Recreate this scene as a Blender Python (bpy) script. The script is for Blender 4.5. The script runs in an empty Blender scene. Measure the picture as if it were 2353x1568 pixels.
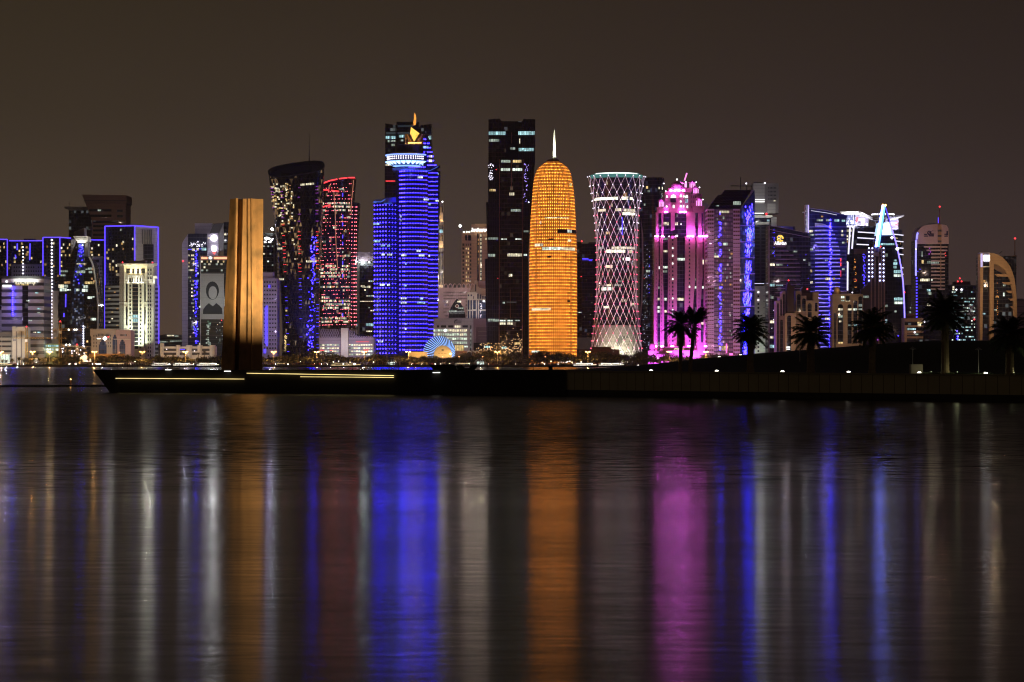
import bpy, math, random
from mathutils import Vector, Matrix

# ---------------------------------------------------------------- camera, sky, exposure
F, U0, V0, CAMZ = 5744.5, 1176.5, 834.0, 3.9      # focal length, centre column and horizon row of a 2353 x 1568 view
GZ = 2.0                                          # level of the far shore
sc = bpy.context.scene
COL = sc.collection
cam = bpy.data.cameras.new("camera")
cam.sensor_width = 36.0
cam.lens = 36.0 * F / 2353.0
cam.shift_y = (V0 - 784.0) / 2353.0
cam.clip_start = 1.0
cam.clip_end = 40000.0
camo = bpy.data.objects.new("camera", cam)
camo.location = (0, 0, CAMZ)
camo.rotation_euler = (math.radians(90), 0, 0)
COL.objects.link(camo)
sc.camera = camo

world = bpy.data.worlds.new("World")
sc.world = world
world.use_nodes = True
wn = world.node_tree
wn.nodes.clear()
w_out = wn.nodes.new("ShaderNodeOutputWorld")
w_bg = wn.nodes.new("ShaderNodeBackground")
w_tc = wn.nodes.new("ShaderNodeTexCoord")
w_sep = wn.nodes.new("ShaderNodeSeparateXYZ")
w_ramp = wn.nodes.new("ShaderNodeValToRGB")        # city glow: warm near the horizon, darker above
w_rx = wn.nodes.new("ShaderNodeMapRange")
w_mul = wn.nodes.new("ShaderNodeMixRGB")
w_ns = wn.nodes.new("ShaderNodeTexNoise")
w_mr2 = wn.nodes.new("ShaderNodeMapRange")
w_mul2 = wn.nodes.new("ShaderNodeVectorMath")
wn.links.new(w_tc.outputs["Generated"], w_sep.inputs[0])
wn.links.new(w_sep.outputs["Z"], w_ramp.inputs[0])
cr = w_ramp.color_ramp
cr.elements[0].position = 0.0
cr.elements[0].color = (0.070, 0.045, 0.037, 1)
cr.elements[1].position = 0.15
cr.elements[1].color = (0.0285, 0.0205, 0.0140, 1)
e = cr.elements.new(0.06); e.color = (0.054, 0.0385, 0.0315, 1)
e = cr.elements.new(0.10); e.color = (0.0385, 0.0278, 0.0210, 1)
e = cr.elements.new(0.6); e.color = (0.012, 0.009, 0.008, 1)
wn.links.new(w_sep.outputs["X"], w_rx.inputs["Value"])
w_rx.inputs["From Min"].default_value = -0.21
w_rx.inputs["From Max"].default_value = 0.21
w_mul.blend_type = 'MIX'
w_mul.inputs[1].default_value = (1.20, 1.17, 0.95, 1)
w_mul.inputs[2].default_value = (0.78, 0.72, 0.80, 1)
wn.links.new(w_rx.outputs[0], w_mul.inputs[0])
w_ns.inputs["Scale"].default_value = 5.0
w_ns.inputs["Detail"].default_value = 3.0
wn.links.new(w_tc.outputs["Generated"], w_ns.inputs["Vector"])
wn.links.new(w_ns.outputs["Fac"], w_mr2.inputs["Value"])
w_mr2.inputs["To Min"].default_value = 0.86
w_mr2.inputs["To Max"].default_value = 1.14
w_mul2.operation = 'MULTIPLY'
wn.links.new(w_ramp.outputs[0], w_mul2.inputs[0])
wn.links.new(w_mul.outputs[0], w_mul2.inputs[1])
w_bg.inputs["Strength"].default_value = 1.0
w_m3 = wn.nodes.new("ShaderNodeVectorMath"); w_m3.operation = 'SCALE'
wn.links.new(w_mul2.outputs[0], w_m3.inputs[0])
wn.links.new(w_mr2.outputs[0], w_m3.inputs["Scale"])
wn.links.new(w_m3.outputs[0], w_bg.inputs["Color"])
wn.links.new(w_bg.outputs[0], w_out.inputs[0])

sc.view_settings.view_transform = 'Standard'
sc.view_settings.look = 'None'
sc.view_settings.exposure = 0.0
sc.view_settings.gamma = 1.0
sc.cycles.use_denoising = True
sc.cycles.filter_width = 1.15
sc.cycles.max_bounces = 6
sc.cycles.diffuse_bounces = 2
sc.cycles.glossy_bounces = 3
sc.cycles.caustics_reflective = False
sc.cycles.caustics_refractive = False
sc.cycles.sample_clamp_indirect = 4.0
sc.cycles.use_light_tree = True

rnd = random.Random(7)

def X(u, D): return (u - U0) * D / F
def Z(v, D): return CAMZ + (V0 - v) * D / F

# ---------------------------------------------------------------- materials
def new_mat(name):
    m = bpy.data.materials.new(name); m.use_nodes = True
    m.node_tree.nodes.clear()
    return m, m.node_tree

def nd(nt, t, **kw):
    n = nt.nodes.new(t)
    for k, v in kw.items(): setattr(n, k, v)
    return n

def math_n(nt, op, a, b=None):
    n = nd(nt, "ShaderNodeMath", operation=op)
    for i, s in enumerate((a, b)):
        if s is None: continue
        if isinstance(s, (int, float)): n.inputs[i].default_value = s
        else: nt.links.new(s, n.inputs[i])
    return n.outputs[0]

def mix_c(nt, f, a, b, mode='MIX'):
    n = nd(nt, "ShaderNodeMixRGB", blend_type=mode)
    for i, s in enumerate((f, a, b)):
        if isinstance(s, (int, float)): n.inputs[i].default_value = s
        elif isinstance(s, tuple): n.inputs[i].default_value = (*s, 1)
        else: nt.links.new(s, n.inputs[i])
    return n.outputs[0]

def out(nt, bsdf):
    o = nd(nt, "ShaderNodeOutputMaterial"); nt.links.new(bsdf.outputs[0], o.inputs[0])

def facade(name, glass, line, bay=3.0, fl=3.8, lu=0.08, lv=0.2, rough=0.12, lrough=0.6, lit=0.0, lcol=(1, .8, .5), ls=1.0,
           tilt=0.012, tri=False, var=0.8, spec=0.5):
    """curtain wall: UVs are metres along the wall and above ground; cells are bays x floors"""
    m, nt = new_mat(name)
    tc = nd(nt, "ShaderNodeTexCoord"); sp = nd(nt, "ShaderNodeSeparateXYZ")
    nt.links.new(tc.outputs["UV"], sp.inputs[0])
    a = math_n(nt, 'DIVIDE', sp.outputs[0], bay); b = math_n(nt, 'DIVIDE', sp.outputs[1], fl)
    if tri:
        p = math_n(nt, 'ADD', a, math_n(nt, 'MULTIPLY', b, 0.5)); q = math_n(nt, 'SUBTRACT', a, math_n(nt, 'MULTIPLY', b, 0.5))
        fp = math_n(nt, 'FRACT', p); fq = math_n(nt, 'FRACT', q); fb = math_n(nt, 'FRACT', b)
        mk = math_n(nt, 'MAXIMUM', math_n(nt, 'LESS_THAN', fp, lu), math_n(nt, 'MAXIMUM', math_n(nt, 'LESS_THAN', fq, lu), math_n(nt, 'LESS_THAN', fb, lv)))
        c0, c1, c2 = math_n(nt, 'FLOOR', p), math_n(nt, 'FLOOR', q), math_n(nt, 'FLOOR', b)
    else:
        fa = math_n(nt, 'FRACT', a); fb = math_n(nt, 'FRACT', b)
        mk = math_n(nt, 'MAXIMUM', math_n(nt, 'LESS_THAN', fa, lu), math_n(nt, 'LESS_THAN', fb, lv))
        c0, c1, c2 = math_n(nt, 'FLOOR', a), math_n(nt, 'FLOOR', b), 3.7
    cb = nd(nt, "ShaderNodeCombineXYZ")
    for i, s in enumerate((c0, c1, c2)):
        if isinstance(s, float): cb.inputs[i].default_value = s
        else: nt.links.new(s, cb.inputs[i])
    wnz = nd(nt, "ShaderNodeTexWhiteNoise", noise_dimensions='3D'); nt.links.new(cb.outputs[0], wnz.inputs["Vector"])
    va = math_n(nt, 'ADD', 1 - var / 2, math_n(nt, 'MULTIPLY', wnz.outputs["Value"], var))
    gl = nd(nt, "ShaderNodeVectorMath", operation='SCALE'); gl.inputs[0].default_value = glass; nt.links.new(va, gl.inputs["Scale"])
    base = mix_c(nt, mk, gl.outputs[0], line)
    bs = nd(nt, "ShaderNodeBsdfPrincipled")
    nt.links.new(base, bs.inputs["Base Color"])
    rr = math_n(nt, 'ADD', rough, math_n(nt, 'MULTIPLY', mk, lrough - rough)); nt.links.new(rr, bs.inputs["Roughness"])
    bs.inputs["Specular IOR Level"].default_value = spec
    if tilt:
        ge = nd(nt, "ShaderNodeNewGeometry")
        s1 = nd(nt, "ShaderNodeVectorMath", operation='SUBTRACT'); nt.links.new(wnz.outputs["Color"], s1.inputs[0]); s1.inputs[1].default_value = (.5, .5, .5)
        s2 = nd(nt, "ShaderNodeVectorMath", operation='SCALE'); nt.links.new(s1.outputs[0], s2.inputs[0]); s2.inputs["Scale"].default_value = tilt * 2
        s3 = nd(nt, "ShaderNodeVectorMath", operation='ADD'); nt.links.new(ge.outputs["Normal"], s3.inputs[0]); nt.links.new(s2.outputs[0], s3.inputs[1])
        s4 = nd(nt, "ShaderNodeVectorMath", operation='NORMALIZE'); nt.links.new(s3.outputs[0], s4.inputs[0])
        nt.links.new(s4.outputs[0], bs.inputs["Normal"])
    if lit > 0:
        w2 = nd(nt, "ShaderNodeTexWhiteNoise", noise_dimensions='3D')
        ad = nd(nt, "ShaderNodeVectorMath", operation='ADD'); nt.links.new(cb.outputs[0], ad.inputs[0]); ad.inputs[1].default_value = (17.3, 5.1, 9.9)
        nt.links.new(ad.outputs[0], w2.inputs["Vector"])
        on = math_n(nt, 'MULTIPLY', math_n(nt, 'GREATER_THAN', w2.outputs["Value"], 1 - lit), math_n(nt, 'SUBTRACT', 1.0, mk))
        st = math_n(nt, 'MULTIPLY', on, math_n(nt, 'MULTIPLY', math_n(nt, 'POWER', wnz.outputs["Value"], 2.0), ls))
        bs.inputs["Emission Color"].default_value = (*lcol, 1)
        nt.links.new(st, bs.inputs["Emission Strength"])
        m.cycles.emission_sampling = 'NONE'
    out(nt, bs)
    return m

def wall(name, col, rough=0.8, mott=0.25, scale=0.15, fl=0.0, bay=0.0, joint=0.7, spec=0.3):
    """painted or stone wall with uneven patches and, if asked, panel joints"""
    m, nt = new_mat(name)
    ge = nd(nt, "ShaderNodeNewGeometry")
    no = nd(nt, "ShaderNodeTexNoise"); no.inputs["Scale"].default_value = scale; no.inputs["Detail"].default_value = 5
    nt.links.new(ge.outputs["Position"], no.inputs["Vector"])
    f = math_n(nt, 'ADD', 1 - mott * .5, math_n(nt, 'MULTIPLY', no.outputs["Fac"], mott))
    if fl or bay:
        tc = nd(nt, "ShaderNodeTexCoord"); sp = nd(nt, "ShaderNodeSeparateXYZ"); nt.links.new(tc.outputs["UV"], sp.inputs[0])
        k = None
        for s, n, w in ((sp.outputs[1], fl, .12), (sp.outputs[0], bay, .06)):
            if not n: continue
            t = math_n(nt, 'LESS_THAN', math_n(nt, 'FRACT', math_n(nt, 'DIVIDE', s, n)), w)
            k = t if k is None else math_n(nt, 'MAXIMUM', k, t)
        f = math_n(nt, 'MULTIPLY', f, math_n(nt, 'SUBTRACT', 1.0, math_n(nt, 'MULTIPLY', k, 1 - joint)))
    g = nd(nt, "ShaderNodeVectorMath", operation='SCALE'); g.inputs[0].default_value = col; nt.links.new(f, g.inputs["Scale"])
    bs = nd(nt, "ShaderNodeBsdfPrincipled"); nt.links.new(g.outputs[0], bs.inputs["Base Color"])
    bs.inputs["Roughness"].default_value = rough; bs.inputs["Specular IOR Level"].default_value = spec
    out(nt, bs)
    return m

def metal(name, col, rough=0.35, met=0.8):
    m, nt = new_mat(name)
    bs = nd(nt, "ShaderNodeBsdfPrincipled"); bs.inputs["Metallic"].default_value = met
    ge = nd(nt, "ShaderNodeNewGeometry")
    no = nd(nt, "ShaderNodeTexNoise"); no.inputs["Scale"].default_value = 2.0
    nt.links.new(ge.outputs["Position"], no.inputs["Vector"])
    nt.links.new(mix_c(nt, no.outputs["Fac"], tuple(c * .8 for c in col), tuple(c * 1.15 for c in col)), bs.inputs["Base Color"])
    bs.inputs["Roughness"].default_value = rough
    out(nt, bs)
    return m

def glow(name, col, s, vary=0.0):
    """a lamp: something that gives off light"""
    m, nt = new_mat(name)
    em = nd(nt, "ShaderNodeEmission"); em.inputs[0].default_value = (*col, 1); em.inputs[1].default_value = s
    if vary:
        oi = nd(nt, "ShaderNodeNewGeometry"); w = nd(nt, "ShaderNodeTexNoise"); w.inputs["Scale"].default_value = .35
        nt.links.new(oi.outputs["Position"], w.inputs["Vector"])
        nt.links.new(math_n(nt, 'MULTIPLY', s, math_n(nt, 'ADD', 1 - vary, math_n(nt, 'MULTIPLY', w.outputs["Fac"], vary * 2))), em.inputs[1])
    out(nt, em)
    return m

def room(name, col, s):
    """a lit room behind glass: mullions, blinds and furniture break the light up"""
    m, nt = new_mat(name)
    ge = nd(nt, "ShaderNodeNewGeometry"); sp = nd(nt, "ShaderNodeSeparateXYZ"); nt.links.new(ge.outputs["Position"], sp.inputs[0])
    xx = math_n(nt, 'ADD', sp.outputs[0], sp.outputs[1])
    bar = math_n(nt, 'GREATER_THAN', math_n(nt, 'FRACT', math_n(nt, 'DIVIDE', xx, 2.3)), 0.18)
    cell = nd(nt, "ShaderNodeCombineXYZ")
    nt.links.new(math_n(nt, 'FLOOR', math_n(nt, 'DIVIDE', xx, 2.3)), cell.inputs[0]); nt.links.new(math_n(nt, 'FLOOR', math_n(nt, 'DIVIDE', sp.outputs[2], 3.5)), cell.inputs[1])
    w = nd(nt, "ShaderNodeTexWhiteNoise", noise_dimensions='3D'); nt.links.new(cell.outputs[0], w.inputs["Vector"])
    no = nd(nt, "ShaderNodeTexNoise"); no.inputs["Scale"].default_value = .9; no.inputs["Detail"].default_value = 3
    nt.links.new(ge.outputs["Position"], no.inputs["Vector"])
    k = math_n(nt, 'MULTIPLY', math_n(nt, 'ADD', 0.3, math_n(nt, 'MULTIPLY', bar, 0.7)), math_n(nt, 'ADD', 0.35, w.outputs["Value"]))
    k = math_n(nt, 'MULTIPLY', k, math_n(nt, 'MULTIPLY', math_n(nt, 'ADD', .25, math_n(nt, 'MULTIPLY', no.outputs["Fac"], 1.5)), s))
    em = nd(nt, "ShaderNodeEmission"); em.inputs[0].default_value = (*col, 1); nt.links.new(k, em.inputs[1])
    out(nt, em)
    return m

G_DARK = facade("dark_glass", (.013, .013, .020), (.045, .042, .05), 3.0, 4.0, .06, .12, lit=.07, lcol=(.75, .85, .85), ls=.14)
G_NAVY = facade("navy_glass", (.010, .013, .035), (.04, .04, .07), 3.0, 4.0, .06, .15, lit=.06, lcol=(.5, .6, 1), ls=.10)
G_BLUE = facade("blue_glass", (.03, .05, .12), (.06, .06, .1), 2.0, 3.6, .08, .1, rough=.08)
G_BLACK = facade("black_glass", (.006, .006, .009), (.028, .026, .032), 3.4, 4.2, .05, .1, lit=.05, lcol=(.8, .8, .9), ls=.08)
G_BROWN = facade("brown_glass", (.022, .012, .014), (.05, .028, .028), 3.0, 4.0, .1, .2)
G_HOTEL = facade("dark_hotel_wall", (.010, .010, .014), (.022, .022, .026), 4.0, 3.6, .35, .35, lit=.02, lcol=(1, .62, .2), ls=.5)
G_TRI = facade("triangle_glass", (.012, .010, .014), (.004, .004, .005), 4.2, 6.0, .12, .1, tri=True, lit=.36, lcol=(1, .60, .28), ls=.28, tilt=.03)
G_SPECK = facade("reflecting_dark_glass", (.010, .010, .012), (.02, .02, .02), 2.2, 2.4, .08, .1, lit=.10, lcol=(1, .55, .25), ls=.55, tilt=.05)
W_PALE = wall("pale_concrete", (.42, .39, .37), fl=3.8)
W_WHITE = wall("white_stone", (.62, .60, .54))
W_CREAM = wall("cream_stone", (.60, .56, .46), fl=3.75, joint=.85)
W_BEIGE = wall("beige_render", (.40, .33, .27))
W_BROWN = wall("brown_stone", (.30, .19, .14), fl=3.6, joint=.8)
W_TAN = wall("tan_stone", (.42, .29, .19), fl=3.6, joint=.85)
W_PINK = wall("rose_stone", (.50, .36, .36))
W_LILAC = wall("lilac_concrete", (.38, .34, .44), fl=3.8)
W_GREY = wall("grey_concrete", (.22, .21, .22))
W_DKGREY = wall("dark_concrete", (.07, .068, .072))
W_STRIPE = facade("striped_office_wall", (.05, .05, .055), (.42, .39, .42), 60, 6.6, .0, .56, rough=.3)
W_STRIPE2 = facade("white_striped_wall", (.02, .02, .02), (.50, .49, .44), 60, 4.4, .0, .5, rough=.3)
W_PARK = facade("parking_deck_wall", (.03, .03, .03), (.46, .44, .40), 9, 4.6, .06, .62, rough=.6)
M_STEEL = metal("grey_steel", (.30, .30, .31))
M_DKSTEEL = metal("dark_steel", (.05, .05, .055), .5)
M_BLACKP = wall("black_paint", (.012, .012, .012), .5)
M_CRANE = metal("yellow_crane_steel", (.45, .28, .06), .5, .2)
M_WHITEP = wall("white_paint", (.75, .75, .73), .45, .1)
P_WIN = facade("window_glass", (.015, .016, .02), (.01, .01, .01), 1.1, 1.6, .1, .1, tilt=.02)
L_WHITE = room("lit_room_white", (.86, 1.0, .86), 1.15)
L_CYAN = room("lit_room_cyan", (.55, .95, 1.0), .8)
L_WARM = room("lit_room_warm", (1.0, .72, .30), .8)
L_CREAM = room("lit_room_cream", (1.0, .90, .62), 1.1)
L_DIM = room("lit_room_dim", (.75, .9, .75), .45)
L_AMBER = room("lit_room_amber", (1.0, .55, .2), .45)
E_WHITE = glow("white_lamp", (1, 1, .96), 4.0)
E_SIGN = glow("white_sign_light", (1, 1, 1), 1.5)
E_BLUE = glow("blue_led", (.08, .05, 1.0), 2.2, .3)
E_BLUEDOT = glow("blue_led_dot", (.020, .012, 1.0), 28.0)
E_STAR = glow("dazzling_floodlight", (.86, 1, .98), 130.0)
E_BLUELINE = glow("violet_blue_led_tube", (.10, .055, 1.0), 2.0, .25)
E_ICE = glow("ice_blue_led", (.25, .5, 1.0), 1.5)
E_RED = glow("red_beacon", (1, .05, .06), 2.2)
E_REDDOT = glow("red_led_dot", (1, .15, .19), 7.0)
E_PINKDOT = glow("pink_led_dot", (1, .09, .20), 3.2)
E_VIOLET = glow("violet_led", (.42, .07, .62), 1.1)
E_WHITEDOT = glow("white_led_dot", (.90, .86, 1), 2.8)
E_SODIUM = glow("sodium_lamp", (1, .50, .14), 10.0)
E_GOLD = glow("gold_sign_light", (1, .62, .09), 1.5)
E_YELLOW = glow("yellow_light_trail", (1, .76, .30), 1.4, .6)
E_FLAME = glow("flame_light", (1, .38, .06), 1.2, .3)
E_LINE = glow("white_led_tube", (.86, .82, 1), 1.3)
E_PINKTUBE = glow("pink_led_tube", (1, .14, .5), 2.0)
# ---------------------------------------------------------------- geometry helpers
class MB:
    """collects faces (with UVs in metres) and links them as ONE mesh object"""
    def __init__(s): s.v, s.f, s.uv, s.mi = [], [], [], []
    def face(s, pts, uv=None, mi=0):
        i = len(s.v); s.v += [tuple(p) for p in pts]; s.f.append(tuple(range(i, i + len(pts))))
        s.uv.append(uv or [(p[0] + p[1], p[2]) for p in pts]); s.mi.append(mi)
    def prism(s, poly, z0, z1, mi=0):
        n = len(poly)
        ar = sum(poly[i][0] * poly[(i + 1) % n][1] - poly[(i + 1) % n][0] * poly[i][1] for i in range(n))
        zt = list(z1) if isinstance(z1, (list, tuple)) else [z1] * n
        if ar < 0: poly = poly[::-1]; zt = zt[::-1]
        d = 0
        for i in range(n):
            j = (i + 1) % n
            a, b = poly[i], poly[j]; L = math.hypot(b[0] - a[0], b[1] - a[1])
            s.face([(*a, z0), (*b, z0), (*b, zt[j]), (*a, zt[i])], [(d, z0), (d + L, z0), (d + L, zt[j]), (d, zt[i])], mi); d += L
        s.face([(*p, z) for p, z in zip(poly, zt)], None, mi)
        s.face([(*p, z0) for p in poly[::-1]], None, mi)
    def box(s, x0, x1, y0, y1, z0, z1, mi=0):
        s.prism([(x0, y0), (x1, y0), (x1, y1), (x0, y1)], z0, z1, mi)
    def outline(s, pts, y0, y1, mi=0):
        """a front outline (x, z) with real depth y0..y1"""
        n = len(pts)
        ar = sum(pts[i][0] * pts[(i + 1) % n][1] - pts[(i + 1) % n][0] * pts[i][1] for i in range(n))
        if ar < 0: pts = pts[::-1]
        s.face([(x, y0, z) for x, z in pts], [(x, z) for x, z in pts], mi)
        s.face([(x, y1, z) for x, z in pts[::-1]], [(x, z) for x, z in pts[::-1]], mi)
        for i in range(n):
            a, b = pts[i], pts[(i + 1) % n]
            s.face([(a[0], y1, a[1]), (b[0], y1, b[1]), (b[0], y0, b[1]), (a[0], y0, a[1])], [(y1, a[1]), (y1, b[1]), (y0, b[1]), (y0, a[1])], mi)
    def loft(s, rings, cap0=True, cap1=True, mi=0):
        """skin between rings of 3-D points; u runs round the ring in metres, v is height"""
        n = len(rings[0]); us = []
        for r in rings:
            d = [0]
            for i in range(n):
                a, b = r[i], r[(i + 1) % n]; d.append(d[-1] + math.hypot(b[0] - a[0], b[1] - a[1]))
            us.append(d)
        um = max(us, key=lambda d: d[-1])
        for k in range(len(rings) - 1):
            r0, r1 = rings[k], rings[k + 1]
            for i in range(n):
                j = (i + 1) % n
                s.face([r0[i], r0[j], r1[j], r1[i]], [(um[i], r0[i][2]), (um[i + 1], r0[j][2]), (um[i + 1], r1[j][2]), (um[i], r1[i][2])], mi)
        if cap0: s.face(rings[0][::-1], None, mi)
        if cap1: s.face(rings[-1], None, mi)
    def lathe(s, prof, cx=0, cy=0, n=32, mi=0, sy=1.0, a0=0.0):
        rings = [[(cx + r * math.cos(a0 + 2 * math.pi * i / n), cy + sy * r * math.sin(a0 + 2 * math.pi * i / n), z) for i in range(n)] for r, z in prof]
        s.loft(rings, mi=mi)
    def tube(s, p, q, r, n=6, r2=None, mi=0):
        p, q = Vector(p), Vector(q); d = q - p
        if d.length < 1e-6: return
        t = d.normalized(); a = t.orthogonal().normalized(); b = t.cross(a)
        r2 = r if r2 is None else r2
        c = [(a * math.cos(2 * math.pi * i / n) + b * math.sin(2 * math.pi * i / n)) for i in range(n)]
        s.loft([[tuple(p + k * r) for k in c], [tuple(q + k * r2) for k in c]], mi=mi)
    def path(s, pts, r, n=6, mi=0):
        for a, b in zip(pts, pts[1:]): s.tube(a, b, r, n, mi=mi)
    def rot(s, rz, c=(0, 0)):
        ca, sa = math.cos(rz), math.sin(rz)
        s.v = [(c[0] + (x - c[0]) * ca - (y - c[1]) * sa, c[1] + (x - c[0]) * sa + (y - c[1]) * ca, z) for x, y, z in s.v]
    def mesh(s, name, mats, smooth=False):
        me = bpy.data.meshes.new(name); me.from_pydata(s.v, [], s.f)
        ul = me.uv_layers.new(name="UVMap"); flat = [c for f in s.uv for p in f for c in p]
        ul.data.foreach_set("uv", flat)
        mats = mats if isinstance(mats, (list, tuple)) else [mats]
        for m in mats: me.materials.append(m)
        me.polygons.foreach_set("material_index", s.mi)
        if smooth: me.polygons.foreach_set("use_smooth", [True] * len(s.f))
        if smooth:
            import bmesh
            bm = bmesh.new(); bm.from_mesh(me); bmesh.ops.remove_doubles(bm, verts=bm.verts, dist=1e-4); bm.to_mesh(me); bm.free()
        me.update()
        return me
    def build(s, name, mats, parent=None, label=None, smooth=False, kind=None):
        o = bpy.data.objects.new(name, s.mesh(name, mats, smooth)); COL.objects.link(o)
        if parent is not None: o.parent = parent
        if label: o["label"] = label
        if kind: o["kind"] = kind
        return o

def tag(o, label, cat, group=None):
    o["label"] = label; o["category"] = cat
    if group: o["group"] = group
    return o

_cube = {}
def cube_mesh(mat):
    if mat.name not in _cube:
        b = MB(); b.box(-.5, .5, -.5, .5, -.5, .5); _cube[mat.name] = b.mesh("box_" + mat.name, mat)
    return _cube[mat.name]
_octa = {}
def octa_mesh(mat):
    if mat.name not in _octa:
        b = MB(); b.lathe([(.01, -.5), (.5, 0), (.01, .5)], n=6); _octa[mat.name] = b.mesh("bulb_" + mat.name, mat)
    return _octa[mat.name]

class T:
    """one thing: an Empty at its base that parents its parts; u, v are the sight lines of the survey, D the distance"""
    def __init__(s, name, label, cat, uc, D, group=None, z0=GZ):
        s.D, s.ox, s.z0 = D, X(uc, D), z0
        o = bpy.data.objects.new(name, None); o.location = (s.ox, D, z0); COL.objects.link(o)
        s.o = tag(o, label, cat, group)
    def x(s, u, dy=0): return X(u, s.D + dy) - s.ox
    def z(s, v, dy=0): return Z(v, s.D + dy) - s.z0
    def p(s, u, v, dy=0): return (s.x(u, dy), dy, s.z(v, dy))
    def add(s, b, name, mat, parent=None, label=None, smooth=False, kind=None):
        return b.build(name, mat, parent or s.o, label, smooth, kind)
    def rect(s, name, mat, u0, u1, v0, v1=None, dy=0, dep=30, **k):
        b = MB(); b.box(s.x(u0, dy), s.x(u1, dy), dy, dy + dep, 0 if v1 is None else s.z(v1, dy), s.z(v0, dy))
        return s.add(b, name, mat, **k)
    def ext(s, name, mat, pts, dy=0, dep=30, **k):
        b = MB(); b.outline([(s.x(u, dy), 0 if v is None else s.z(v, dy)) for u, v in pts], dy, dy + dep)
        return s.add(b, name, mat, **k)
    def plan(s, name, mat, pts, v0, v1=None, **k):
        """pts: (u, dy) corners of the ground plan; v0 one row or one per corner"""
        vt = v0 if isinstance(v0, (list, tuple)) else [v0] * len(pts)
        b = MB(); b.prism([(s.x(u, dy), dy) for u, dy in pts], 0 if v1 is None else s.z(v1), [s.z(v, pts[i][1]) for i, v in enumerate(vt)])
        return s.add(b, name, mat, **k)
    def tubes(s, name, mat, lines, r=.5, dy=-.6, n=5, **k):
        b = MB()
        for ln in lines: b.path([s.p(q[0], q[1], q[2] if len(q) > 2 else dy) for q in ln], r, n)
        return s.add(b, name, mat, **k)
    def many(s, name, items, maker=None, keep=100, smin=0.0, parent=None):
        """repeats of one part: the largest as objects of their own, any beyond that as one part. items: (x, y, z, sx, sy, sz, rz, mat)"""
        maker = maker or cube_mesh
        items = sorted(items, key=lambda t: -(t[3] * t[5]))
        par = parent or s.o
        for x, y, z, sx, sy, sz, rz, m in items[:keep]:
            o = bpy.data.objects.new(name, maker(m)); o.location = (x, y, z); o.scale = (sx, sy, sz); o.rotation_euler = (0, 0, rz)
            o.parent = par; COL.objects.link(o)
        rest = items[keep:]
        if rest:
            mats, b = [], MB()
            for x, y, z, sx, sy, sz, rz, m in rest:
                if m not in mats: mats.append(m)
                src = maker(m); mt = Matrix.Translation((x, y, z)) @ Matrix.Rotation(rz, 4, 'Z') @ Matrix.Diagonal((sx, sy, sz, 1))
                for pl in src.polygons: b.face([tuple(mt @ src.vertices[i].co) for i in pl.vertices], None, mats.index(m))
            b.build(name + "_rest", mats, par, kind="stuff")
    def wins(s, rects, name="lit_window", dy=0, keep=100, t=.5):
        """rects: (u0, u1, v0, v1, mat) windows standing t/2 proud of the front at depth dy"""
        it = []
        for r in rects:
            u0, u1, v0, v1, m = r[:5]; d = r[5] if len(r) > 5 else dy
            it.append(((s.x(u0, d) + s.x(u1, d)) / 2, d, (s.z(v0, d) + s.z(v1, d)) / 2, abs(s.x(u1, d) - s.x(u0, d)), t, abs(s.z(v0, d) - s.z(v1, d)), 0, m))
        s.many(name, it, keep=keep)
    def grid(s, u0, u1, v0, v1, nu, nv, prob, mats, fu=.7, fv=.6, name="lit_window", dy=0, run=0.0, seed=1, keep=100, t=.5):
        """windows on a grid of bays and floors, each there with a chance; run: chance that a lit one spreads to the next bay"""
        r = random.Random(seed); du, dv = (u1 - u0) / nu, (v1 - v0) / nv; rects = []
        for j in range(nv):
            on = False
            for i in range(nu):
                on = r.random() < (run if on else prob)
                if on: rects.append((u0 + du * (i + .5 - fu / 2), u0 + du * (i + .5 + fu / 2), v0 + dv * (j + .5 - fv / 2), v0 + dv * (j + .5 + fv / 2), r.choice(mats)))
        s.wins(rects, name, dy, keep, t)
    def lamps(s, name, mat, pts, size=1.2, keep=100, maker=octa_mesh):
        s.many(name, [(*s.p(q[0], q[1], q[2] if len(q) > 2 else -.7), size * (q[3] if len(q) > 3 else 1), size * .7, size * (q[3] if len(q) > 3 else 1), 0, mat) for q in pts], maker, keep)
    def spot(s, at, to, L, col, ang, alb=.5, blend=.7, r=.5):
        """a spot light without a body, for floodlighting and added fill; L is the brightness of a surface of reflectance alb that it meets square on at its target"""
        a, b = Vector(s.p(*at)), Vector(s.p(*to)); d = (b - a).length
        li = bpy.data.lights.new("floodlight", 'SPOT'); li.color = col; li.energy = 4 * math.pi * (math.pi * L / alb) * d * d
        li.spot_size = math.radians(ang); li.spot_blend = blend; li.shadow_soft_size = r
        o = bpy.data.objects.new("floodlight", li); o.location = a; o.rotation_euler = (b - a).to_track_quat('-Z', 'Y').to_euler(); o.parent = s.o; COL.objects.link(o)
        return o
    def bulb(s, at, L, d, col, alb=.5, r=.5):
        """an added all-round light without a body that lights a surface d metres away to brightness L"""
        li = bpy.data.lights.new("lamp_or_fill_light", 'POINT'); li.color = col; li.energy = .65 * 4 * math.pi * (math.pi * L / alb) * d * d; li.shadow_soft_size = r
        o = bpy.data.objects.new("lamp_or_fill_light", li); o.location = s.p(*at); o.parent = s.o; COL.objects.link(o)
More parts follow.
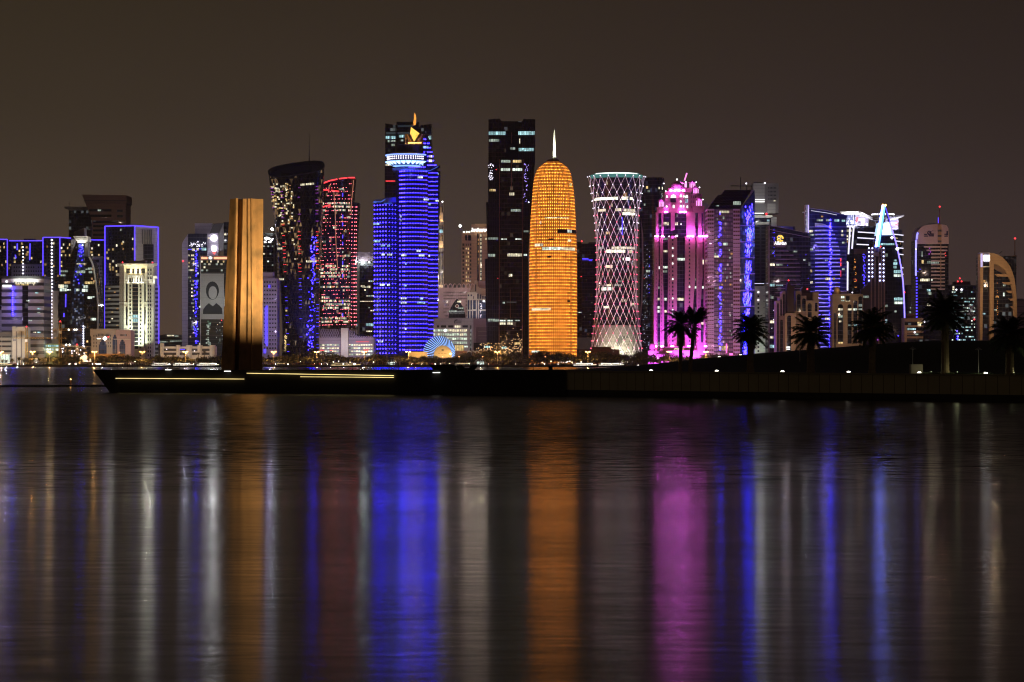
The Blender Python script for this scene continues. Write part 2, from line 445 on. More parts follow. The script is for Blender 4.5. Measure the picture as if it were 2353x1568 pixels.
    def text(s, name, body, mat, u0, u1, vm, dy, bold=.02, height=None, parent=None):
        c = bpy.data.curves.new(name, 'FONT'); c.body = body; c.align_x = 'CENTER'; c.align_y = 'CENTER'; c.extrude = .04; c.offset = bold
        o = bpy.data.objects.new(name, c); COL.objects.link(o)
        bpy.context.view_layer.update()
        me = bpy.data.meshes.new_from_object(o.evaluated_get(bpy.context.evaluated_depsgraph_get()))
        COL.objects.unlink(o); bpy.data.objects.remove(o)
        xs = [v.co.x for v in me.vertices] or [0, 1]; ys = [v.co.y for v in me.vertices] or [0, 1]
        k = abs(s.x(u1, dy) - s.x(u0, dy)) / max(.01, max(xs) - min(xs)); ky = k if height is None else height / max(.01, max(ys) - min(ys))
        mx, my = (max(xs) + min(xs)) / 2, (max(ys) + min(ys)) / 2
        for v in me.vertices:
            x, y, z = v.co; v.co = ((x - mx) * k, -z * 4, (y - my) * ky)
        me.materials.clear(); me.materials.append(mat)
        t = bpy.data.objects.new(name, me); t.location = s.p((u0 + u1) / 2, vm, dy); t.parent = parent or s.o; COL.objects.link(t)
        return t

def structure(o):
    o["kind"] = "structure"; return o
# ---------------------------------------------------------------- water, shore, sky stays the world
def sheet(name, x0, x1, y0, y1, z, mat):
    b = MB(); b.face([(x0, y0, z), (x1, y0, z), (x1, y1, z), (x0, y1, z)]); return structure(b.build(name, mat))

m, nt = new_mat("night_water")
bs = nd(nt, "ShaderNodeBsdfPrincipled")
bs.distribution = "GGX"; bs.inputs["Base Color"].default_value = (.004, .0045, .005, 1); bs.inputs["IOR"].default_value = 1.33
ge = nd(nt, "ShaderNodeNewGeometry")
mp = nd(nt, "ShaderNodeMapping"); mp.inputs["Scale"].default_value = (.03, .12, 1); nt.links.new(ge.outputs["Position"], mp.inputs[0])
n1 = nd(nt, "ShaderNodeTexNoise"); n1.inputs["Scale"].default_value = 1.0; n1.inputs["Detail"].default_value = 4; nt.links.new(mp.outputs[0], n1.inputs["Vector"])
mp2 = nd(nt, "ShaderNodeMapping"); mp2.inputs["Scale"].default_value = (.8, 3.6, 1); nt.links.new(ge.outputs["Position"], mp2.inputs[0])
n2 = nd(nt, "ShaderNodeTexNoise"); n2.inputs["Scale"].default_value = 1.0; n2.inputs["Detail"].default_value = 3; nt.links.new(mp2.outputs[0], n2.inputs["Vector"])
ro = nd(nt, "ShaderNodeMapRange"); ro.inputs["From Min"].default_value = .3; ro.inputs["From Max"].default_value = .7
ro.inputs["To Min"].default_value = .145; ro.inputs["To Max"].default_value = .175
nt.links.new(n1.outputs["Fac"], ro.inputs["Value"])
sp = nd(nt, "ShaderNodeSeparateXYZ"); nt.links.new(ge.outputs["Position"], sp.inputs[0])     # the open channel is ruffled by wind, the lee of the near shore lies calm
mp3 = nd(nt, "ShaderNodeMapping"); mp3.inputs["Scale"].default_value = (.012, .03, 1); nt.links.new(ge.outputs["Position"], mp3.inputs[0])
n3 = nd(nt, "ShaderNodeTexNoise"); n3.inputs["Scale"].default_value = 1.0; n3.inputs["Detail"].default_value = 3; nt.links.new(mp3.outputs[0], n3.inputs["Vector"])
wd = nd(nt, "ShaderNodeMapRange", interpolation_type='SMOOTHSTEP'); wd.inputs["From Min"].default_value = 66; wd.inputs["From Max"].default_value = 140; wd.inputs["To Max"].default_value = .092
nt.links.new(math_n(nt, 'ADD', sp.outputs[1], math_n(nt, 'MULTIPLY', math_n(nt, 'SUBTRACT', n3.outputs["Fac"], .5), 36)), wd.inputs["Value"])
fs = nd(nt, "ShaderNodeMapRange", interpolation_type='SMOOTHSTEP'); fs.inputs["From Min"].default_value = 300; fs.inputs["From Max"].default_value = 345; fs.inputs["To Min"].default_value = 1.0; fs.inputs["To Max"].default_value = .35
nt.links.new(sp.outputs[1], fs.inputs["Value"])
nt.links.new(math_n(nt, 'ADD', ro.outputs[0], math_n(nt, 'MULTIPLY', wd.outputs[0], fs.outputs[0])), bs.inputs["Roughness"])
sb_ = nd(nt, "ShaderNodeVectorMath", operation='SUBTRACT'); nt.links.new(n2.outputs["Color"], sb_.inputs[0]); sb_.inputs[1].default_value = (.5, .5, .5)
amp = math_n(nt, 'ADD', .055, math_n(nt, 'MULTIPLY', math_n(nt, 'MULTIPLY', wd.outputs[0], fs.outputs[0]), 26.0))
cm = nd(nt, "ShaderNodeCombineXYZ"); nt.links.new(math_n(nt, 'MULTIPLY', amp, .22), cm.inputs[0]); nt.links.new(amp, cm.inputs[1])
ml = nd(nt, "ShaderNodeVectorMath", operation='MULTIPLY'); nt.links.new(sb_.outputs[0], ml.inputs[0]); nt.links.new(cm.outputs[0], ml.inputs[1])
ad = nd(nt, "ShaderNodeVectorMath", operation='ADD'); nt.links.new(ge.outputs["Normal"], ad.inputs[0]); nt.links.new(ml.outputs[0], ad.inputs[1])
nz = nd(nt, "ShaderNodeVectorMath", operation='NORMALIZE'); nt.links.new(ad.outputs[0], nz.inputs[0]); nt.links.new(nz.outputs[0], bs.inputs["Normal"])
bs.inputs["Anisotropic"].default_value = .68; cv = nd(nt, "ShaderNodeCombineXYZ"); cv.inputs[1].default_value = 1.0; nt.links.new(cv.outputs[0], bs.inputs["Tangent"])
out(nt, bs); M_WATER = m

SH = 2290.0
sheet("water", -9000, 9000, -60, SH + 6, 0.0, M_WATER)
M_GROUND = wall("city_ground", (.10, .085, .07), .9)
M_ROAD = wall("asphalt", (.05, .05, .05), .7)
M_PAVE = wall("promenade_paving", (.30, .25, .20), .8)
b = MB(); b.box(-9000, 9000, SH + 4, 30000, -3, GZ - .05); structure(b.build("ground", M_GROUND))
sheet("road", -3000, 3000, SH + 14, SH + 34, GZ + .0, M_ROAD)
b = MB(); b.box(-9000, 9000, SH, SH + 4, -3, GZ + .05)
sw = b.build("seawall", wall("stone_seawall", (.16, .14, .12), .9, .5, .5)); structure(sw)
b = MB(); b.box(-3000, 3000, SH + 4.2, SH + 12, GZ - .1, GZ + .1); structure(b.build("promenade", M_PAVE))

# ---------------------------------------------------------------- quay and pier in front of the bay
def dq(u):                                   # distance of the quay face along a sight line
    if u <= 1260: vw = 902 + (u - 272) * 8.0 / 988
    else: vw = 910 + (u - 1260) * 16.0 / 1093
    return 3.9 * F / (vw - V0)
def ztop(u): return 2.87 + .10 * min(1, max(0, (u - 272) / 988)) - .24 * max(0, (u - 1260) / 1093)
M_QUAY = wall("quay_concrete", (.42, .38, .24), .85, .4, .35, bay=1.45, joint=.35)
M_PIER = wall("pier_concrete", (.022, .020, .017), .9, .4, .4)
M_GRASS = wall("lawn", (.010, .019, .005), .95, .6, .8)
us = [215, 272, 400, 520, 620, 760, 900, 1060, 1200, 1262]
fr = [(X(u, dq(max(u, 272))), dq(max(u, 272))) for u in us]
b = MB()
def deckslab(b, top, base, zt, z0, back):
    """front line top (deck edge) may overhang the waterline"""
    n = len(top)
    for i in range(n - 1):
        b.face([(*base[i], z0), (*base[i + 1], z0), (*top[i + 1], zt[i + 1]), (*top[i], zt[i])], [(base[i][0], z0), (base[i + 1][0], z0), (top[i + 1][0], zt[i + 1]), (top[i][0], zt[i])])
        b.face([(*top[i], zt[i]), (*top[i + 1], zt[i + 1]), (top[i + 1][0], top[i + 1][1] + back, zt[i + 1]), (top[i][0], top[i][1] + back, zt[i])])
    b.face([(base[0][0], base[0][1] + back, z0), (*base[0], z0), (*top[0], zt[0]), (top[0][0], top[0][1] + back, zt[0])])
    b.face([(*base[-1], z0), (base[-1][0], base[-1][1] + back, z0), (top[-1][0], top[-1][1] + back, zt[-1]), (*top[-1], zt[-1])])
    b.face([(base[-1][0], base[-1][1] + back, z0), (base[0][0], base[0][1] + back, z0), (top[0][0], top[0][1] + back, zt[0]), (top[-1][0], top[-1][1] + back, zt[-1])])
base = [(X(278, dq(278)), dq(278))] + fr[1:]
base[1] = (X(290, dq(290)), dq(290))
deckslab(b, fr, base, [ztop(max(u, 272)) for u in us], -2, 26)
pier = T("pier", "dark angular concrete pier with an overhanging pointed bow running out into the bay", "pier", U0, 320, z0=0)
pier.o.location = (0, 0, 0)
b.build("deck", M_PIER, pier.o)
b = MB()                                     # kerb on the deck edge
for i in range(len(us) - 1):
    a, c = fr[i], fr[i + 1]; z = ztop(us[i]); z2 = ztop(us[i + 1])
    b.face([(a[0], a[1] - .05, z - .02), (c[0], c[1] - .05, z2 - .02), (c[0], c[1] - .05, z2 + .10), (a[0], a[1] - .05, z + .10)])
    b.face([(a[0], a[1] - .05, z + .10), (c[0], c[1] - .05, z2 + .10), (c[0], c[1] + .4, z2 + .10), (a[0], a[1] + .4, z + .10)])
b.build("kerb", M_PIER, pier.o)

us2 = [1262, 1330, 1450, 1600, 1750, 1900, 2050, 2200, 2353, 2700, 3200, 4420]
def dq2(u): return dq(min(u, 2353)) if u <= 2353 else dq(2353) + (2353 - u) * .055
fr2 = [(X(u, dq2(u)), dq2(u)) for u in us2]
zt2 = [ztop(min(u, 2400)) for u in us2]
quay = T("quay_wall", "long pale concrete quay wall of upright panels below the grassy mound", "quay wall", U0, 320, z0=0)
quay.o.location = (0, 0, 0)
b = MB(); d = 0
for i in range(len(us2) - 1):
    a, c = fr2[i], fr2[i + 1]; L = math.hypot(c[0] - a[0], c[1] - a[1])
    b.face([(*a, -2), (*c, -2), (*c, zt2[i + 1]), (*a, zt2[i])], [(d, -2), (d + L, -2), (d + L, zt2[i + 1]), (d, zt2[i])])
    b.face([(*a, zt2[i]), (*c, zt2[i + 1]), (c[0], c[1] + 1.2, zt2[i + 1]), (a[0], a[1] + 1.2, zt2[i])]); d += L
b.face([(fr2[0][0], fr2[0][1] + 30, -2), (*fr2[0], -2), (*fr2[0], zt2[0]), (fr2[0][0], fr2[0][1] + 30, zt2[0])])
b.build("panel_wall", M_QUAY, quay.o)
b = MB()                                     # coping stone, 12 cm proud, and the dark tide line
for i in range(len(us2) - 1):
    a, c = fr2[i], fr2[i + 1]
    b.face([(a[0], a[1] - .12, zt2[i] - .16), (c[0], c[1] - .12, zt2[i + 1] - .16), (c[0], c[1] - .12, zt2[i + 1] + .02), (a[0], a[1] - .12, zt2[i] + .02)])
    b.face([(a[0], a[1] - .12, zt2[i] + .02), (c[0], c[1] - .12, zt2[i + 1] + .02), (c[0], c[1] + .6, zt2[i + 1] + .02), (a[0], a[1] + .6, zt2[i] + .02)])
b.build("coping", wall("coping_concrete", (.26, .235, .15), .85), quay.o)
b = MB()
for i in range(len(us2) - 1):
    a, c = fr2[i], fr2[i + 1]
    b.face([(a[0], a[1] - .03, -1), (c[0], c[1] - .03, -1), (c[0], c[1] - .03, .75), (a[0], a[1] - .03, .75)])
b.build("tide_line", wall("wet_algae_concrete", (.012, .012, .010), .5), quay.o)
b = MB()                                     # the sloping end of the wall where it meets the pier
u0, u1 = 1254, 1300
p0, p1 = (X(u0, dq(1262) - .6), dq(1262) - .6), (X(u1, dq(1300) - .35), dq(1300) - .35)
b.prism([p0, p1, (p1[0], p1[1] + 1.5), (p0[0], p0[1] + 2.5)], -1, [3.02, 3.02, 3.02, 3.02])
b.build("end_block", M_PIER, quay.o)

# the mound
ridge = [(1262, 851), (1310, 850), (1380, 846), (1450, 841), (1510, 835.5), (1565, 829.5), (1640, 821.5), (1731, 813.4), (1820, 806.5), (1900, 800.5), (2000, 792.5), (2070, 787), (2150, 783.2), (2260, 782.5), (2400, 783.5), (2700, 787), (3200, 800), (4420, 812)]
def ridge_v(u):
    for (a, va), (c, vc) in zip(ridge, ridge[1:]):
        if a <= u <= c: return va + (vc - va) * (u - a) / (c - a)
    return ridge[-1][1]
b = MB(); DR = 332.0
cols = [1262 + 18 * i for i in range(64)] + [2420 + 50 * i for i in range(41)]
def hill_pt(u, t):
    d0 = dq2(u) + 1.1; uu = min(u, 2400)
    dd = d0 + (DR - d0) * min(t, 1.0) + max(0, t - 1) * 60
    z0 = ztop(min(u, 2400)) + .01
    zr = max(Z(ridge_v(u), DR), z0 + .02)
    s = min(t, 1.0); k = s * s * (3 - 2 * s) if s < 1 else 1
    z = z0 + (zr - z0) * (k * .8 + s * .2)
    if t > 1: z = zr + (1.5 - zr) * min(1, (t - 1) * 1.0)
    return (X(u, dd), dd, z)
ts = [0, .08, .16, .25, .35, .45, .55, .65, .75, .85, .95, 1.0, 1.3, 1.7, 2.2]
for i in range(len(cols) - 1):
    for j in range(len(ts) - 1):
        b.face([hill_pt(cols[i], ts[j]), hill_pt(cols[i + 1], ts[j]), hill_pt(cols[i + 1], ts[j + 1]), hill_pt(cols[i], ts[j + 1])])
structure(b.build("hill", M_GRASS, smooth=True))

# railing along the back of the pier
r = T("railing", "thin dark post railing along the pier deck in front of the bay", "railing", 700, 318, z0=0); r.o.location = (0, 0, 0)
M_RAIL = wall("rail_paint", (.03, .026, .022), .6)
posts = [228, 239, 253, 258, 270, 281, 293, 304, 316] + [342 + 35.2 * i for i in range(5)] + [634 + 35.2 * i for i in range(10)] + [1120 + 35.2 * i for i in range(4)]
pm = MB(); pm.box(-.022, .022, -.022, .022, 0, .92); pmesh = pm.mesh("railing_post", M_RAIL)
for u in posts:
    o = bpy.data.objects.new("post", pmesh); D = dq(max(u, 272)) + 1.6; o.location = (X(u, D), D, ztop(max(u, 272))); o.parent = r.o; COL.objects.link(o)
for u0, u1 in ((228, 483), (634, 985), (1100, 1226)):
    for h in (.90, .5):
        b = MB()
        D0, D1 = dq(max(u0, 272)) + 1.6, dq(u1) + 1.6
        b.tube((X(u0, D0), D0, ztop(max(u0, 272)) + h), (X(u1, D1), D1, ztop(u1) + h), .011 if h < .9 else .016, 5)
        b.build("rail", M_RAIL, r.o)

# light trails of a passing boat, made as glowing strips on the pier face
def strip(label, u0, v0, u1, v1, th=.10):
    b = MB(); n = 14
    for i in range(n):
        ua, ub = u0 + (u1 - u0) * i / n, u0 + (u1 - u0) * (i + 1) / n
        va, vb = v0 + (v1 - v0) * i / n, v0 + (v1 - v0) * (i + 1) / n
        Da, Db = dq(ua) - .22, dq(ub) - .22
        za, zb = Z(va, Da), Z(vb, Db)
        b.loft([[(X(ua, Da), Da - .08, za - th / 2), (X(ua, Da), Da + .18, za - th / 2), (X(ua, Da), Da + .18, za + th / 2), (X(ua, Da), Da - .08, za + th / 2)],
                [(X(ub, Db), Db - .08, zb - th / 2), (X(ub, Db), Db + .18, zb - th / 2), (X(ub, Db), Db + .18, zb + th / 2), (X(ub, Db), Db - .08, zb + th / 2)]])
    return tag(b.build("boat_light_trail", E_YELLOW), label, "light strip", "yellow boat light trails along the pier")
strip("long yellow boat light trail low on the pier face below the bow", 250, 869.6, 561, 871.4, .075)
strip("upper yellow boat light trail on the pier face beside the steel tower", 567, 858.0, 905, 863.4, .075)
strip("lower thin yellow boat light trail under the other one beside the steel tower", 690, 866.2, 905, 867.6, .06)
for u, v, lb in ((523, 853.2, "short white lamp bar on the pier edge at the foot of the steel tower"), (428 * .905, 850.3, "short white lamp bar on the pier edge near the bow"), (994 * .838 + 170, 856.6, "small white lamp bar on the pier edge near the dark benches")):
    D = dq(u) - .2
    b = MB(); b.box(-.45, .45, -.08, .08, -.025, .025); o = b.build("lamp_bar", E_WHITE); o.location = (X(u, D), D, Z(v, D)); tag(o, lb, "lamp")

# dark faceted benches on the pier
bt = T("faceted_bench", "pair of dark angular benches with slanted ends and a notch, standing on the pier", "bench", 1042, 309, z0=2.95)
M_CAMO = wall("dark_bench_steel", (.016, .018, .016), .6, .8, 1.2)
bt.ext("seat_block", M_CAMO, [(1000, 855), (986, 838.6), (1041, 838.2), (1047, 841), (1052, 855)], 0, 1.6)
bt.ext("seat_block", M_CAMO, [(1053, 855), (1048, 840.5), (1061, 839.6), (1069, 846), (1077, 846), (1085, 839.6), (1098, 840), (1089, 855)], .05, 1.6)
bd = T("litter_bin", "small dark square bin on the quay corner where the pier begins", "bin", 1265, 303, z0=2.98)
bd.rect("bin_body", M_BLACKP, 1260.5, 1270, 843.2, None, 0, .5)
bd.rect("bin_lid", M_DKSTEEL, 1259, 1271.5, 841.8, 843.2, -.08, .66)

# floodlit stone block, lamp posts, small flood lamps, plants on the lawn
sb = T("stone_block", "pale square stone block standing on the lawn behind a lamp post", "stone block", 2107, dq(2107) + 1.6, z0=ztop(2107))
sb.rect("block", wall("pale_limestone", (.42, .36, .28), .8, .4, 1.5), 2094.5, 2120.5, 837.5, None, 0, 1.2)
sb.rect("side_slab", wall("limestone_edge", (.30, .26, .20), .8, .4, 1.5), 2092.8, 2094.3, 837.5, None, .02, 1.1)
def lamp_post(label, u, vt, lit):
    D = dq(u) + 1.4
    t = T("lamp_post", label, "lamp post", u, D, "unlit lamp posts on the mound", z0=ztop(u) - .05)
    if not lit: t.o.location = (X(u, D + 30), D + 30, 4.0); t.D = D + 30; t.ox = X(u, D + 30); t.z0 = 4.0
    b = MB(); b.tube((0, 0, 0), (0, 0, t.z(vt + 4)), .045, 8, .038); t.add(b, "pole", M_STEEL)
    b = MB(); z = t.z(vt); b.lathe([(.02, z), (.10, z - .10), (.34, z - .24), (.36, z - .29), (.06, z - .31), (.03, z - .40)], n=14); t.add(b, "lamp_head", M_STEEL, smooth=False)
lamp_post("slim grey lamp post with conical head in front of the stone block", 2097.2, 796.5, True)
lamp_post("slim grey lamp post with conical head between the two tallest palms", 2248.4, 797.5, True)
lamp_post("dim bare lamp pole on the slope behind the stout palm", 1838, 776, False)

fl = [(1496, 849.6, .5, "at the low end of the mound"), (1647, 856.4, 1, "right of the leaning palm"), (1798, 856.4, 1, "before the stout palm"), (1950, 858.6, 1, "before the bushy palm"), (2112.5, 859.0, .9, "in front of the stone block"), (2265, 860.4, 1, "beside the farther lamp post")]
for u, v, s, w in fl:
    D = dq(u) + .25; z = ztop(u) + .02
    o = T("flood_lamp", "small bright white flood lamp on the quay coping " + w, "lamp", u, D, "flood lamps along the quay coping", z0=z)
    b = MB(); b.box(-.16, .16, -.12, .12, 0, .07); o.add(b, "housing", M_DKSTEEL)
    b = MB(); b.lathe([(.02, .20), (.14, .17), (.20, .11), (.16, .075)], n=12); o.add(b, "lens", glow("flood_lens", (1, .93, .78), 7.0 * s))
for u, v in ((1653, 821.6), (1702, 817.0), (1467, 841.2)):
    D = DR - .3
    o = T("flood_lamp", "small lamp on the ridge of the mound %s" % {1653: "between two palms", 1702: "beside a stout palm", 1467: "at its lowest end"}[u], "lamp", u, D, "lamps on the ridge of the mound", z0=Z(v, D) - .10)
    b = MB(); b.box(-.12, .12, -.12, .12, -.15, .06); o.add(b, "housing", M_DKSTEEL)
    b = MB(); b.lathe([(.02, .24), (.15, .2), (.22, .12), (.17, .07)], n=12); o.add(b, "lens", glow("ridge_lens", (1, .8 if u == 1702 else .95, .5 if u == 1702 else .8), 5))

# low planting on the edge of the lawn, a ground cover
M_LEAFLOW = wall("low_leaves", (.05, .075, .03), .6, .8, 3)
b = MB(); rr = random.Random(3)
for i in range(2600):
    u = 2118 + rr.random() * 300; D = dq2(u) + .5 + rr.random() * .5
    x, y, z = X(u, D), D, ztop(min(u, 2400)) + .02
    h = .04 + rr.random() * .11; a = rr.random() * 6.28; w = .05
    b.face([(x - w * math.cos(a), y - w * math.sin(a), z), (x + w * math.cos(a), y + w * math.sin(a), z), (x + rr.uniform(-.05, .05), y + rr.uniform(-.05, .05), z + h)])
b.build("ground_cover", M_LEAFLOW, kind="stuff")
for k, u in enumerate((2140, 2200, 2262, 2330, 2390)):      # garden lamps among it light the foot of the lawn
    D = dq(min(u, 2353)) + 1.0
    t = T("garden_lamp", ["low garden lamp in the planting next to the stone block", "low garden lamp in the planting behind the tallest palm", "low garden lamp in the planting beside the farther lamp post", "low garden lamp at the foot of the palm at the frame edge", "low garden lamp in the planting beyond the last palm"][k], "lamp", u, D, "garden lamps in the planting", z0=ztop(min(u, 2400)))
    b = MB(); b.lathe([(.03, 0), (.03, .12), (.06, .13), (.06, .17), (.01, .19)], n=8); t.add(b, "stake", M_DKSTEEL)
    b = MB(); b.lathe([(.01, .205), (.05, .20), (.045, .23), (.01, .245)], n=8); t.add(b, "lens", glow("garden_lens", (.9, 1, .6), 1.5))
    li = bpy.data.lights.new("lamp_or_fill_light", 'POINT'); li.energy = 14; li.color = (.95, 1, .55); li.shadow_soft_size = .05
    o = bpy.data.objects.new("lamp_or_fill_light", li); o.location = (0, .1, .42); o.parent = t.o; COL.objects.link(o)

# ---------------------------------------------------------------- steel tower on the pier: leaning plates of rusted steel
m, nt = new_mat("rusted_steel_plate")
ge = nd(nt, "ShaderNodeNewGeometry"); bs = nd(nt, "ShaderNodeBsdfPrincipled")
mp = nd(nt, "ShaderNodeMapping"); mp.inputs["Scale"].default_value = (1.2, 1.2, .16); nt.links.new(ge.outputs["Position"], mp.inputs[0])
na = nd(nt, "ShaderNodeTexNoise"); na.inputs["Scale"].default_value = 1.0; na.inputs["Detail"].default_value = 7; na.inputs["Roughness"].default_value = .65; nt.links.new(mp.outputs[0], na.inputs["Vector"])
nb = nd(nt, "ShaderNodeTexNoise"); nb.inputs["Scale"].default_value = .45; nb.inputs["Detail"].default_value = 5; nt.links.new(ge.outputs["Position"], nb.inputs["Vector"])
c1 = mix_c(nt, na.outputs["Fac"], (.42, .21, .075), (.62, .36, .15))
k = nd(nt, "ShaderNodeMapRange"); k.inputs["From Min"].default_value = .45; k.inputs["From Max"].default_value = .75; nt.links.new(nb.outputs["Fac"], k.inputs["Value"])
nt.links.new(mix_c(nt, math_n(nt, 'MULTIPLY', k.outputs[0], .9), c1, (.20, .13, .06)), bs.inputs["Base Color"])
bs.inputs["Roughness"].default_value = .62; bs.inputs["Specular IOR Level"].default_value = .3
out(nt, bs); M_RUST = m
DS = dq(556) + 13.0
st = T("steel_tower", "tall tapering tower of folded rusty steel plates lit orange, standing on the pier", "steel tower", 556, DS, z0=ztop(556))
def plate(name, ub0, ub1, ut0, ut1, yb0, yb1, vt0, vt1, th=.11):
    b = MB(); vb = 851.5
    A, B_, C_, D_ = (ub0, yb0), (ub1, yb1), (ut1, yb1 * .85), (ut0, yb0 * .85)
    P = [(st.x(A[0], A[1]), A[1], -.02), (st.x(B_[0], B_[1]), B_[1], -.02), (st.x(C_[0], C_[1]), C_[1], st.z(vt1, C_[1])), (st.x(D_[0], D_[1]), D_[1], st.z(vt0, D_[1]))]
    n = (Vector(P[1]) - Vector(P[0])).cross(Vector(P[3]) - Vector(P[0])).normalized() * th
    Q = [tuple(Vector(p) - n) for p in P]
    b.loft([P, Q]); st.add(b, name, M_RUST)
plate("plate", 508.0, 536.5, 528.6, 542.6, 1.7, -.2, 458, 456.6)
plate("plate", 536.2, 539.2, 542.8, 547.2, -1.0, -.75, 455.2, 456.6, .22)
plate("plate", 538.8, 550.2, 546.6, 559.4, 1.9, -.1, 458.2, 457.8)
plate("plate", 549.6, 580.2, 558.8, 577.6, -.35, .95, 457.2, 456.6)
plate("plate", 580.0, 582.4, 577.4, 579.8, -.55, -.4, 456.0, 456.4, .2)
plate("plate", 581.6, 602.6, 579.2, 605.0, .45, 1.0, 457.0, 457.6)
plate("plate", 602.6, 556, 605.0, 566, 1.05, 4.6, 457.6, 460)
plate("plate", 556, 508.0, 566, 528.6, 4.6, 1.75, 460, 458)
def tower_flood(u, dy, z0, to_u, to_v, L, ang, blend):
    o = st.spot((u, 851, dy), (to_u, to_v, 0), L, (1, .76, .42), ang, alb=.35, blend=blend, r=.15)
    return o
tower_flood(752, -10.5, 0, 578, 520, .92, 80, 1.0)
tower_flood(430, -11.5, 0, 530, 560, .16, 74, 1.0)
# ---------------------------------------------------------------- the city, left part
def city(name, label, cat, uc, D, group=None): return T(name, label, cat, uc, D, group)
WARMS = [L_WARM, L_WARM, L_AMBER, L_CREAM]
COOLS = [L_WHITE, L_WHITE, L_CYAN, L_DIM, L_CREAM]

# dark hotel complex outlined in blue tubes
t = city("hotel_complex", "wide dark hotel complex with stepped roofs outlined in blue light tubes at the shore end", "hotel", 110, 2760)
t.rect("wing", G_HOTEL, -60, 16.7, 550.5, None, 6, 40)
t.rect("wing", G_HOTEL, 17, 98.6, 553.8, None, 18, 40)
t.rect("corner_tower", G_HOTEL, 98.6, 163, 546, None, 0, 44)
t.rect("wing", G_HOTEL, 163, 241, 551.6, None, 18, 40)
t.rect("base_panel", W_LILAC, 26.5, 98.4, 607.5, 700, 4, 12)
t.rect("base_panel", W_BEIGE, 100.5, 134.5, 668.5, None, -2.5, 3)
t.rect("roof_plant", W_DKGREY, 55, 78, 549, 553.8, 24, 12)
t.tubes("light_tube", E_BLUELINE, [[(-40, 549.6), (16.7, 550.6), (16.7, 638)]], .62, 5)
t.tubes("light_tube", E_BLUELINE, [[(17, 553.6), (98.6, 553.4)]], .62, 17)
t.tubes("light_tube", E_BLUELINE, [[(98.8, 638), (98.8, 546), (137, 545.8), (163, 547.4)]], .62, -1)
t.tubes("light_tube", E_BLUELINE, [[(137.4, 546), (137.4, 632)]], .6, -1)
t.tubes("light_tube", E_BLUELINE, [[(163, 551.2), (240.5, 551.9)]], .55, 17)
t.lamps("white_lamp", E_WHITEDOT, [(119 + (.6 if i > 15 else 0) * -1.5, 552 + 7.75 * i, -3.4) for i in range(30)], 2.6)
t.lamps("white_lamp", E_WHITEDOT, [(52.8, 568 + 7.6 * i, 3) for i in range(9)], 2.0)
t.grid(-2, 16, 556, 720, 4, 20, .22, WARMS, dy=5.6, seed=2)
t.grid(20, 97, 556, 606, 14, 6, .17, WARMS, dy=17.6, seed=3)
t.grid(101, 136, 556, 660, 7, 14, .07, WARMS, dy=-.4, seed=4)
t.grid(139, 162, 550, 640, 5, 11, .22, WARMS, dy=-.4, seed=5)
t.grid(204, 240, 560, 650, 7, 12, .12, WARMS, dy=17.6, seed=6)
t.grid(30, 97, 610, 637, 12, 3, .9, [P_WIN], .45, .4, "window", 3.8, .85, 7, 60)
t.tubes("blue_glow_strip", E_BLUE, [[(39.5, 560), (39.5, 575)], [(35, 586), (36.5, 594)], [(69, 560), (68, 598)]], .7, 17)
t.bulb((60, 690, -30), .07, 40, (.6, .55, 1)); t.bulb((118, 740, -30), .16, 34, (1, .9, .7))

# striped office with the white sign
t = city("striped_office", "pale striped office block with round dark glass bay, floodlit crown and white round sign", "office building", 52, 2410)
t.rect("wall", W_STRIPE, 3.6, 100.8, 634.4, None, 0, 40)
b = MB(); cx, R = t.x(58), t.x(88) - t.x(58)
b.lathe([(R, 0), (R, t.z(657))], cx, 5.5, 36, sy=.45); t.add(b, "glass_bay", G_BLACK)
b = MB(); b.box(t.x(33), t.x(85), -.6, 3, t.z(657), t.z(647.8)); t.add(b, "crown_recess", W_DKGREY)
t.wins([(35 + 5.2 * i, 39.4 + 5.2 * i, 649.2, 652.4, L_CREAM) for i in range(9)] + [(36, 46, 653, 656, L_WARM), (49, 66, 653, 656, L_WARM), (76, 79, 652, 656.4, L_CREAM)], "crown_lamp", -.9)
b = MB(); b.lathe([(.05, -.3), (1.25, -.25), (1.25, .25), (.05, .3)], n=20)
b.v = [(x, z * .8, y) for x, y, z in b.v]; b.v = [(x + t.x(15.6), y - .7, z + t.z(647.4)) for x, y, z in b.v]; t.add(b, "round_sign", E_SIGN)
t.wins([(5.6, 26.6, 654.9, 657.6, E_SIGN), (5.9, 26.2, 658.0, 660.4, E_SIGN)], "sign_bar", -.8)
t.lamps("blue_lamp", E_BLUEDOT, [(29.6 + rnd.uniform(-.6, .6), 660 + 4.9 * i, -2) for i in range(14)], 1.7)
t.grid(62, 92, 662, 780, 6, 26, .04, COOLS, dy=-6.6, seed=8, t=8)
for u in (40, 52, 64, 76): t.spot((u, 648.6, -5), (u + 2, 642.5, 0), 2.2, (.95, 1, .85), 120)
t.bulb((14, 676, -26), .20, 26, (.55, .42, 1)); t.bulb((97, 720, -26), .10, 26, (.9, .95, 1)); t.bulb((14, 730, -26), .16, 26, (.6, .48, 1))

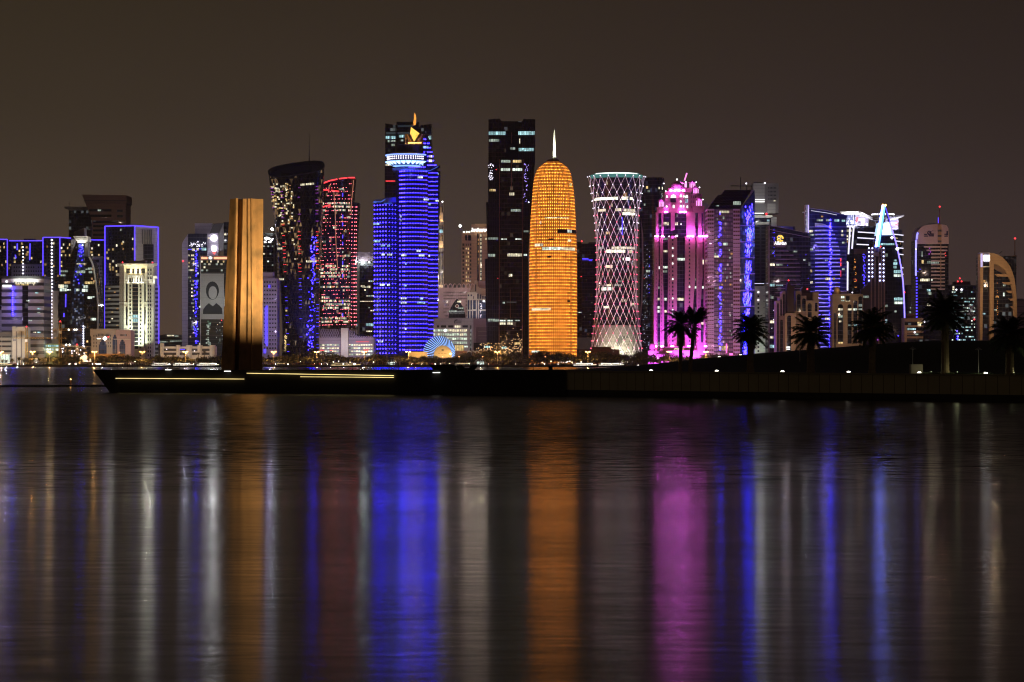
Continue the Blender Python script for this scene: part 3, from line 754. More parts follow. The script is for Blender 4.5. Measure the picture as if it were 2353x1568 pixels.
# low white blocks and parking decks by the shore end
t = city("concrete_block", "unfinished white concrete block with vertical slots beside the tower crane", "building", 43, 2370)
t.rect("wall", W_WHITE, 28, 58.2, 752.5, None, 0, 25)
for i, u in enumerate((36.5, 47.8)): t.rect("slot", W_GREY, u, u + 3.0, 762, None, -.25, .4)
t.rect("parapet", W_WHITE, 28.5, 36, 750.4, 752.6, 0, 20); t.rect("parapet", W_WHITE, 40, 57, 751, 752.6, 0, 20)
t.bulb((40, 800, -28), .26, 26, (1, .95, .88))
t = city("parking_deck", "pale multi-storey parking deck with dark horizontal slots at the shore end", "car park", 5, 2375)
t.rect("deck_wall", W_PARK, -40, 27.6, 762.5, None, 0, 30)
t.rect("top_panel", W_BEIGE, -20, 27.6, 762.3, 762.6, .3, 28); t.rect("screen", W_GREY, -20, 27.4, 762.5, 773.5, -.3, 1)
t.bulb((12, 800, -30), .22, 30, (1, .92, .85))
t = city("lilac_block", "plain lilac lit block with purple stripes rising behind the parking deck", "building", 0, 2450)
t.rect("wall", W_LILAC, -40, 9.5, 713, None, 0, 24); t.rect("side_wall", W_STRIPE, 9.5, 29, 727.5, None, 1, 22)
t.bulb((2, 740, -26), .17, 28, (.8, .7, 1))
t = city("site_office", "bright low lit glass pavilion at the shore end of the promenade", "pavilion", 4, 2325)
t.rect("glass_hall", L_WHITE, -14, 18.5, 815, None, 0, 8); t.rect("roof", M_WHITEP, -16, 19.5, 813.2, 815, -1, 10)

# curved glass tower with pale cap
t = city("curved_tower", "dark curved glass tower with middle strip of glowing blue reflections and pale lit flared cap", "tower", 180, 2480)
def sliced(t, name, mat, rows, y0, y1, **k):
    b = MB(); rings = []
    for v, ua, ub in reversed(rows):
        z = max(0, t.z(v)); rings.append([(t.x(ua), y0, z), (t.x(ub), y0, z), (t.x(ub), y1, z), (t.x(ua), y1, z)])
    b.loft(rings); return t.add(b, name, mat, **k)
sliced(t, "side_facade", G_DARK, [(556, 178, 190), (590, 163, 190), (625, 142, 190), (660, 134.5, 190), (703, 132, 190), (760, 133.5, 190), (830, 139, 190)], 3, 34)
sliced(t, "middle_strip", facade("painted_reflection_glass", (.03, .05, .13), (.03, .03, .08), 2.0, 2.0, .12, .12, lit=.35, lcol=(.35, .5, 1), ls=.28, tilt=.05), [(556, 182, 193), (580, 178, 193), (606, 173.5, 193), (648, 167, 192.6), (703, 164.5, 192.4), (787, 166.5, 192.4), (830, 168, 192.4)], 0, 26)  # glowing cells paint blue reflections into the strip glass
sliced(t, "side_facade", G_SPECK, [(590, 192, 204), (605, 192, 211.5), (617, 192, 214.5), (648, 192, 219.5), (676, 192, 222.5), (703, 192, 224.6), (760, 192, 224), (830, 192, 222)], 2, 32)
t.ext("fin", W_GREY, [(196.5, 551), (202.5, 548), (202.8, 590), (193, 600), (193, 556)], 2.5, 12)
t.ext("fin", W_GREY, [(163, 552), (176, 548), (162.5, 590)], 4, 8)
t.ext("cap", W_WHITE, [(168, 543.6), (201.6, 543.6), (202, 553), (196.6, 559), (178.5, 558.6)], -1.5, 20)
t.ext("cap_block", W_GREY, [(171, 533), (193.5, 524), (194.5, 543.6), (171, 543.6)], 8, 14)
t.rect("cap_stripe", W_DKGREY, 170.5, 199, 546.5, 547.4, -1.9, 1); t.rect("cap_stripe", W_DKGREY, 172, 199, 549.6, 550.4, -1.9, 1)
b = MB(); b.path([t.p(u, v, 1) for u, v in ((205, 590.5), (211.8, 605), (215, 617), (220, 648), (223, 676), (225, 703), (224.4, 760))], .9, 5); t.add(b, "edge_fin", M_WHITEP)
t.wins([(142, 156, 655, 661, L_DIM), (134.5, 146, 654, 662, L_CREAM), (137, 153, 663, 669.5, L_WHITE), (154, 163, 665, 668, L_WHITE), (147, 161, 647, 652, L_AMBER), (175, 182, 664, 669.5, L_WHITE), (188.5, 201.5, 664, 671, L_WHITE), (192, 202, 656, 662, L_WHITE), (195, 216, 647.5, 653, L_WARM), (201, 211.5, 681.5, 687, L_WHITE), (211, 217, 681, 684, L_WHITE), (208.5, 220.5, 731, 736.5, L_WHITE), (196, 202, 618, 620, L_DIM), (202, 211, 615, 620, L_DIM), (204, 212, 623, 628, L_DIM), (176, 198, 606, 607.6, L_CREAM), (176, 196, 622, 628, L_DIM), (139, 156, 622, 626, L_DIM), (139, 150, 630, 635, L_DIM)], dy=-.2)
t.lamps("blue_lamp", E_BLUEDOT, [(186 + rnd.gauss(0, 3.0), rnd.uniform(562, 590)) for _ in range(16)] + [(181 + rnd.uniform(-8, 8), rnd.uniform(590, 660)) for _ in range(8)], .9)  # blue reflections in the glass, made as glowing points
t.lamps("white_lamp", E_WHITEDOT, [(191.6, 750 + 5.6 * i) for i in range(10)], 2.0)
t.tubes("blue_glow_strip", E_BLUE, [[(151, 676), (150.6, 706)], [(147, 720), (146.6, 729)]], .6, 2)
t.spot((184, 562, -8), (185, 551, 0), .8, (1, 1, .92), 130)

t = city("framed_office", "pale framed office block with small square windows behind the curved glass tower", "office building", 224, 2620)
t.ext("wall", W_LILAC, [(205, None), (205, 604), (213, 590.5), (235.4, 592.5), (236.5, None)], 0, 26)
t.rect("roof_edge", W_WHITE, 212.5, 236, 589.8, 592.4, -.6, 20)
t.rect("roof_window", P_WIN, 215, 228, 597, 603.5, -.3, .6)
t.grid(214, 236, 608, 760, 6, 19, 1, [P_WIN], .5, .5, "window", -.2, 1, 9, 100)
t.bulb((224, 650, -26), .10, 26, (.85, .85, 1)); t.bulb((228, 720, -26), .10, 26, (.85, .85, 1))

# pair of towers far behind
t = city("slab_roof_tower", "dim dark tower under a pale flat roof slab, far behind the hotel complex", "tower", 185, 3050)
t.rect("shaft", G_DARK, 158, 210, 483.6, None, 0, 40)
t.ext("roof_slab", W_PALE, [(147, 476), (150, 475), (203, 475.4), (203, 482), (159, 483), (149, 479.5)], -6, 40)
t.rect("roof_step", W_GREY, 170, 199, 482.4, 484, -3, 20)
t.rect("antenna", M_DKSTEEL, 159, 159.5, 462, 475, 6, .4)
t = city("flared_tower", "brown banded tower with flared flat top, far behind the outlined tower", "tower", 245, 3020)
t.ext("crown", W_BROWN, [(188.5, 447.4), (290.4, 449), (290.8, 468), (196, 467)], -4, 44)
t.ext("shaft", W_BROWN, [(196, 467), (289, 468), (288.4, 509), (288, None), (214, None), (212, 508)], 0, 40)
for v in (460.4, 464.0): t.rect("shadow_line", W_DKGREY, 192, 290.6, v, v + 1, -4.4, 1)
for v0, v1 in ((481, 486.4), (493.4, 499)): t.rect("window_band", G_BLACK, 205, 256, v0, v1, -.4, 1); t.rect("window_band", G_BLACK, 269, 282, v0 + 1, v1 + 1, -.4, 1)
for k in range(8): t.rect("window_band", G_BLACK, 214, 287.6, 507.5 + 10 * k, 512.5 + 10 * k, -.4, 1)
t.wins([(224, 232, 482, 485.6, L_DIM)], dy=-.9)
t.bulb((240, 500, -60), .035, 60, (1, .75, .6))

# outlined tower
t = city("outlined_tower", "tall hotel tower with dark and pale faces and every edge outlined in blue light", "tower", 305, 2570)
cp = (309.3, 0)
t.plan("dark_face", G_HOTEL, [(241.3, 20), cp, (316, 60), (250, 80)], [520.4, 519, 521, 521])
t.plan("pale_face", wall("striped_pale_panels", (.36, .33, .29), fl=4.2, joint=.82), [(309.4, .3), (363.4, 16), (366, 60), (317, 60)], [519, 523, 523, 520])
b = MB(); b.lathe([(7.0, t.z(760)), (7.0, t.z(561))], t.x(337, 10) + .3, 9.5, 24, sy=.55); t.add(b, "round_recess", G_BLACK)
for i, u in enumerate((326.8, 332.2, 337.3, 342, 346.8)): t.rect("slot", W_DKGREY, u, u + 1.1, 528, 561, 4.4 + i * 1.2, 6)
t.plan("striped_base", W_STRIPE2, [(241.2, 17), (274, 6), (276, 9), (243, 22)], 656)
t.plan("striped_base", W_STRIPE2, [(352, 11.5), (363.6, 14.6), (364, 40), (353, 40)], 657)
lt = lambda pts: t.tubes("light_tube", E_BLUELINE, [pts], .66)
lt([(241.2, 755, 18), (241.2, 520.2, 18), (309.3, 518.8, -1), (363.6, 522.8, 14), (363.6, 655, 14), (364.6, 657, 12), (364.6, 790, 12)])
lt([(309.3, 519, -1), (309.3, 600, -1)])
t.rect("roof_plant", W_GREY, 273, 326, 516.6, 521, 24, 20)
r_ = random.Random(21)
t.wins([(u, u + 3.4, v, v + 5, r_.choice(WARMS), 18 - (u - 241) * .27) for u, v in ((248, 572), (266.5, 562), (281.5, 554), (281.5, 570), (303.5, 547), (303.5, 570), (258, 598), (251, 605), (250.5, 611), (258, 613), (252, 617), (258, 617), (266, 608), (266, 622), (244, 578), (247, 592), (257.5, 571))] + [(276, 287, 526, 531, L_DIM, 9)])
t.grid(242, 273, 660, 752, 5, 12, .16, WARMS, .7, .3, dy=5, seed=22)
t.bulb((345, 600, -50), .085, 60, (1, .92, .8)); t.bulb((338, 540, -50), .075, 60, (1, .92, .8)); t.bulb((255, 700, -30), .2, 34, (1, .95, .88))

# cream floodlit hotel
t = city("cream_hotel", "cream stone hotel tower with wide cornice, floodlit greenish white from below", "hotel", 315, 2440)
t.plan("wall", W_CREAM, [(274.5, 8), (285, 0), (338, 0), (353, 6), (356.5, 26), (275, 30)], 611)
t.rect("centre_bay", W_CREAM, 293.5, 331, 651, None, -2.2, 3)
t.plan("cornice", W_WHITE, [(268.8, 8), (283, -5), (341, -5), (361.5, 6), (362, 30), (269, 30)], 605.4, 608.2)
t.plan("cornice_step", W_CREAM, [(272, 8), (284, -2.5), (340, -2.5), (357, 6), (358, 28), (272, 30)], 608.2, 611)
t.ext("roof_house", W_CREAM, [(296, 605.4), (296, 600), (294, 599), (336, 599), (334, 600), (334, 605.4)], 6, 12)
for v in (642, 648.4, 694.6, 702.6, 748, 756): t.plan("belt", W_WHITE, [(274, 8), (285, -.45), (293.4, -.45), (293.4, 5), (331.2, 5), (331.2, -.45), (338, -.45), (353.4, 5.6), (353.4, 10), (274, 12)], v, v + 1.0)
t.rect("balcony", W_WHITE, 293, 329, 632.4, 635.6, -3.4, 4); t.rect("balcony_floor", W_WHITE, 292.6, 330, 649, 651, -3.4, 4)
for i, u in enumerate((293.6, 305.4, 311.6, 317.4, 324)): t.rect("column", W_WHITE, u, u + 3.0, 635.6, 650, -3, 1.4)
t.rect("corner_bracket", W_WHITE, 351.5, 361, 634, 640, 3, 4); t.rect("corner_bracket", W_WHITE, 350.6, 355.6, 640, 652, 3, 4); t.rect("corner_bracket", W_BEIGE, 266.4, 274, 629, 634, 9, 4)
for u0, u1, v0, v1, d in ((289.4, 293.2, 653, 694, -.15), (289.4, 293.2, 705, 748, -.15), (331.6, 334.8, 653, 694, -.15), (331.6, 334.6, 705, 746, -.15), (330.8, 333.6, 760, 800, -.15)):
    t.rect("glass_strip", G_BLACK, u0, u1, v0, v1, d, .4)
w = []
for k in range(19):
    v = 655 + 8.85 * k
    if not (693 < v < 703): pass
    w += [(276.4, 279.0, v, v + 4.8, P_WIN, 6.6), (281.0, 283.6, v, v + 4.8, P_WIN, 3.0), (338.9 + .6, 342.0, v, v + 4.8, P_WIN, .6), (344.6, 347.2, v, v + 4.8, P_WIN, 2.6), (297.4, 301.6, v + .6, v + 4.4, P_WIN, -2.4), (320.8, 325, v + .6, v + 4.4, P_WIN, -2.4)]
t.wins(w, "window", keep=100, t=.5)
t.wins([(304.2, 317.4, 653.6 + 8.85 * k, 660.4 + 8.85 * k, P_WIN if k not in (8, 9) else L_CYAN, -2.4) for k in range(17)], "wide_window", keep=20)
t.wins([(290.4, 298.6, 618, 629, P_WIN, -.2), (304, 309, 618, 629, P_WIN, -.2), (314.8, 319.6, 618, 629, P_WIN, -.2), (324.6, 333, 618, 629, P_WIN, -.2)] + [(u, u + 2.6, v, v + 5, P_WIN, d) for u, d in ((276.4, 6.6), (281.2, 3), (339.4, .6), (345.4, 3)) for v in (618, 627, 637)] + [(297.6, 300.4, 640, 648, P_WIN, -.5), (303, 305.2, 640, 648, P_WIN, -.5), (315, 317, 640, 648, P_WIN, -.5), (321.4, 323.8, 640, 648, P_WIN, -.5)], "window", keep=30)
t.wins([(297, 302, 727, 733, L_WHITE, -2.6)], dy=-2.6)
for u in (298, 311, 324, 344):
    t.spot((u, 811, -14), (u, 768, -2), 1.05, (.86, 1, .76), 64, .6)
    t.spot((u, 812, -26), (u, 700, -2), .40, (.90, 1, .80), 54, .6)
for u in (279, 349): t.spot((u, 808, -16), (u, 700, 2), .24, (.90, 1, .80), 60, .6)
for u in (296, 308, 320): t.spot((u, 631, -6), (u + 4, 614, 0), 1.5, (1, .82, .45), 110, .6)
for u in (294, 307, 313, 319, 326): t.spot((u, 650.6, -6), (u + 1, 642, -2), .8, (1, 1, .85), 100, .6)
t.spot((357, 654, -4), (356, 640, 3), .8, (1, 1, .85), 100, .6)
t.lamps("red_lamp", E_RED, [(281.6, 603.5, 2), (350.4, 604, 2)], 1.9)

# low crenellated block with blue arched glazing
t = city("crenellated_block", "low beige stone block with crenellated roof and tall blue arched windows", "building", 254, 2375)
t.ext("wall", W_BEIGE, [(210, None), (210, 775), (207.3, 771), (207.3, 757), (266, 756.6), (266, None)], 0, 25)
t.rect("wall", W_PINK, 266.2, 300.4, 758.6, None, 1, 24)
for i in range(14): t.rect("merlon", W_BEIGE, 221 + 2.2 * i, 222.2 + 2.2 * i, 755.4, 757, 0, 2)
for i in range(8): t.rect("merlon", W_PINK, 270 + 3.4 * i, 271.6 + 3.4 * i, 757, 758.7, 1, 2)
for u0, u1, vt, d in ((227, 245, 781, -.3), (258.5, 269, 769, -.3), (274.5, 288, 780, .7)):
    uc, h = (u0 + u1) / 2, (u1 - u0)
    t.ext("arched_window", G_BLUE, [(u0, None), (u0, vt + 11), (u0 + .12 * h, vt + 11), (u0 + .12 * h, vt + 5), (u0 + .3 * h, vt + 5), (u0 + .3 * h, vt + 1.6), (uc, vt), (u1 - .3 * h, vt + 1.6), (u1 - .3 * h, vt + 5), (u1 - .12 * h, vt + 5), (u1 - .12 * h, vt + 11), (u1, vt + 11), (u1, None)], d, .5)
t.grid(213, 224, 768, 800, 2, 4, 1, [P_WIN], .28, .55, "window", -.2, 1, 3, 20)
t.grid(246, 257, 768, 800, 2, 4, 1, [P_WIN], .28, .55, "window", -.2, 1, 4, 20)
t.grid(225, 252, 767, 773, 9, 1, 1, [P_WIN], .4, .9, "window", -.2, 1, 5, 20)
t.grid(275, 292, 768, 773, 6, 1, .8, [P_WIN, P_WIN, L_CYAN], .4, .9, "window", .8, 1, 6, 20)
t.rect("roof_beam", W_WHITE, 261, 300, 779.2, 780.6, -.8, 1)
t.bulb((236, 790, -20), .20, 22, (1, .93, .82)); t.bulb((282, 800, -20), .14, 22, (1, .86, .75))
# bright open office with greenish floors
t = city("lit_office", "low glass office with bright green white floors behind the twin headed street lamp", "office building", 118, 2420)
t.rect("frame", wall("pale_green_render", (.36, .38, .22)), 99.6, 136, 790, None, 0, 20)
t.wins([(100.5, 107, 793, 796.8, L_CYAN), (110, 125, 793, 797, L_CYAN), (127.5, 135, 793.5, 797, L_CYAN), (100.5, 124, 801, 806, L_WHITE), (127.5, 135.5, 801.5, 806, L_WHITE), (100.5, 124, 808, 812, L_CREAM)], dy=-.3)
t.bulb((112, 803, -12), .26, 14, (.9, 1, .6))
# dark podium under the curved tower
t = city("dark_podium", "low dark glass podium with scattered lamps below the curved tower", "podium", 184, 2400)
t.rect("wall", G_SPECK, 136.5, 207, 798, None, 0, 30); t.rect("roof_edge", M_STEEL, 136, 207.4, 796.8, 798, -.5, 31)
t.lamps("white_lamp", E_WHITEDOT, [(rnd.uniform(140, 205), rnd.uniform(790, 815), -1) for _ in range(16)], 1.4)

# stadium-like roof and low white villa row
t = city("curved_roof_hall", "low hall with shallow curved roof and green lit decks right of the cream hotel", "hall", 392, 2900)
t.ext("roof", W_GREY, [(358, 776), (366, 771), (378, 768.8), (395, 768.4), (415, 771), (421, 773), (421, 776.5), (360, 778)], 0, 60)
t.ext("lower_deck", W_DKGREY, [(360, 778), (421, 777), (421, None), (360, None)], 3, 50)
for k in range(4): t.tubes("deck_edge", M_STEEL, [[(362, 783 + 6 * k), (421, 779 + 6 * k)]], .5)
t.wins([(384, 392, 770, 773.4, L_CREAM), (394, 400, 770, 773, L_CREAM), (402, 410, 771.4, 774, L_DIM), (366, 386, 785, 788, L_DIM), (390, 418, 783, 786, L_DIM)], dy=-.4)
t = city("terraced_villa", "low white terraced building with round stair drums and dark recesses by the promenade", "building", 430, 2370)
t.rect("wall", W_WHITE, 368, 494, 796.4, None, 4, 16)
for v in (801.6, 810.6): t.rect("recess", W_DKGREY, 372, 492, v, v + 5.4, 3.4, 2)
for u0, u1 in ((366, 376), (403, 413), (426.6, 440.6), (452, 464), (480, 494)):
    b = MB(); b.lathe([(abs(t.x(u1) - t.x(u0)) / 2, 0), (abs(t.x(u1) - t.x(u0)) / 2, t.z(793.4 if u0 > 370 else 789))], t.x((u0 + u1) / 2), 4.5, 18); t.add(b, "stair_drum", W_WHITE, smooth=False)
t.wins([(414, 425, 802.6, 804, E_BLUE)], "sign_bar", 3)
for u in (385, 425, 470): t.bulb((u, 806, -20), .17, 20, (1, .86, .8))
t.lamps("wall_lamp", E_WHITEDOT, [(447, 806.5, 2), (383, 803, 2)], 1.2)

# dark tower with blue strip, logo panel
t = city("logo_tower", "lilac edged dark tower with glowing flower sign and shield sign under a slanted roof panel", "tower", 468, 2600)
t.ext("side_wall", W_LILAC, [(418.3, None), (418.3, 562), (420, 556), (431.8, 538), (431.8, None)], 2, 34)
t.rect("shaft", G_NAVY, 432, 482, 537.6, None, 0, 36)
t.rect("back_block", W_LILAC, 447.6, 487, 513.6, 560, 14, 20)
t.rect("logo_panel", W_LILAC, 476, 502, 536.6, None, -3, 10)
t.ext("slanted_roof", W_DKGREY, [(481.6, 535.6), (491.5, 514.4), (513.6, 513.2), (502.5, 536.4)], -2.4, 14)
t.ext("fin", W_GREY, [(502.4, 536.8), (513.8, 513.6), (514, 577), (503, 577)], -2, 12)
t.rect("shaft", G_DARK, 513.8, 545, 510.6, None, 0, 30)
b = MB(); pts = []
for i in range(32):
    a = 2 * math.pi * i / 32; rr_ = 2.75 + .28 * math.cos(8 * a); pts.append((t.x(492.4) + rr_ * math.cos(a), t.z(547.9) + rr_ * math.sin(a)))
b.outline(pts, -3.8, -3.1); t.add(b, "flower_sign", glow("flower_sign_light", (1, 1, 1), 32))
t.ext("shield_sign", glow("shield_sign_light", (1, 1, 1), 24), [(487.4, 569), (488.4, 566.6), (492, 565.8), (495.6, 566.6), (496.6, 569), (496.2, 577), (488, 577)], -3.8, .7)
t.ext("shield_tip", glow("red_sign_light", (1, .12, .12), 2.2), [(488, 577), (496.2, 577), (494.6, 582), (492, 585.4), (489.4, 582)], -3.8, .7)
t.grid(432.5, 446, 583, 795, 4, 25, .34, [L_CREAM, L_DIM, L_WARM], .8, .45, dy=-.3, run=.5, seed=31)
t.grid(448, 474, 590, 795, 6, 24, .05, COOLS, .7, .45, dy=-.3, seed=32)
t.lamps("blue_lamp", E_BLUEDOT, [(450.5 + rnd.gauss(0, 1.5), rnd.uniform(572, 795)) for _ in range(70)], 1.0)
t.wins([(441, 447, 571, 577, L_CREAM), (452, 457, 570.5, 576, L_CREAM), (463, 474, 569.6, 576, L_CYAN), (432, 441, 572.6, 574, E_BLUE), (457, 462, 571.6, 573, E_BLUE)], dy=-.4)
t.wins([(477.5, 481.6, 546, 549.4, L_CREAM, -3.2), (515, 520, 537, 541, L_CREAM)], dy=-.4)
t.lamps("white_lamp", E_WHITEDOT, [(436 + rnd.uniform(0, 38), 556 + rnd.uniform(0, 11)) for _ in range(34)] + [(454, 555)], .9)
t.lamps("red_beacon", E_RED, [(420.6, 600.6, 0)], 2.4)
t.bulb((425, 600, -40), .06, 44, (.85, .8, 1)); t.bulb((425, 740, -40), .09, 44, (.85, .8, 1)); t.bulb((492, 572, -16), .16, 16, (.85, .85, 1)); t.bulb((470, 530, -40), .05, 50, (.85, .75, 1)); t.bulb((510, 550, -16), .10, 18, (.9, .92, .95))

# poster building
t = city("poster_tower", "dark glass office with red sign strip on its roof edge and a huge grey poster", "office building", 492, 2510)
t.rect("shaft", facade("grey_green_glass", (.035, .040, .036), (.10, .10, .095), 40, 4.2, .0, .07, rough=.2), 461, 540, 589, None, 0, 34)
t.rect("corner_post", M_WHITEP, 460.4, 461.4, 588, None, -.6, 1.2)
t.rect("sign_board", W_GREY, 461, 540, 588, 598.4, -1, 3)
E_REDSIGN = glow("red_amber_sign_light", (1, .30, .16), 2.4, .3)
t.rect("sign_strip", E_REDSIGN, 462.4, 476.4, 591, 595.6, -1.5, .5); t.rect("sign_strip", E_REDSIGN, 491.4, 540, 590.8, 595.8, -1.5, .5)
b = MB(); b.lathe([(.02, -.3), (1.5, -.25), (1.5, .25), (.02, .3)], n=16); b.v = [(x * 1.25 + t.x(484), z - 1.5, y + t.z(593)) for x, y, z in b.v]; t.add(b, "round_sign", E_SIGN)
t.grid(462, 520, 599, 604, 14, 1, .5, [L_CREAM, L_WARM], .8, .9, dy=-.2, seed=41)
t.grid(462, 512, 604, 632, 9, 4, .16, [L_CREAM, L_DIM], .8, .6, dy=-.2, seed=42)
M_POSTER = facade("printed_banner", (.40, .41, .40), (.30, .31, .30), 60, 5.6, .0, .05, rough=.7, tilt=0, var=.06)
po = t.rect("poster", M_POSTER, 461.4, 514.5, 629, 734, -.8, .5)
M_INK = wall("banner_ink", (.035, .04, .04), .8, .2, .4)
# a plain printed head-and-shoulders shape: hair, face shadow, shoulders, and brush strokes below
def ink(pts): t.ext("print", M_INK, pts, -.95, .12, parent=po)
def hood(a0, a1, n=14):
    o_ = [(488 + 15 * math.cos(a0 + (a1 - a0) * k / n), 668 - 21 * math.sin(a0 + (a1 - a0) * k / n)) for k in range(n + 1)]
    i_ = [(489 + 10 * math.cos(a0 + (a1 - a0) * k / n), 673 - 15 * math.sin(a0 + (a1 - a0) * k / n)) for k in range(n + 1)]
    return o_ + i_[::-1]
ink(hood(-.9, math.pi + .9)); ink(hood(math.pi + .92, 2 * math.pi - .92, 8))
ink([(466, 722), (467, 711), (473, 703), (480, 697), (489, 704), (497, 697), (504, 702), (510, 709), (511, 722)])
t.wins([(472.6 + rnd.uniform(0, 7), 474 + rnd.uniform(4, 10), 738 + 4.1 * i, 740.6 + 4.1 * i, room("lit_room_green%d" % i, (.55, 1, .68), .5) if i < 2 else L_DIM) for i in range(14)], dy=-.2)
t.grid(496, 512, 740, 790, 6, 12, .22, COOLS, .5, .4, dy=-.2, seed=44)
t.lamps("red_beacon", E_RED, [(509, 736.5, -2)], 1.4)
t.bulb((486, 690, -40), .24, 42, (.95, 1, .95))

# construction tower and pale violet block right of the steel tower
t = city("unfinished_tower", "unfinished concrete tower with bright work lamps on open floors between steel tower and twisted tower", "tower", 620, 2750)
for k in range(24): t.rect("floor_slab", W_GREY, 600, 636, 540 + 8.6 * k, 541.4 + 8.6 * k, 0, 30)
t.rect("core", W_DKGREY, 604, 633, 536, None, 6, 22)
for u in (601, 611, 622, 634): t.rect("column", W_GREY, u, u + 1.2, 540, None, .6, 1)
t.rect("hoist_mast", M_STEEL, 628, 631.5, 518, 640, -3, 2)
t.lamps("work_lamp", E_WHITE, [(607 + rnd.uniform(0, 25), 546 + rnd.uniform(0, 12)) for _ in range(26)], 1.6)
t.lamps("work_floodlight", E_STAR, [(625.6, 527, -1)], 3.0)
t.grid(604, 634, 562, 640, 6, 9, .28, [L_WHITE, L_DIM, L_CREAM], .7, .4, dy=-.4, seed=51)
t = city("violet_block", "pale violet residential block with paired small windows and a blue lit stair strip", "apartment building", 621, 2480)
t.rect("wall", W_LILAC, 590, 637, 640, None, 0, 25); t.rect("roof_step", W_LILAC, 604, 628, 626, 640, 2, 18)
t.grid(605, 636, 644, 805, 5, 17, 1, [P_WIN], .55, .36, "window", -.2, 1, 52, 100)
t.tubes("blue_strip", E_BLUE, [[(613, 703), (613, 795)]], .9); t.tubes("blue_strip", E_BLUE, [[(609.6, 706), (609.6, 790)]], .5)
t.wins([(606, 611, 802, 812, E_BLUE), (617, 621, 655, 662, E_BLUE)], "blue_window", -.3)
t.bulb((620, 680, -30), .20, 30, (.72, .6, 1)); t.bulb((620, 760, -30), .24, 30, (.72, .6, 1))

# tower cranes
def crane(label, u, D, vtop, vjib, ua, ub, mat, lampsu=(), v2=None):
    t = city("tower_crane", label, "crane", u, D)
    b = MB(); zt = t.z(vtop); h = 1.0; n = int(zt / 3)
    for sx in (-h, h):
        for sy in (-h, h): b.tube((sx, sy, 0), (sx, sy, zt), .16, 4)
    for i in range(n):
        z = zt * i / n; z2 = zt * (i + 1) / n; s_ = 1 if i % 2 else -1
        b.tube((-h * s_, -h, z), (h * s_, -h, z2), .1, 4); b.tube((-h, -h * s_, z), (-h, h * s_, z2), .1, 4); b.tube((h, h * s_, z), (h, -h * s_, z2), .1, 4); b.tube((-h, h, z), (h, h, z), .1, 4)
    t.add(b, "mast", mat)
    b = MB(); z = t.z(vjib); z2 = z if v2 is None else t.z(v2); xa, xb = t.x(ua), t.x(ub); m = max(6, int(abs(xb - xa) / 2.6))
    zf = lambda f: z + (z2 - z) * f
    for f0, f1 in ((i / m, (i + 1) / m) for i in range(m)):
        x0, x1 = xa + (xb - xa) * f0, xa + (xb - xa) * f1
        for y in (-.7, .7): b.tube((x0, y, zf(f0)), (x1, y, zf(f1)), .15, 4); b.tube((x0, y, zf(f0)), ((x0 + x1) / 2, 0, zf(f0) + 1.5), .09, 4); b.tube(((x0 + x1) / 2, 0, zf(f0) + 1.5), (x1, y, zf(f1)), .09, 4)
        b.tube((x0, 0, zf(f0) + 1.5), (x1, 0, zf(f1) + 1.5), .15, 4)
    t.add(b, "jib", mat)
    b = MB(); b.box(-1.1, 1.1, -1.2, .8, z - 3, z - .4); t.add(b, "cab", M_WHITEP)
    b = MB(); xw = xa + (1.6 if xa < 0 else -1.6); b.box(xw - 1.8, xw + 1.8, -.8, .8, z - 2.2, z + .4); t.add(b, "counterweight", W_GREY)
    t.lamps("jib_lamp", E_WHITE, [(q, vjib - 1.5, -1.5) for q in lampsu], 2.0)
    t.lamps("red_beacon", E_RED, [(u, vtop - 1, 0)], 1.9)
    return t
crane("ochre tower crane with long level jib in front of the striped office", 61, 2360, 752, 779, 30, 152, M_CRANE)
crane("taller ochre tower crane with three lamps along its jib below the curved tower", 138.5, 2372, 740, 759.5, 122, 189, M_CRANE, (158, 171, 175.5))
crane("white tower crane with drooping jib in front of the dark podium", 177, 2345, 793, 794, 142, 196, M_WHITEP, (152, 160), 801)
t = T("work_floodlight", "single dazzling white work light on a bracket above the crenellated block", "lamp", 241, 2360); t.rect("bracket", M_STEEL, 226, 300, 778.6, 779.2, 0, .3); t.rect("bracket_leg", M_STEEL, 265.6, 266.4, 779.2, None, 0, .4)
t.lamps("bulb", E_WHITE, [(241, 778, -.5, 1.6)], 2.6); t.lamps("red_beacon", E_RED, [(249, 774.6, -.5)], 2.0); t.wins([(223, 231, 777.8, 779.2, E_WHITE)], "lamp_bar", -.6)
# ---------------------------------------------------------------- the city, middle part
# twisted dark tower
t = city("twisted_tower", "tall twisted dark tower with slanted oval top, triangular lit windows and violet dashes", "tower", 683, 2500)
ZT = t.z(386); NR, NS = 44, 64
def tw(th, f, grow=0.0):
    ph = math.radians(8 - 62 * f if False else -48 + 56 * f)
    hw = 28.4 - 9.0 * math.sin(math.pi * min(1, (1 - f) * .62)) + (1.2 if f < .1 else 0)
    a, bb = hw + grow, hw * .66 + grow
    c, s_ = math.cos(th), math.sin(th); k = 2 / 2.9
    x, y = a * math.copysign(abs(c) ** k, c), bb * math.copysign(abs(s_) ** k, s_)
    xc = t.x(687 - 10 * f ** 2)
    xr, yr = x * math.cos(ph) - y * math.sin(ph), x * math.sin(ph) + y * math.cos(ph)
    z = ZT * f + (f ** 8) * (yr * .42 + xr * .10)
    return (xc + xr, 20 + yr, z)
rings = [[tw(2 * math.pi * i / NS, k / NR) for i in range(NS)] for k in range(NR + 1)]
G_TRID = facade("dark_triangle_glass", (.010, .009, .014), (.004, .004, .005), 4.2, 6.0, .12, .1, tri=True, lit=.05, lcol=(1, .75, .5), ls=.2, tilt=.04)
b = MB(); b.loft(rings, cap1=False)
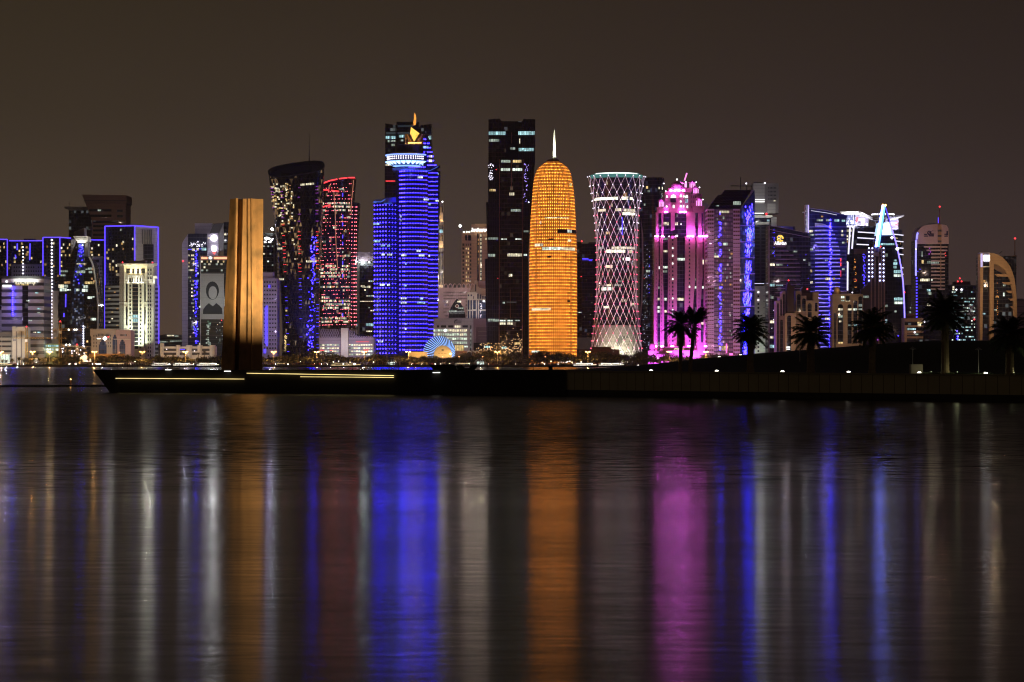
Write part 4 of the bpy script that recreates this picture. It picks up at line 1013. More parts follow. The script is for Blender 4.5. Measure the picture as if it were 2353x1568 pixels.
for q, f in enumerate(b.f):
    p = [sum(b.v[i][k] for i in f) / len(f) for k in range(3)]; uu = U0 + (p[0] + t.ox) * F / (t.D + p[1]); vv = V0 - (p[2] + GZ - CAMZ) * F / (t.D + p[1])
    lim = 679 + max(0, vv - 400) * .12
    if (lim < uu and vv < 600 and uu < 738 - max(0, vv - 400) * .16) or vv > 640 + max(0, 650 - uu) * 2: b.mi[q] = 1
t.add(b, "shaft", [G_TRI, G_TRID])
top = rings[-1]; cx = sum(p[0] for p in top) / NS; cy = sum(p[1] for p in top) / NS; cz = sum(p[2] for p in top) / NS
sc_ = lambda f, dz: [(cx + (p[0] - cx) * f, cy + (p[1] - cy) * f, cz + (p[2] - cz) * f + dz) for p in top]
b = MB(); b.loft([sc_(1.0, 0), sc_(1.0, .9), sc_(.93, .9), sc_(.90, -3.0)], cap0=False); t.add(b, "roof_rim", wall("rim_blue_grey", (.05, .05, .09), .4))
b = MB(); b.loft([sc_(.55, -3), sc_(.55, -.2), sc_(.50, .2)], cap0=False); t.add(b, "roof_drum", M_DKSTEEL)
b = MB(); b.tube((t.x(705), 30, ZT), (t.x(705), 30, t.z(340)), .7, 5, .35); b.tube((t.x(705), 30, t.z(340)), (t.x(705), 30, t.z(300)), .3, 5, .1)
for k in range(8): b.tube((t.x(704), 30, ZT + 2 * k), (t.x(706), 30, ZT + 2 * k + 2), .15, 4)
t.add(b, "antenna_mast", M_DKSTEEL)
def on_tw(u, v):      # nearest front surface point along a sight line
    best = None
    f = max(0, min(1, t.z(v, 5) / ZT))
    for i in range(256):
        p = tw(2 * math.pi * i / 256, f, .5)
        uu = U0 + (p[0] + t.ox) * F / (t.D + p[1])
        if abs(uu - u) < 1.2 and (best is None or p[1] < best[1]): best = p
    return best
it = []
for k in range(47):
    v = 424 + 8.35 * k; f = k / 47
    m = E_VIOLET if k < 11 else (E_RED if k < 25 else E_BLUE)
    for ue in (621.5 + 18 * f, 644 + 16 * f, 684 + 5 * f, 727 + 2 * f):
        if rnd.random() < .4: continue
        for q in range(3):
            p = on_tw(ue + q * 2.2, v)
            if p: it.append((p[0], p[1], p[2], .8, .6, .4, 0, m))
t.many("led_dash", it, keep=100)
it = []
for _ in range(98):
    v = rnd.uniform(545, 805); f = (v - 545) / 260; u = 727 - 14 * f ** .6 + rnd.gauss(0, 4 + 2 * f)
    p = on_tw(u, v); 
    if p: s_ = rnd.choice((.7, .8, 1.0, 1.7)); it.append((p[0], p[1] - .4, p[2], s_, s_ * .6, s_, 0, E_BLUEDOT))
t.many("blue_lamp", it, octa_mesh, keep=100)
it = []
for _ in range(130):
    v = 408 + abs(rnd.gauss(0, 1)) * 75; u = rnd.uniform(619, 668) + (v - 408) * .12
    p = on_tw(u, v)
    if p: it.append((p[0], p[1] - .2, p[2], rnd.uniform(1, 2.2), .6, rnd.uniform(.8, 1.8), 0, rnd.choice((L_WARM, L_CREAM, L_AMBER))))
for u0, u1, v in ((634, 652, 570.5), (688, 727, 416), (706, 732, 601), (642, 656, 641)):
    n = int((u1 - u0) / 4)
    for i in range(n):
        p = on_tw(u0 + 4 * i, v)
        if p: it.append((p[0], p[1] - .2, p[2], 1.5, .6, 1.9, 0, L_CREAM))
for i in range(26):
    p = on_tw(655 + rnd.gauss(0, 1.4), rnd.uniform(770, 810))
    if p: it.append((p[0], p[1] - .2, p[2], 1.1, .6, 1.1, 0, L_WARM))
t.many("lit_window", it, keep=100)
t.spot((722, 815, -30), (722, 720, 10), .30, (.2, .16, 1), 60, .1)

# red dotted tower
t = city("red_dot_tower", "two lobed glass tower outlined on each floor by red LED dots, beside the twisted tower", "tower", 778, 2570)
def lobe(t, name, mat, rows, bulge, dep, sl=0):
    """curved front: rows of (v, u left, u right); top may slant by sl metres"""
    b = MB(); n = 10; rings = []
    for j, (v, ua, ub) in enumerate(reversed(rows)):
        z = max(0, t.z(v)); xa, xb = t.x(ua), t.x(ub); r = []
        for i in range(n + 1):
            f = i / n; r.append((xa + (xb - xa) * f, -bulge * math.sin(math.pi * f), z + (sl * (f - .5) if j == len(rows) - 1 else 0)))
        r += [(xb, dep, z + (sl * .5 if j == len(rows) - 1 else 0)), (xa, dep, z - (sl * .5 if j == len(rows) - 1 else 0))]; rings.append(r)
    b.loft(rings); return t.add(b, name, mat)
G_RED = facade("red_tower_glass", (.016, .012, .020), (.035, .02, .028), 2.4, 3.75, .12, .16, lit=.05, lcol=(1, .6, .35), ls=.35)
lobe(t, "back_lobe", G_RED, [(466, 806, 824.2), (530, 804, 819.6), (604, 803, 816), (660, 803, 816.4), (757, 804, 818)], 3, 30)
rowsM = [(413.5, 741, 814.8), (450, 740, 811), (484, 739, 808.4), (530, 736, 807), (604, 734, 806), (660, 733.4, 806.4), (757, 735.4, 809)]
lobe(t, "front_lobe", G_RED, rowsM, 7, 30, 6)
def um(rows, v):
    for a, c in zip(rows, rows[1:]):
        if a[0] <= v <= c[0]:
            f = (v - a[0]) / (c[0] - a[0]); return a[1] + (c[1] - a[1]) * f, a[2] + (c[2] - a[2]) * f
    return rows[-1][1:]
it = []
for k in range(38):
    v = 424 + 8.72 * k
    ua, ub = um(rowsM, v); n = 22
    for i in range(n + 1):
        f = i / n
        if rnd.random() < .55 or (k < 7 and f < .12): continue
        it.append((t.x(ua + (ub - ua) * f), -7 * math.sin(math.pi * f) - .7, t.z(v + 2.2 * (.5 - f)), 0.65, .5, 0.65, 0, E_REDDOT))
    if v > 470:
        for i in range(4): it.append((t.x(808.5 + 3.2 * i + max(0, 560 - v) * .02 + (i > 2) * .5), -2.6, t.z(v), 1.0, .7, 1.0, 0, E_REDDOT))
t.many("red_led", it, octa_mesh)
it = []; r_ = random.Random(5)
for k in range(40):
    v = 428 + 8.0 * k; big = v in () or (610 < v < 640) or (655 < v < 668) or (685 < v < 710) or (730 < v < 755) or (463 < v < 487)
    ua, ub = um(rowsM, v); on = False; n = 26
    for i in range(n):
        f = (i + .5) / n
        on = r_.random() < ((.86 if on else .42) if big else (.5 if on else .03))
        if on and .04 < f < .97: it.append((t.x(ua + (ub - ua) * f), -7 * math.sin(math.pi * f) - .25, t.z(v), (t.x(ub) - t.x(ua)) / n * .86, .5, 2.0, 0, r_.choice((L_CREAM, L_DIM, L_DIM, L_AMBER, L_CREAM))))
t.many("lit_window", it)
t.tubes("red_tube", E_RED, [[(743.5, 421, -3), (758, 415.5, -6), (775, 412, -8)], [(779, 411, -8.2), (798, 409, -6)], [(801, 408.6, -6), (814.6, 408.6, -1)], [(744, 436.4, -3.4), (756, 437.4, -6.2)], [(761, 438, -7), (779, 440.4, -8.4)], [(741, 476, -3.6), (759, 471.4, -6.6)]], .7)
t.tubes("blue_strip", E_BLUE, [[(787.4, v, -8), (787.4, v + 8, -8)] for v in (444, 494, 512, 540, 556, 600, 630, 690, 720)], .5)
t.tubes("edge_tube", E_AMB if "E_AMB" in globals() else glow("warm_tube", (1, .4, .25), .5), [[(812.6, 414, -2), (806, 484, -2)], [(767, 440, -8), (770, 480, -8), (772, 560, -8), (776, 620, -8)]], .35)
t.bulb((775, 640, -60), .02, 60, (1, .3, .3))

# podium with lattice screen
t = city("lattice_podium", "low office podium with pale diagonal lattice screen, lit window rows and a plain pale pylon", "podium", 795, 2400)
t.rect("wall", W_LILAC, 733.5, 860, 776, None, 0, 30)
t.ext("screen_wall", facade("dark_screen_glass", (.05, .045, .06), (.09, .08, .11), 3, 3), [(733.5, 776), (733.5, 755), (783, 756), (783, 776)], 2, 20)
t.ext("screen_wall", G_NAVY, [(801, 776), (801, 757), (813, 764), (826, 772), (860, 774), (860, 777)], 2, 20)
t.rect("pylon", W_WHITE, 783.4, 799.6, 754.4, None, -5, 8)
b = MB()
def lat(u0, u1, vt, vb):
    n = int((u1 - u0) / 4)
    for i in range(n + 1):
        a = u0 + 4 * i
        for d in (-7, 7):
            ue = a + d
            if u0 - 1 <= ue <= u1 + 1: b.tube(t.p(a, vb, -.5), t.p(ue, vt(ue), -.5), .17, 4)
lat(733.5, 783, lambda u: 757, 777); lat(800, 860, lambda u: min(773, 757 + max(0, u - 803) * .9), 779)
for u in range(803, 861, 4): b.tube(t.p(u, 779, -.4), t.p(u, 772 if u > 822 else 760, -.4), .2, 4)
t.add(b, "lattice", wall("lilac_lattice_paint", (.45, .40, .6), .5))
it = []
for v in (791.4, 798.6, 806.0, 813.2):
    it += [(735 + 5.6 * i, 735 + 5.6 * i + 4.9, v, v + 3.4, rnd.choice((L_WHITE, L_CREAM, L_CREAM, L_DIM))) for i in range(8)]
    it += [(801 + 5.6 * i, 801 + 5.6 * i + 4.9, v, v + 3.4, rnd.choice((L_WHITE, L_CREAM, L_CREAM, L_DIM))) for i in range(10)]
t.wins(it, dy=-.2)
t.wins([(818, 848, 785.2, 786.4, glow("dull_red_sign", (1, .12, .14), 1.2))], "sign_bar", -.5)
t.wins([(735, 744, 805, 806.4, E_RED), (758, 764, 805.4, 806.2, E_RED), (836, 848, 804.2, 805.4, E_RED)], "red_lamp_bar", -.6)
t.bulb((758, 795, -20), .16, 24, (.72, .62, 1)); t.bulb((792, 790, -22), .26, 20, (.85, .82, 1)); t.bulb((832, 795, -20), .18, 24, (.75, .66, 1))

# dark office with roof floodlight
t = city("dark_office", "dark office block with open brown roof frame and dazzling white floodlight", "office building", 841, 2690)
t.rect("shaft", G_DARK, 826, 866, 612, None, 0, 30); t.rect("side_pier", W_PALE, 820.6, 825.6, 598, None, -1, 10)
t.rect("roof_frame", wall("plum_render", (.20, .14, .17)), 821, 866, 580, 601, 2, 20); t.rect("roof_void", W_DKGREY, 827, 866, 601, 612, 1, 14)
t.lamps("roof_floodlight", E_STAR, [(833.6, 603, -2, 1.3), (848.4, 603, -2, .5)], 2.6)
t.grid(827, 860, 616, 765, 7, 22, .06, [L_DIM, L_CREAM, L_CYAN], .8, .4, dy=-.3, run=.5, seed=61)
t.wins([(841, 858, 744, 749.6, L_CYAN), (827, 860, 692, 693.4, L_CREAM), (829, 838, 656, 660, L_CREAM), (845, 851, 657, 662, L_CREAM)], dy=-.4)
t.bulb((840, 596, -12), .07, 20, (.9, .85, 1))

# tower with rising sides behind the blue tower
t = city("notched_tower", "tall dark tower with three stepped roof blocks standing behind the blue dotted tower", "tower", 938, 2920)
t.ext("side_block", G_DARK, [(885.2, None), (885.2, 284), (911, 287.4), (911, None)], 0, 40)
t.rect("centre_block", G_BLACK, 911, 962.4, 280.2, None, 4, 36)
t.ext("side_block", G_DARK, [(962.4, None), (962.4, 294), (967.4, 288), (991.4, 285.2), (991.4, None)], 0, 40)
t.rect("lower_shaft", G_BROWN, 884, 911.4, 381, None, -1.5, 20)
t.wins([(886, 895, 313, 319.6, L_CYAN), (897.6, 909, 313, 319.6, L_CYAN), (917, 929, 310.4, 316.4, L_CYAN), (898, 908.6, 322.6, 326.4, L_DIM), (891, 895, 322.4, 327, L_DIM), (921, 927, 321, 325, L_DIM), (982, 991, 313.6, 320.6, L_CYAN), (885.4, 897, 377, 382, L_CREAM), (898.6, 909, 377.4, 381, L_CREAM), (887, 909, 304, 309, glow("dim_floor", (.3, .4, .45), .10)), (914, 960, 304, 308, glow("dim_floor2", (.3, .4, .45), .09)), (914, 950, 288, 292, glow("dim_floor3", (.3, .4, .45), .07)), (899, 907, 331, 336, L_DIM)], dy=-.5)
t.wins([(886, 908, 415.6, 417.2, E_RED, -2)], "red_lamp_bar", -2)

# the blue dotted tower with disc and flame
t = city("blue_dot_tower", "tower covered in rows of blue LED dots with glowing disc, diamond and flame on top", "tower", 934, 2470)
G_LED = facade("deep_blue_glass", (.014, .013, .04), (.022, .019, .06), 2.6, 4.3, .1, .18, rough=.2, spec=.35)
arc = lambda ua, ub, bul, n=14: [(t.x(ua + (ub - ua) * i / n), -bul * math.sin(math.pi * i / n)) for i in range(n + 1)]
def curved(name, mat, ua, ub, bul, dep, v0, dy=0, sl=0, v1=None):
    b = MB(); pl = [(x, y + dy) for x, y in arc(ua, ub, bul)]; n = len(pl)
    z = t.z(v0); zs = [z + sl * (i / (n - 1) - .5) for i in range(n)]
    b.prism(pl + [(pl[-1][0], dep + dy), (pl[0][0], dep + dy)], 0 if v1 is None else t.z(v1), zs + [zs[-1], zs[0]]); return t.add(b, name, mat)
curved("side_lobe", G_LED, 858.4, 917, 9, 30, 465.5, 2)
curved("main_shaft", G_LED, 909, 984, 10, 34, 392, 0)
# rear wing with stepped outline
wing = [(975, 300), (983, 312), (991, 345), (996, 372), (1004.4, 391), (1010.6, 391.8), (1009, 440), (1007, 540), (1005.6, 660), (1004.4, None)]
b = MB(); b.outline([(t.x(972), 0), (t.x(972), t.z(300))] + [(t.x(u), 0 if v is None else t.z(v)) for u, v in wing], 8, 30); t.add(b, "rear_wing", G_LED)
t.ext("wing_fin", G_LED, [(984, 391.5), (1011.4, 380), (1010.6, 386), (990, 394)], 3, 10)
b = MB(); z0, z1 = t.z(466), t.z(454); pl = arc(858.4, 917, 9)
for i in range(len(pl) - 1):
    f0, f1 = i / (len(pl) - 1), (i + 1) / (len(pl) - 1)
    a, c = pl[i], pl[i + 1]; za, zc = z0 + (z1 - z0) * (.55 + .55 * f0), z0 + (z1 - z0) * (.55 + .55 * f1)
    b.loft([[(a[0], a[1] + 2, z0), (c[0], c[1] + 2, z0), (c[0], c[1] + 2.5, z0), (a[0], a[1] + 2.5, z0)], [(a[0], a[1] + 2, za), (c[0], c[1] + 2, zc), (c[0], c[1] + 2.5, zc), (a[0], a[1] + 2.5, za)]])
t.add(b, "parapet_glass", wall("blue_parapet", (.16, .22, .55), .3))
t.tubes("parapet_tube", glow("parapet_blue", (.10, .22, 1), .8), [[(858.6, 464, 1.2), (875, 464.6, -5.5), (884, 459, -7), (916.8, 453, 1.6)], [(858.8, 466, 1.2), (885, 467.4, -7.4), (900, 467, -7)]], .35)
# disc: bowl, neck with two rows of lamps, upper rim
cu = 933; cx = t.x(cu); R = (t.x(982.4) - t.x(883.6)) / 2; cy = 16
M_DISC = wall("disc_paint", (.35, .38, .55), .4, .1)
b = MB(); b.lathe([(R * .50, t.z(381.4)), (R * .72, t.z(377.6)), (R * .90, t.z(373)), (R, t.z(369.8)), (R * .96, t.z(368.6)), (R * .9, t.z(367.4))], cx, cy, 56); bowl = t.add(b, "bowl", M_DISC)
b = MB(); b.lathe([(R * .88, t.z(367.6)), (R * .86, t.z(356.5))], cx, cy, 56); t.add(b, "window_ring", wall("disc_dark_glass", (.03, .03, .12), .2))
b = MB(); b.lathe([(R * .86, t.z(357)), (R * .98, t.z(355.4)), (R, t.z(353.6)), (R * .94, t.z(351.4)), (R * .6, t.z(348.6))], cx, cy, 56); t.add(b, "upper_rim", M_DISC)
b = MB(); nb = 24
for i in range(nb):        # light panels under the bowl: pointed petals
    a0, a1 = 2 * math.pi * (i + .06) / nb, 2 * math.pi * (i + .94) / nb; am = (a0 + a1) / 2
    P = lambda r, z, a: (cx + r * math.cos(a), cy + r * math.sin(a), z)
    zz = lambda v: t.z(v) - .15
    b.face([P(R * .76 + .2, zz(377), am + (a0 - am) * .25), P(R * .91 + .2, zz(372.8), a0), P(R * 1.0 + .15, zz(370), a0), P(R * 1.0 + .15, zz(370), a1), P(R * .91 + .2, zz(372.8), a1), P(R * .76 + .2, zz(377), am + (a1 - am) * .25)])
t.add(b, "petal_light", glow("petal_light", (.42, .68, 1), 2.6))
b = MB(); b.lathe([(R * .52, t.z(381.6)), (R * .66, t.z(379.6)), (R * .67, t.z(379.2)), (R * .53, t.z(381.2))], cx, cy, 48); t.add(b, "inner_light_ring", E_ICE)
b = MB(); b.lathe([(R * 1.005, t.z(370.2)), (R * 1.015, t.z(369.6)), (R * 1.0, t.z(369.2))], cx, cy, 56); t.add(b, "edge_light", E_ICE)
b = MB(); b.lathe([(R * .99, t.z(356.0)), (R * 1.01, t.z(354.2)), (R * .96, t.z(352.2))], cx, cy, 56); t.add(b, "edge_light", glow("rim_blue", (.22, .36, 1), 2.0))
it = []
for v in (359.2, 364.0):
    for i in range(48):
        a = 2 * math.pi * i / 48; q = (cx + R * .90 * math.cos(a), cy + R * .90 * math.sin(a), t.z(v))
        if q[1] < cy + 2: it.append((*q, 1.5, 1.2, 1.5, 0, E_WHITEDOT))
t.many("ring_lamp", it, octa_mesh)
b = MB(); r2 = R * .50; b.lathe([(r2 * .98, t.z(394)), (r2, t.z(381))], cx, cy, 40); t.add(b, "neck", facade("neck_fins", (.10, .14, .40), (.04, .05, .2), 1.6, 30, .3, 0, rough=.4))
b = MB(); b.lathe([(R * .60, t.z(350)), (R * .60, t.z(331.4)), (R * .52, t.z(330.6))], t.x(937), cy, 40); t.add(b, "top_drum", wall("drum_blue_paint", (.035, .03, .09), .5))
curved("flange", wall("flange_glass", (.12, .2, .5), .3), 902, 987, 12, 24, 388.8, -1.5, -1.5, 392.6)
t.tubes("flange_tube", glow("flange_blue", (.10, .22, 1), .7), [[(902.5, 388.6, -2), (925, 389.4, -11), (945, 389.2, -14), (985, 393, -3)], [(987, 393, 0), (1011, 381, 4)]], .3)
# cage, diamond, flame
cage = t.o
b = MB(); x0, x1, zb, zt_ = t.x(930.4), t.x(974), t.z(330.6), t.z(307.6)
for y in (4, 26):
    for i in range(13): x = x0 + (x1 - x0) * i / 12; b.tube((x, y, zb), (x, y, zt_), .12, 4)
    for i in range(8): z = zb + (zt_ - zb) * i / 7; b.tube((x0, y, z), (x1, y, z), .12, 4)
for x in (x0, x1):
    for i in range(8): z = zb + (zt_ - zb) * i / 7; b.tube((x, 4, z), (x, 26, z), .12, 4)
    for i in range(1, 6): y = 4 + 22 * i / 6; b.tube((x, y, zb), (x, y, zt_), .12, 4)
t.add(b, "cage", wall("bronze_cage", (.5, .32, .14), .5))
b = MB()
for a, c in (((934, 308.6), (946, 330)), ((970, 308.6), (957.6, 330)), ((934, 308.6), (942, 330)), ((970, 308.6), (960, 330))): b.tube(t.p(*a, 6), t.p(*c, 6), .75, 5)
b.tube(t.p(951.8, 331, 6), t.p(951.8, 322, 6), .8, 6)
t.add(b, "strut", wall("bronze_strut", (.6, .36, .13), .5))
b = MB(); A, B_, C_, D_ = t.p(944.4, 292.4, 4), t.p(963.8, 306.6, 7), t.p(951.6, 326, 4), t.p(942.4, 307.6, 7); E_ = t.p(948.6, 307, 0); G_ = t.p(951, 307, 12)
for tri in ((A, E_, B_), (B_, E_, C_), (C_, E_, D_), (D_, E_, A), (A, B_, G_), (B_, C_, G_), (C_, D_, G_), (D_, A, G_)): b.face(tri)
t.add(b, "diamond", glow("gold_diamond_light", (1, .60, .10), 1.5))
b = MB()
fl_ = [(952.8, 259.0, .1), (955.4, 264.6, .9), (956.4, 272, 1.6), (956.2, 279, 1.7), (955.2, 287, 1.3)]; fr_ = [(952.8, 259.0, .1), (951.0, 265, .9), (951.4, 270.5, 1.2), (950.2, 279, 1.3), (948.6, 289.6, .9)]
for (a, c) in zip(zip(fr_, fl_), list(zip(fr_, fl_))[1:]):
    (l0, r0), (l1, r1) = a, c
    for sg in (-1, 1):
        b.face([t.p(l0[0], l0[1], 6), t.p((l0[0] + r0[0]) / 2, (l0[1] + r0[1]) / 2, 6 + sg * l0[2]), t.p((l1[0] + r1[0]) / 2, (l1[1] + r1[1]) / 2, 6 + sg * l1[2]), t.p(l1[0], l1[1], 6)])
        b.face([t.p(r0[0], r0[1], 6), t.p((l0[0] + r0[0]) / 2, (l0[1] + r0[1]) / 2, 6 + sg * l0[2]), t.p((l1[0] + r1[0]) / 2, (l1[1] + r1[1]) / 2, 6 + sg * l1[2]), t.p(r1[0], r1[1], 6)])
t.add(b, "flame", E_FLAME)
b = MB(); b.tube(t.p(949.6, 292, 6), t.p(951, 284, 6), .5, 5); t.add(b, "flame_arm", M_DKSTEEL)
t.lamps("cage_lamp", E_SODIUM, [(938.6 + 2.2 * i, 328.8, 3) for i in range(14)], .9)
for u in (938, 952, 966): t.bulb((u, 326, 12), 1.3, 9, (1, .55, .12), r=.3)
# rows of dots
it = []; wnd = []; r_ = random.Random(12)
def arcpt(ua, ub, bul, f): return t.x(ua + (ub - ua) * f), -bul * math.sin(math.pi * f)
for k in range(35):
    v = 472.6 + 9.98 * k
    for i in range(9 if k % 2 else 9):
        f = .04 + i * .115 + (.0 if i < 5 else .02)
        if f > 1: continue
        x, y = arcpt(858.4, 917, 9, f); sz = 1.5 if i < 5 else .95
        it.append((x, y + 1.3, t.z(v), sz, .8, sz, 0, E_BLUEDOT))
for k in range(42):
    v = 395 + 9.98 * k
    for i in range(18):
        f = .14 + i * .048
        if f < .24 and 5 < k < 60 and i % 2 and k > 7: continue
        x, y = arcpt(909, 984, 10, min(1, f)); sz = 1.5 if i < 4 else .95
        it.append((x, y - .7, t.z(v), sz, .8, sz, 0, E_BLUEDOT))
    n = 9
    for i in range(n):
        ue = 983 + i * 2.75
        lim = 1009 if v < 480 else 1008 - (v - 480) * .012
        if ue < lim: it.append((t.x(ue, 8), 7.4, t.z(v + 1.4), 0.9, .7, 0.9, 0, E_BLUEDOT))
for v, us_ in ((318.6, (974.6, 977.4)), (328.4, (974.6, 977.4, 983, 986)), (338.4, (975, 978, 983, 986, 989)), (348.4, (975, 983, 986, 989, 992)), (358.4, (983, 986, 989, 992, 995)), (368.4, (983, 987, 990, 993, 996)), (378.6, (983, 986, 989, 992, 995, 998, 1001)), (386, (942, 946, 950, 954, 958, 962, 966, 970, 974, 978))):
    for u in us_: it.append((t.x(u, 8), 7.4 if u > 972 and v < 384 else -9.6, t.z(v), 1.3, .8, 1.3, 0, E_BLUEDOT))
t.many("led_dot", it, octa_mesh)
for u0, u1, v in ((960, 971.6, 408), (973.6, 985, 459), (1000, 1008, 462), (985, 990, 470), (858.6, 872, 515), (859, 873, 555), (875, 896, 564.6), (954, 967, 577), (922, 944, 587), (876, 901, 585.4), (962, 975, 587.4), (984, 988, 588), (931, 947, 606.4), (873, 896, 655), (928, 954, 656.4), (921, 957, 686), (965, 972, 686.6), (921, 945, 696), (959, 977, 696), (930, 952, 716), (930, 953, 745), (930, 950, 756), (869, 880, 785), (1006, 1008, 400)):
    wnd.append((u0, u1, v - 2.2, v + 2.0, L_CYAN if r_.random() < .4 else L_WHITE, -8.6 if u0 > 915 and u0 < 975 else (7.6 if u0 > 982 else -6.6)))
wnd += [(972, 985, 336, 341, L_CYAN, 7.4), (985, 993, 357, 362, L_CREAM, 7.4), (985, 993, 367, 373, L_CREAM, 7.4), (918.4, 923, 495, 500, L_DIM, -6), (918.6, 923, 504, 509, L_DIM, -6)]
t.wins(wnd, "lit_window")
t.spot((934, 400, -30), (934, 362, 0), .16, (.25, .3, 1), 90, .4)

# slim white tower behind
t = city("slim_tower", "slim pale tower strip with warm uplit bands behind the blue dotted tower", "tower", 1012, 2720)
t.rect("shaft", W_WHITE, 1000, 1018.2, 466, None, 0, 14)
for v0, v1 in ((468, 489), (518, 537), (540, 555), (580, 620), (622, 655), (680, 700), (720, 760)):
    for u in (1009.6, 1012.8, 1016): t.rect("dark_strip", G_BLACK, u, u + 1.4, v0, v1, -.3, .5)
t.wins([(1009.6, 1017.4, 528, 535, L_CYAN), (1009.6, 1017.4, 696, 702, L_CREAM), (1009.6, 1017.4, 706, 712, L_WHITE), (1009.6, 1017.4, 715, 721, L_CYAN)], dy=-.5)
t.lamps("roof_lamp", E_WHITE, [(1016.6, 464, 0)], 2.2)
for v in (517, 576, 679): t.spot((1013, v, -6), (1013, v - 20, 0), .9, (1, .55, .22), 70, .6)
t.bulb((1013, 700, -20), .3, 26, (1, .95, .85)); t.bulb((1013, 620, -30), .2, 30, (1, .9, .8))

# ring-shaped pavilion of light ribs with warm wall inside
t = city("ring_pavilion", "ring shaped pavilion of blue and white light ribs around a warm lit wall", "pavilion", 1010, 2345)
NRB = 26
RIB_W = glow('rib_white_light', (.30, .52, 1), 2.4)
def ringpt(a, f):
    oc, orad, ic, irad = (1008.6, 809), 36.6, (1017.8, 815), 20.8
    m_ = math.sin(f * math.pi / 2)
    cu_, cv_ = oc[0] + (ic[0] - oc[0]) * f, oc[1] + (ic[1] - oc[1]) * f
    rr_ = orad + (irad - orad) * f
    dy = 12 - 14 * m_
    return (t.x(cu_ + rr_ * math.cos(a), 0), dy, t.z(cv_ - rr_ * math.sin(a), 0))
b = MB(); n = 72; rings = [[ringpt(2 * math.pi * i / n, f) for i in range(n)] for f in (0, .12, .3, .5, .75, 1.0)]
b.loft(rings, cap0=False, cap1=False); t.add(b, "shell", wall("ring_shell_paint", (.008, .012, .08), .4), smooth=False)
ribs = []
for i in range(NRB):
    a = -.28 + (math.pi + .56) * i / (NRB - 1)
    rb = MB(); pts_ = [ringpt(a + .10 * (1 - f), f) for f in (0, .12, .3, .5, .75, 1.0)]
    rb.path([(p[0], p[1] - .5, p[2]) for p in pts_], .22, 4)
    if pts_[-1][2] > -2: t.add(rb, "light_rib", RIB_W)
M_SAND = wall("sand_render", (.52, .40, .26))
b = MB(); b.lathe([(.05, -.6), (t.x(1039) - t.x(1017.8), -.6), (t.x(1039) - t.x(1017.8), .6), (.05, .6)], n=44); b.v = [(x + t.x(1017.8), z + 3, y + t.z(815)) for x, y, z in b.v]; t.add(b, "inner_wall", M_SAND)
t.rect("emblem", wall("emblem_grey", (.12, .11, .09)), 1014.6, 1019.6, 803, 807, 2.1, .3)
for q in ((1007, 812.6, 1011), (1013, 812, 1018), (1020, 812.4, 1026)): t.rect("inscription", wall("inscription_brown", (.2, .12, .06)), q[0], q[2], q[1], q[1] + .9, 2.1, .3)
t.lamps("wall_lamp", E_SODIUM, [(1035, 813.5, 0)], 2.4); t.bulb((1030, 815, -6), .8, 10, (1, .66, .25)); t.bulb((1008, 816, -8), .6, 12, (1, .7, .3))
t.rect("canopy_wall", M_SAND, 938, 984, 809, None, 4, 2); t.bulb((955, 814, -4), .45, 10, (1, .66, .22)); t.bulb((974, 814, -4), .6, 9, (1, .66, .22))

# brown sign hotel
t = city("sign_hotel", "brown hotel tower with dotted windows and bright white lettering below its flat crown", "hotel", 1092, 2760)
t.rect("shaft", W_BROWN, 1060.6, 1124, 536, None, 2, 24); t.rect("main_shaft", W_BROWN, 1083, 1124, 522, None, 0, 26)
t.rect("crown", W_TAN, 1091, 1124, 514.6, 516.4, -1, 20); t.rect("crown_wall", W_TAN, 1083, 1124, 516.4, 523, 1, 18)
for u in (1083, 1093, 1103, 1113): t.rect("crown_post", W_TAN, u, u + 1.0, 516.4, 523, 0, 1.2)
for u in (1068.6, 1075.4, 1079.2): t.rect("tall_window", G_BLACK, u, u + 4.6 if u < 1079 else u + 3, 541, 553, 1.6, .7)
t.text("lettering", "FourSeasons", E_SIGN, 1084, 1119, 527.6, -.8, .045, t.z(523.6) - t.z(531.2))
for k in range(17):
    v = 560 + 9.2 * k
    if v > 720: break
    t.wins([(1062.6, 1067, v, v + 5, P_WIN, 1.7), (1079.6, 1083, v, v + 5, P_WIN, 1.7)] + [(u, u + 1.9, v + .5, v + 5, L_WARM if rnd.random() < .75 else P_WIN, 1.7 if u < 1083 else -.3) for u in (1070.4, 1075)], "window", keep=6)
for u in (1096.6, 1103.8): t.rect("dark_strip", G_BLACK, u - .4, u + 3.4, 537, 760, -.3, .5)
t.wins([(1104.2, 1106, 539 + 9.0 * k, 544.4 + 9.0 * k, L_CREAM) for k in range(20)] + [(1098, 1101, 540 + 9 * k, 545 + 9 * k, L_AMBER) for k in range(20) if rnd.random() < .5] + [(1115, 1119, 547, 551, L_CREAM)], dy=-.7)
t.lamps("uplight", E_CREAM_L if "E_CREAM_L" in globals() else glow("cream_lamp", (1, .95, .8), 3.5), [(1066, 533.4, 1), (1072.4, 533.4, 1), (1078.4, 533.4, 1)] + [(1084 + 6 * i, 531.4, -1) for i in range(6)], 2.2)
t.lamps("roof_floodlight", E_WHITE, [(1057 + .6, 519.6, 4, 1.4)], 2.8); t.rect("lamp_mast", M_STEEL, 1062, 1063, 520, 536, 3, 1); t.rect("lamp_arm", M_STEEL, 1057, 1063, 519.4, 520.2, 3, .5)
t.bulb((1104, 530, -8), .28, 12, (1, .85, .5)); t.bulb((1075, 640, -60), .075, 70, (1, .72, .55)); t.bulb((1105, 600, -60), .06, 70, (1, .72, .55))

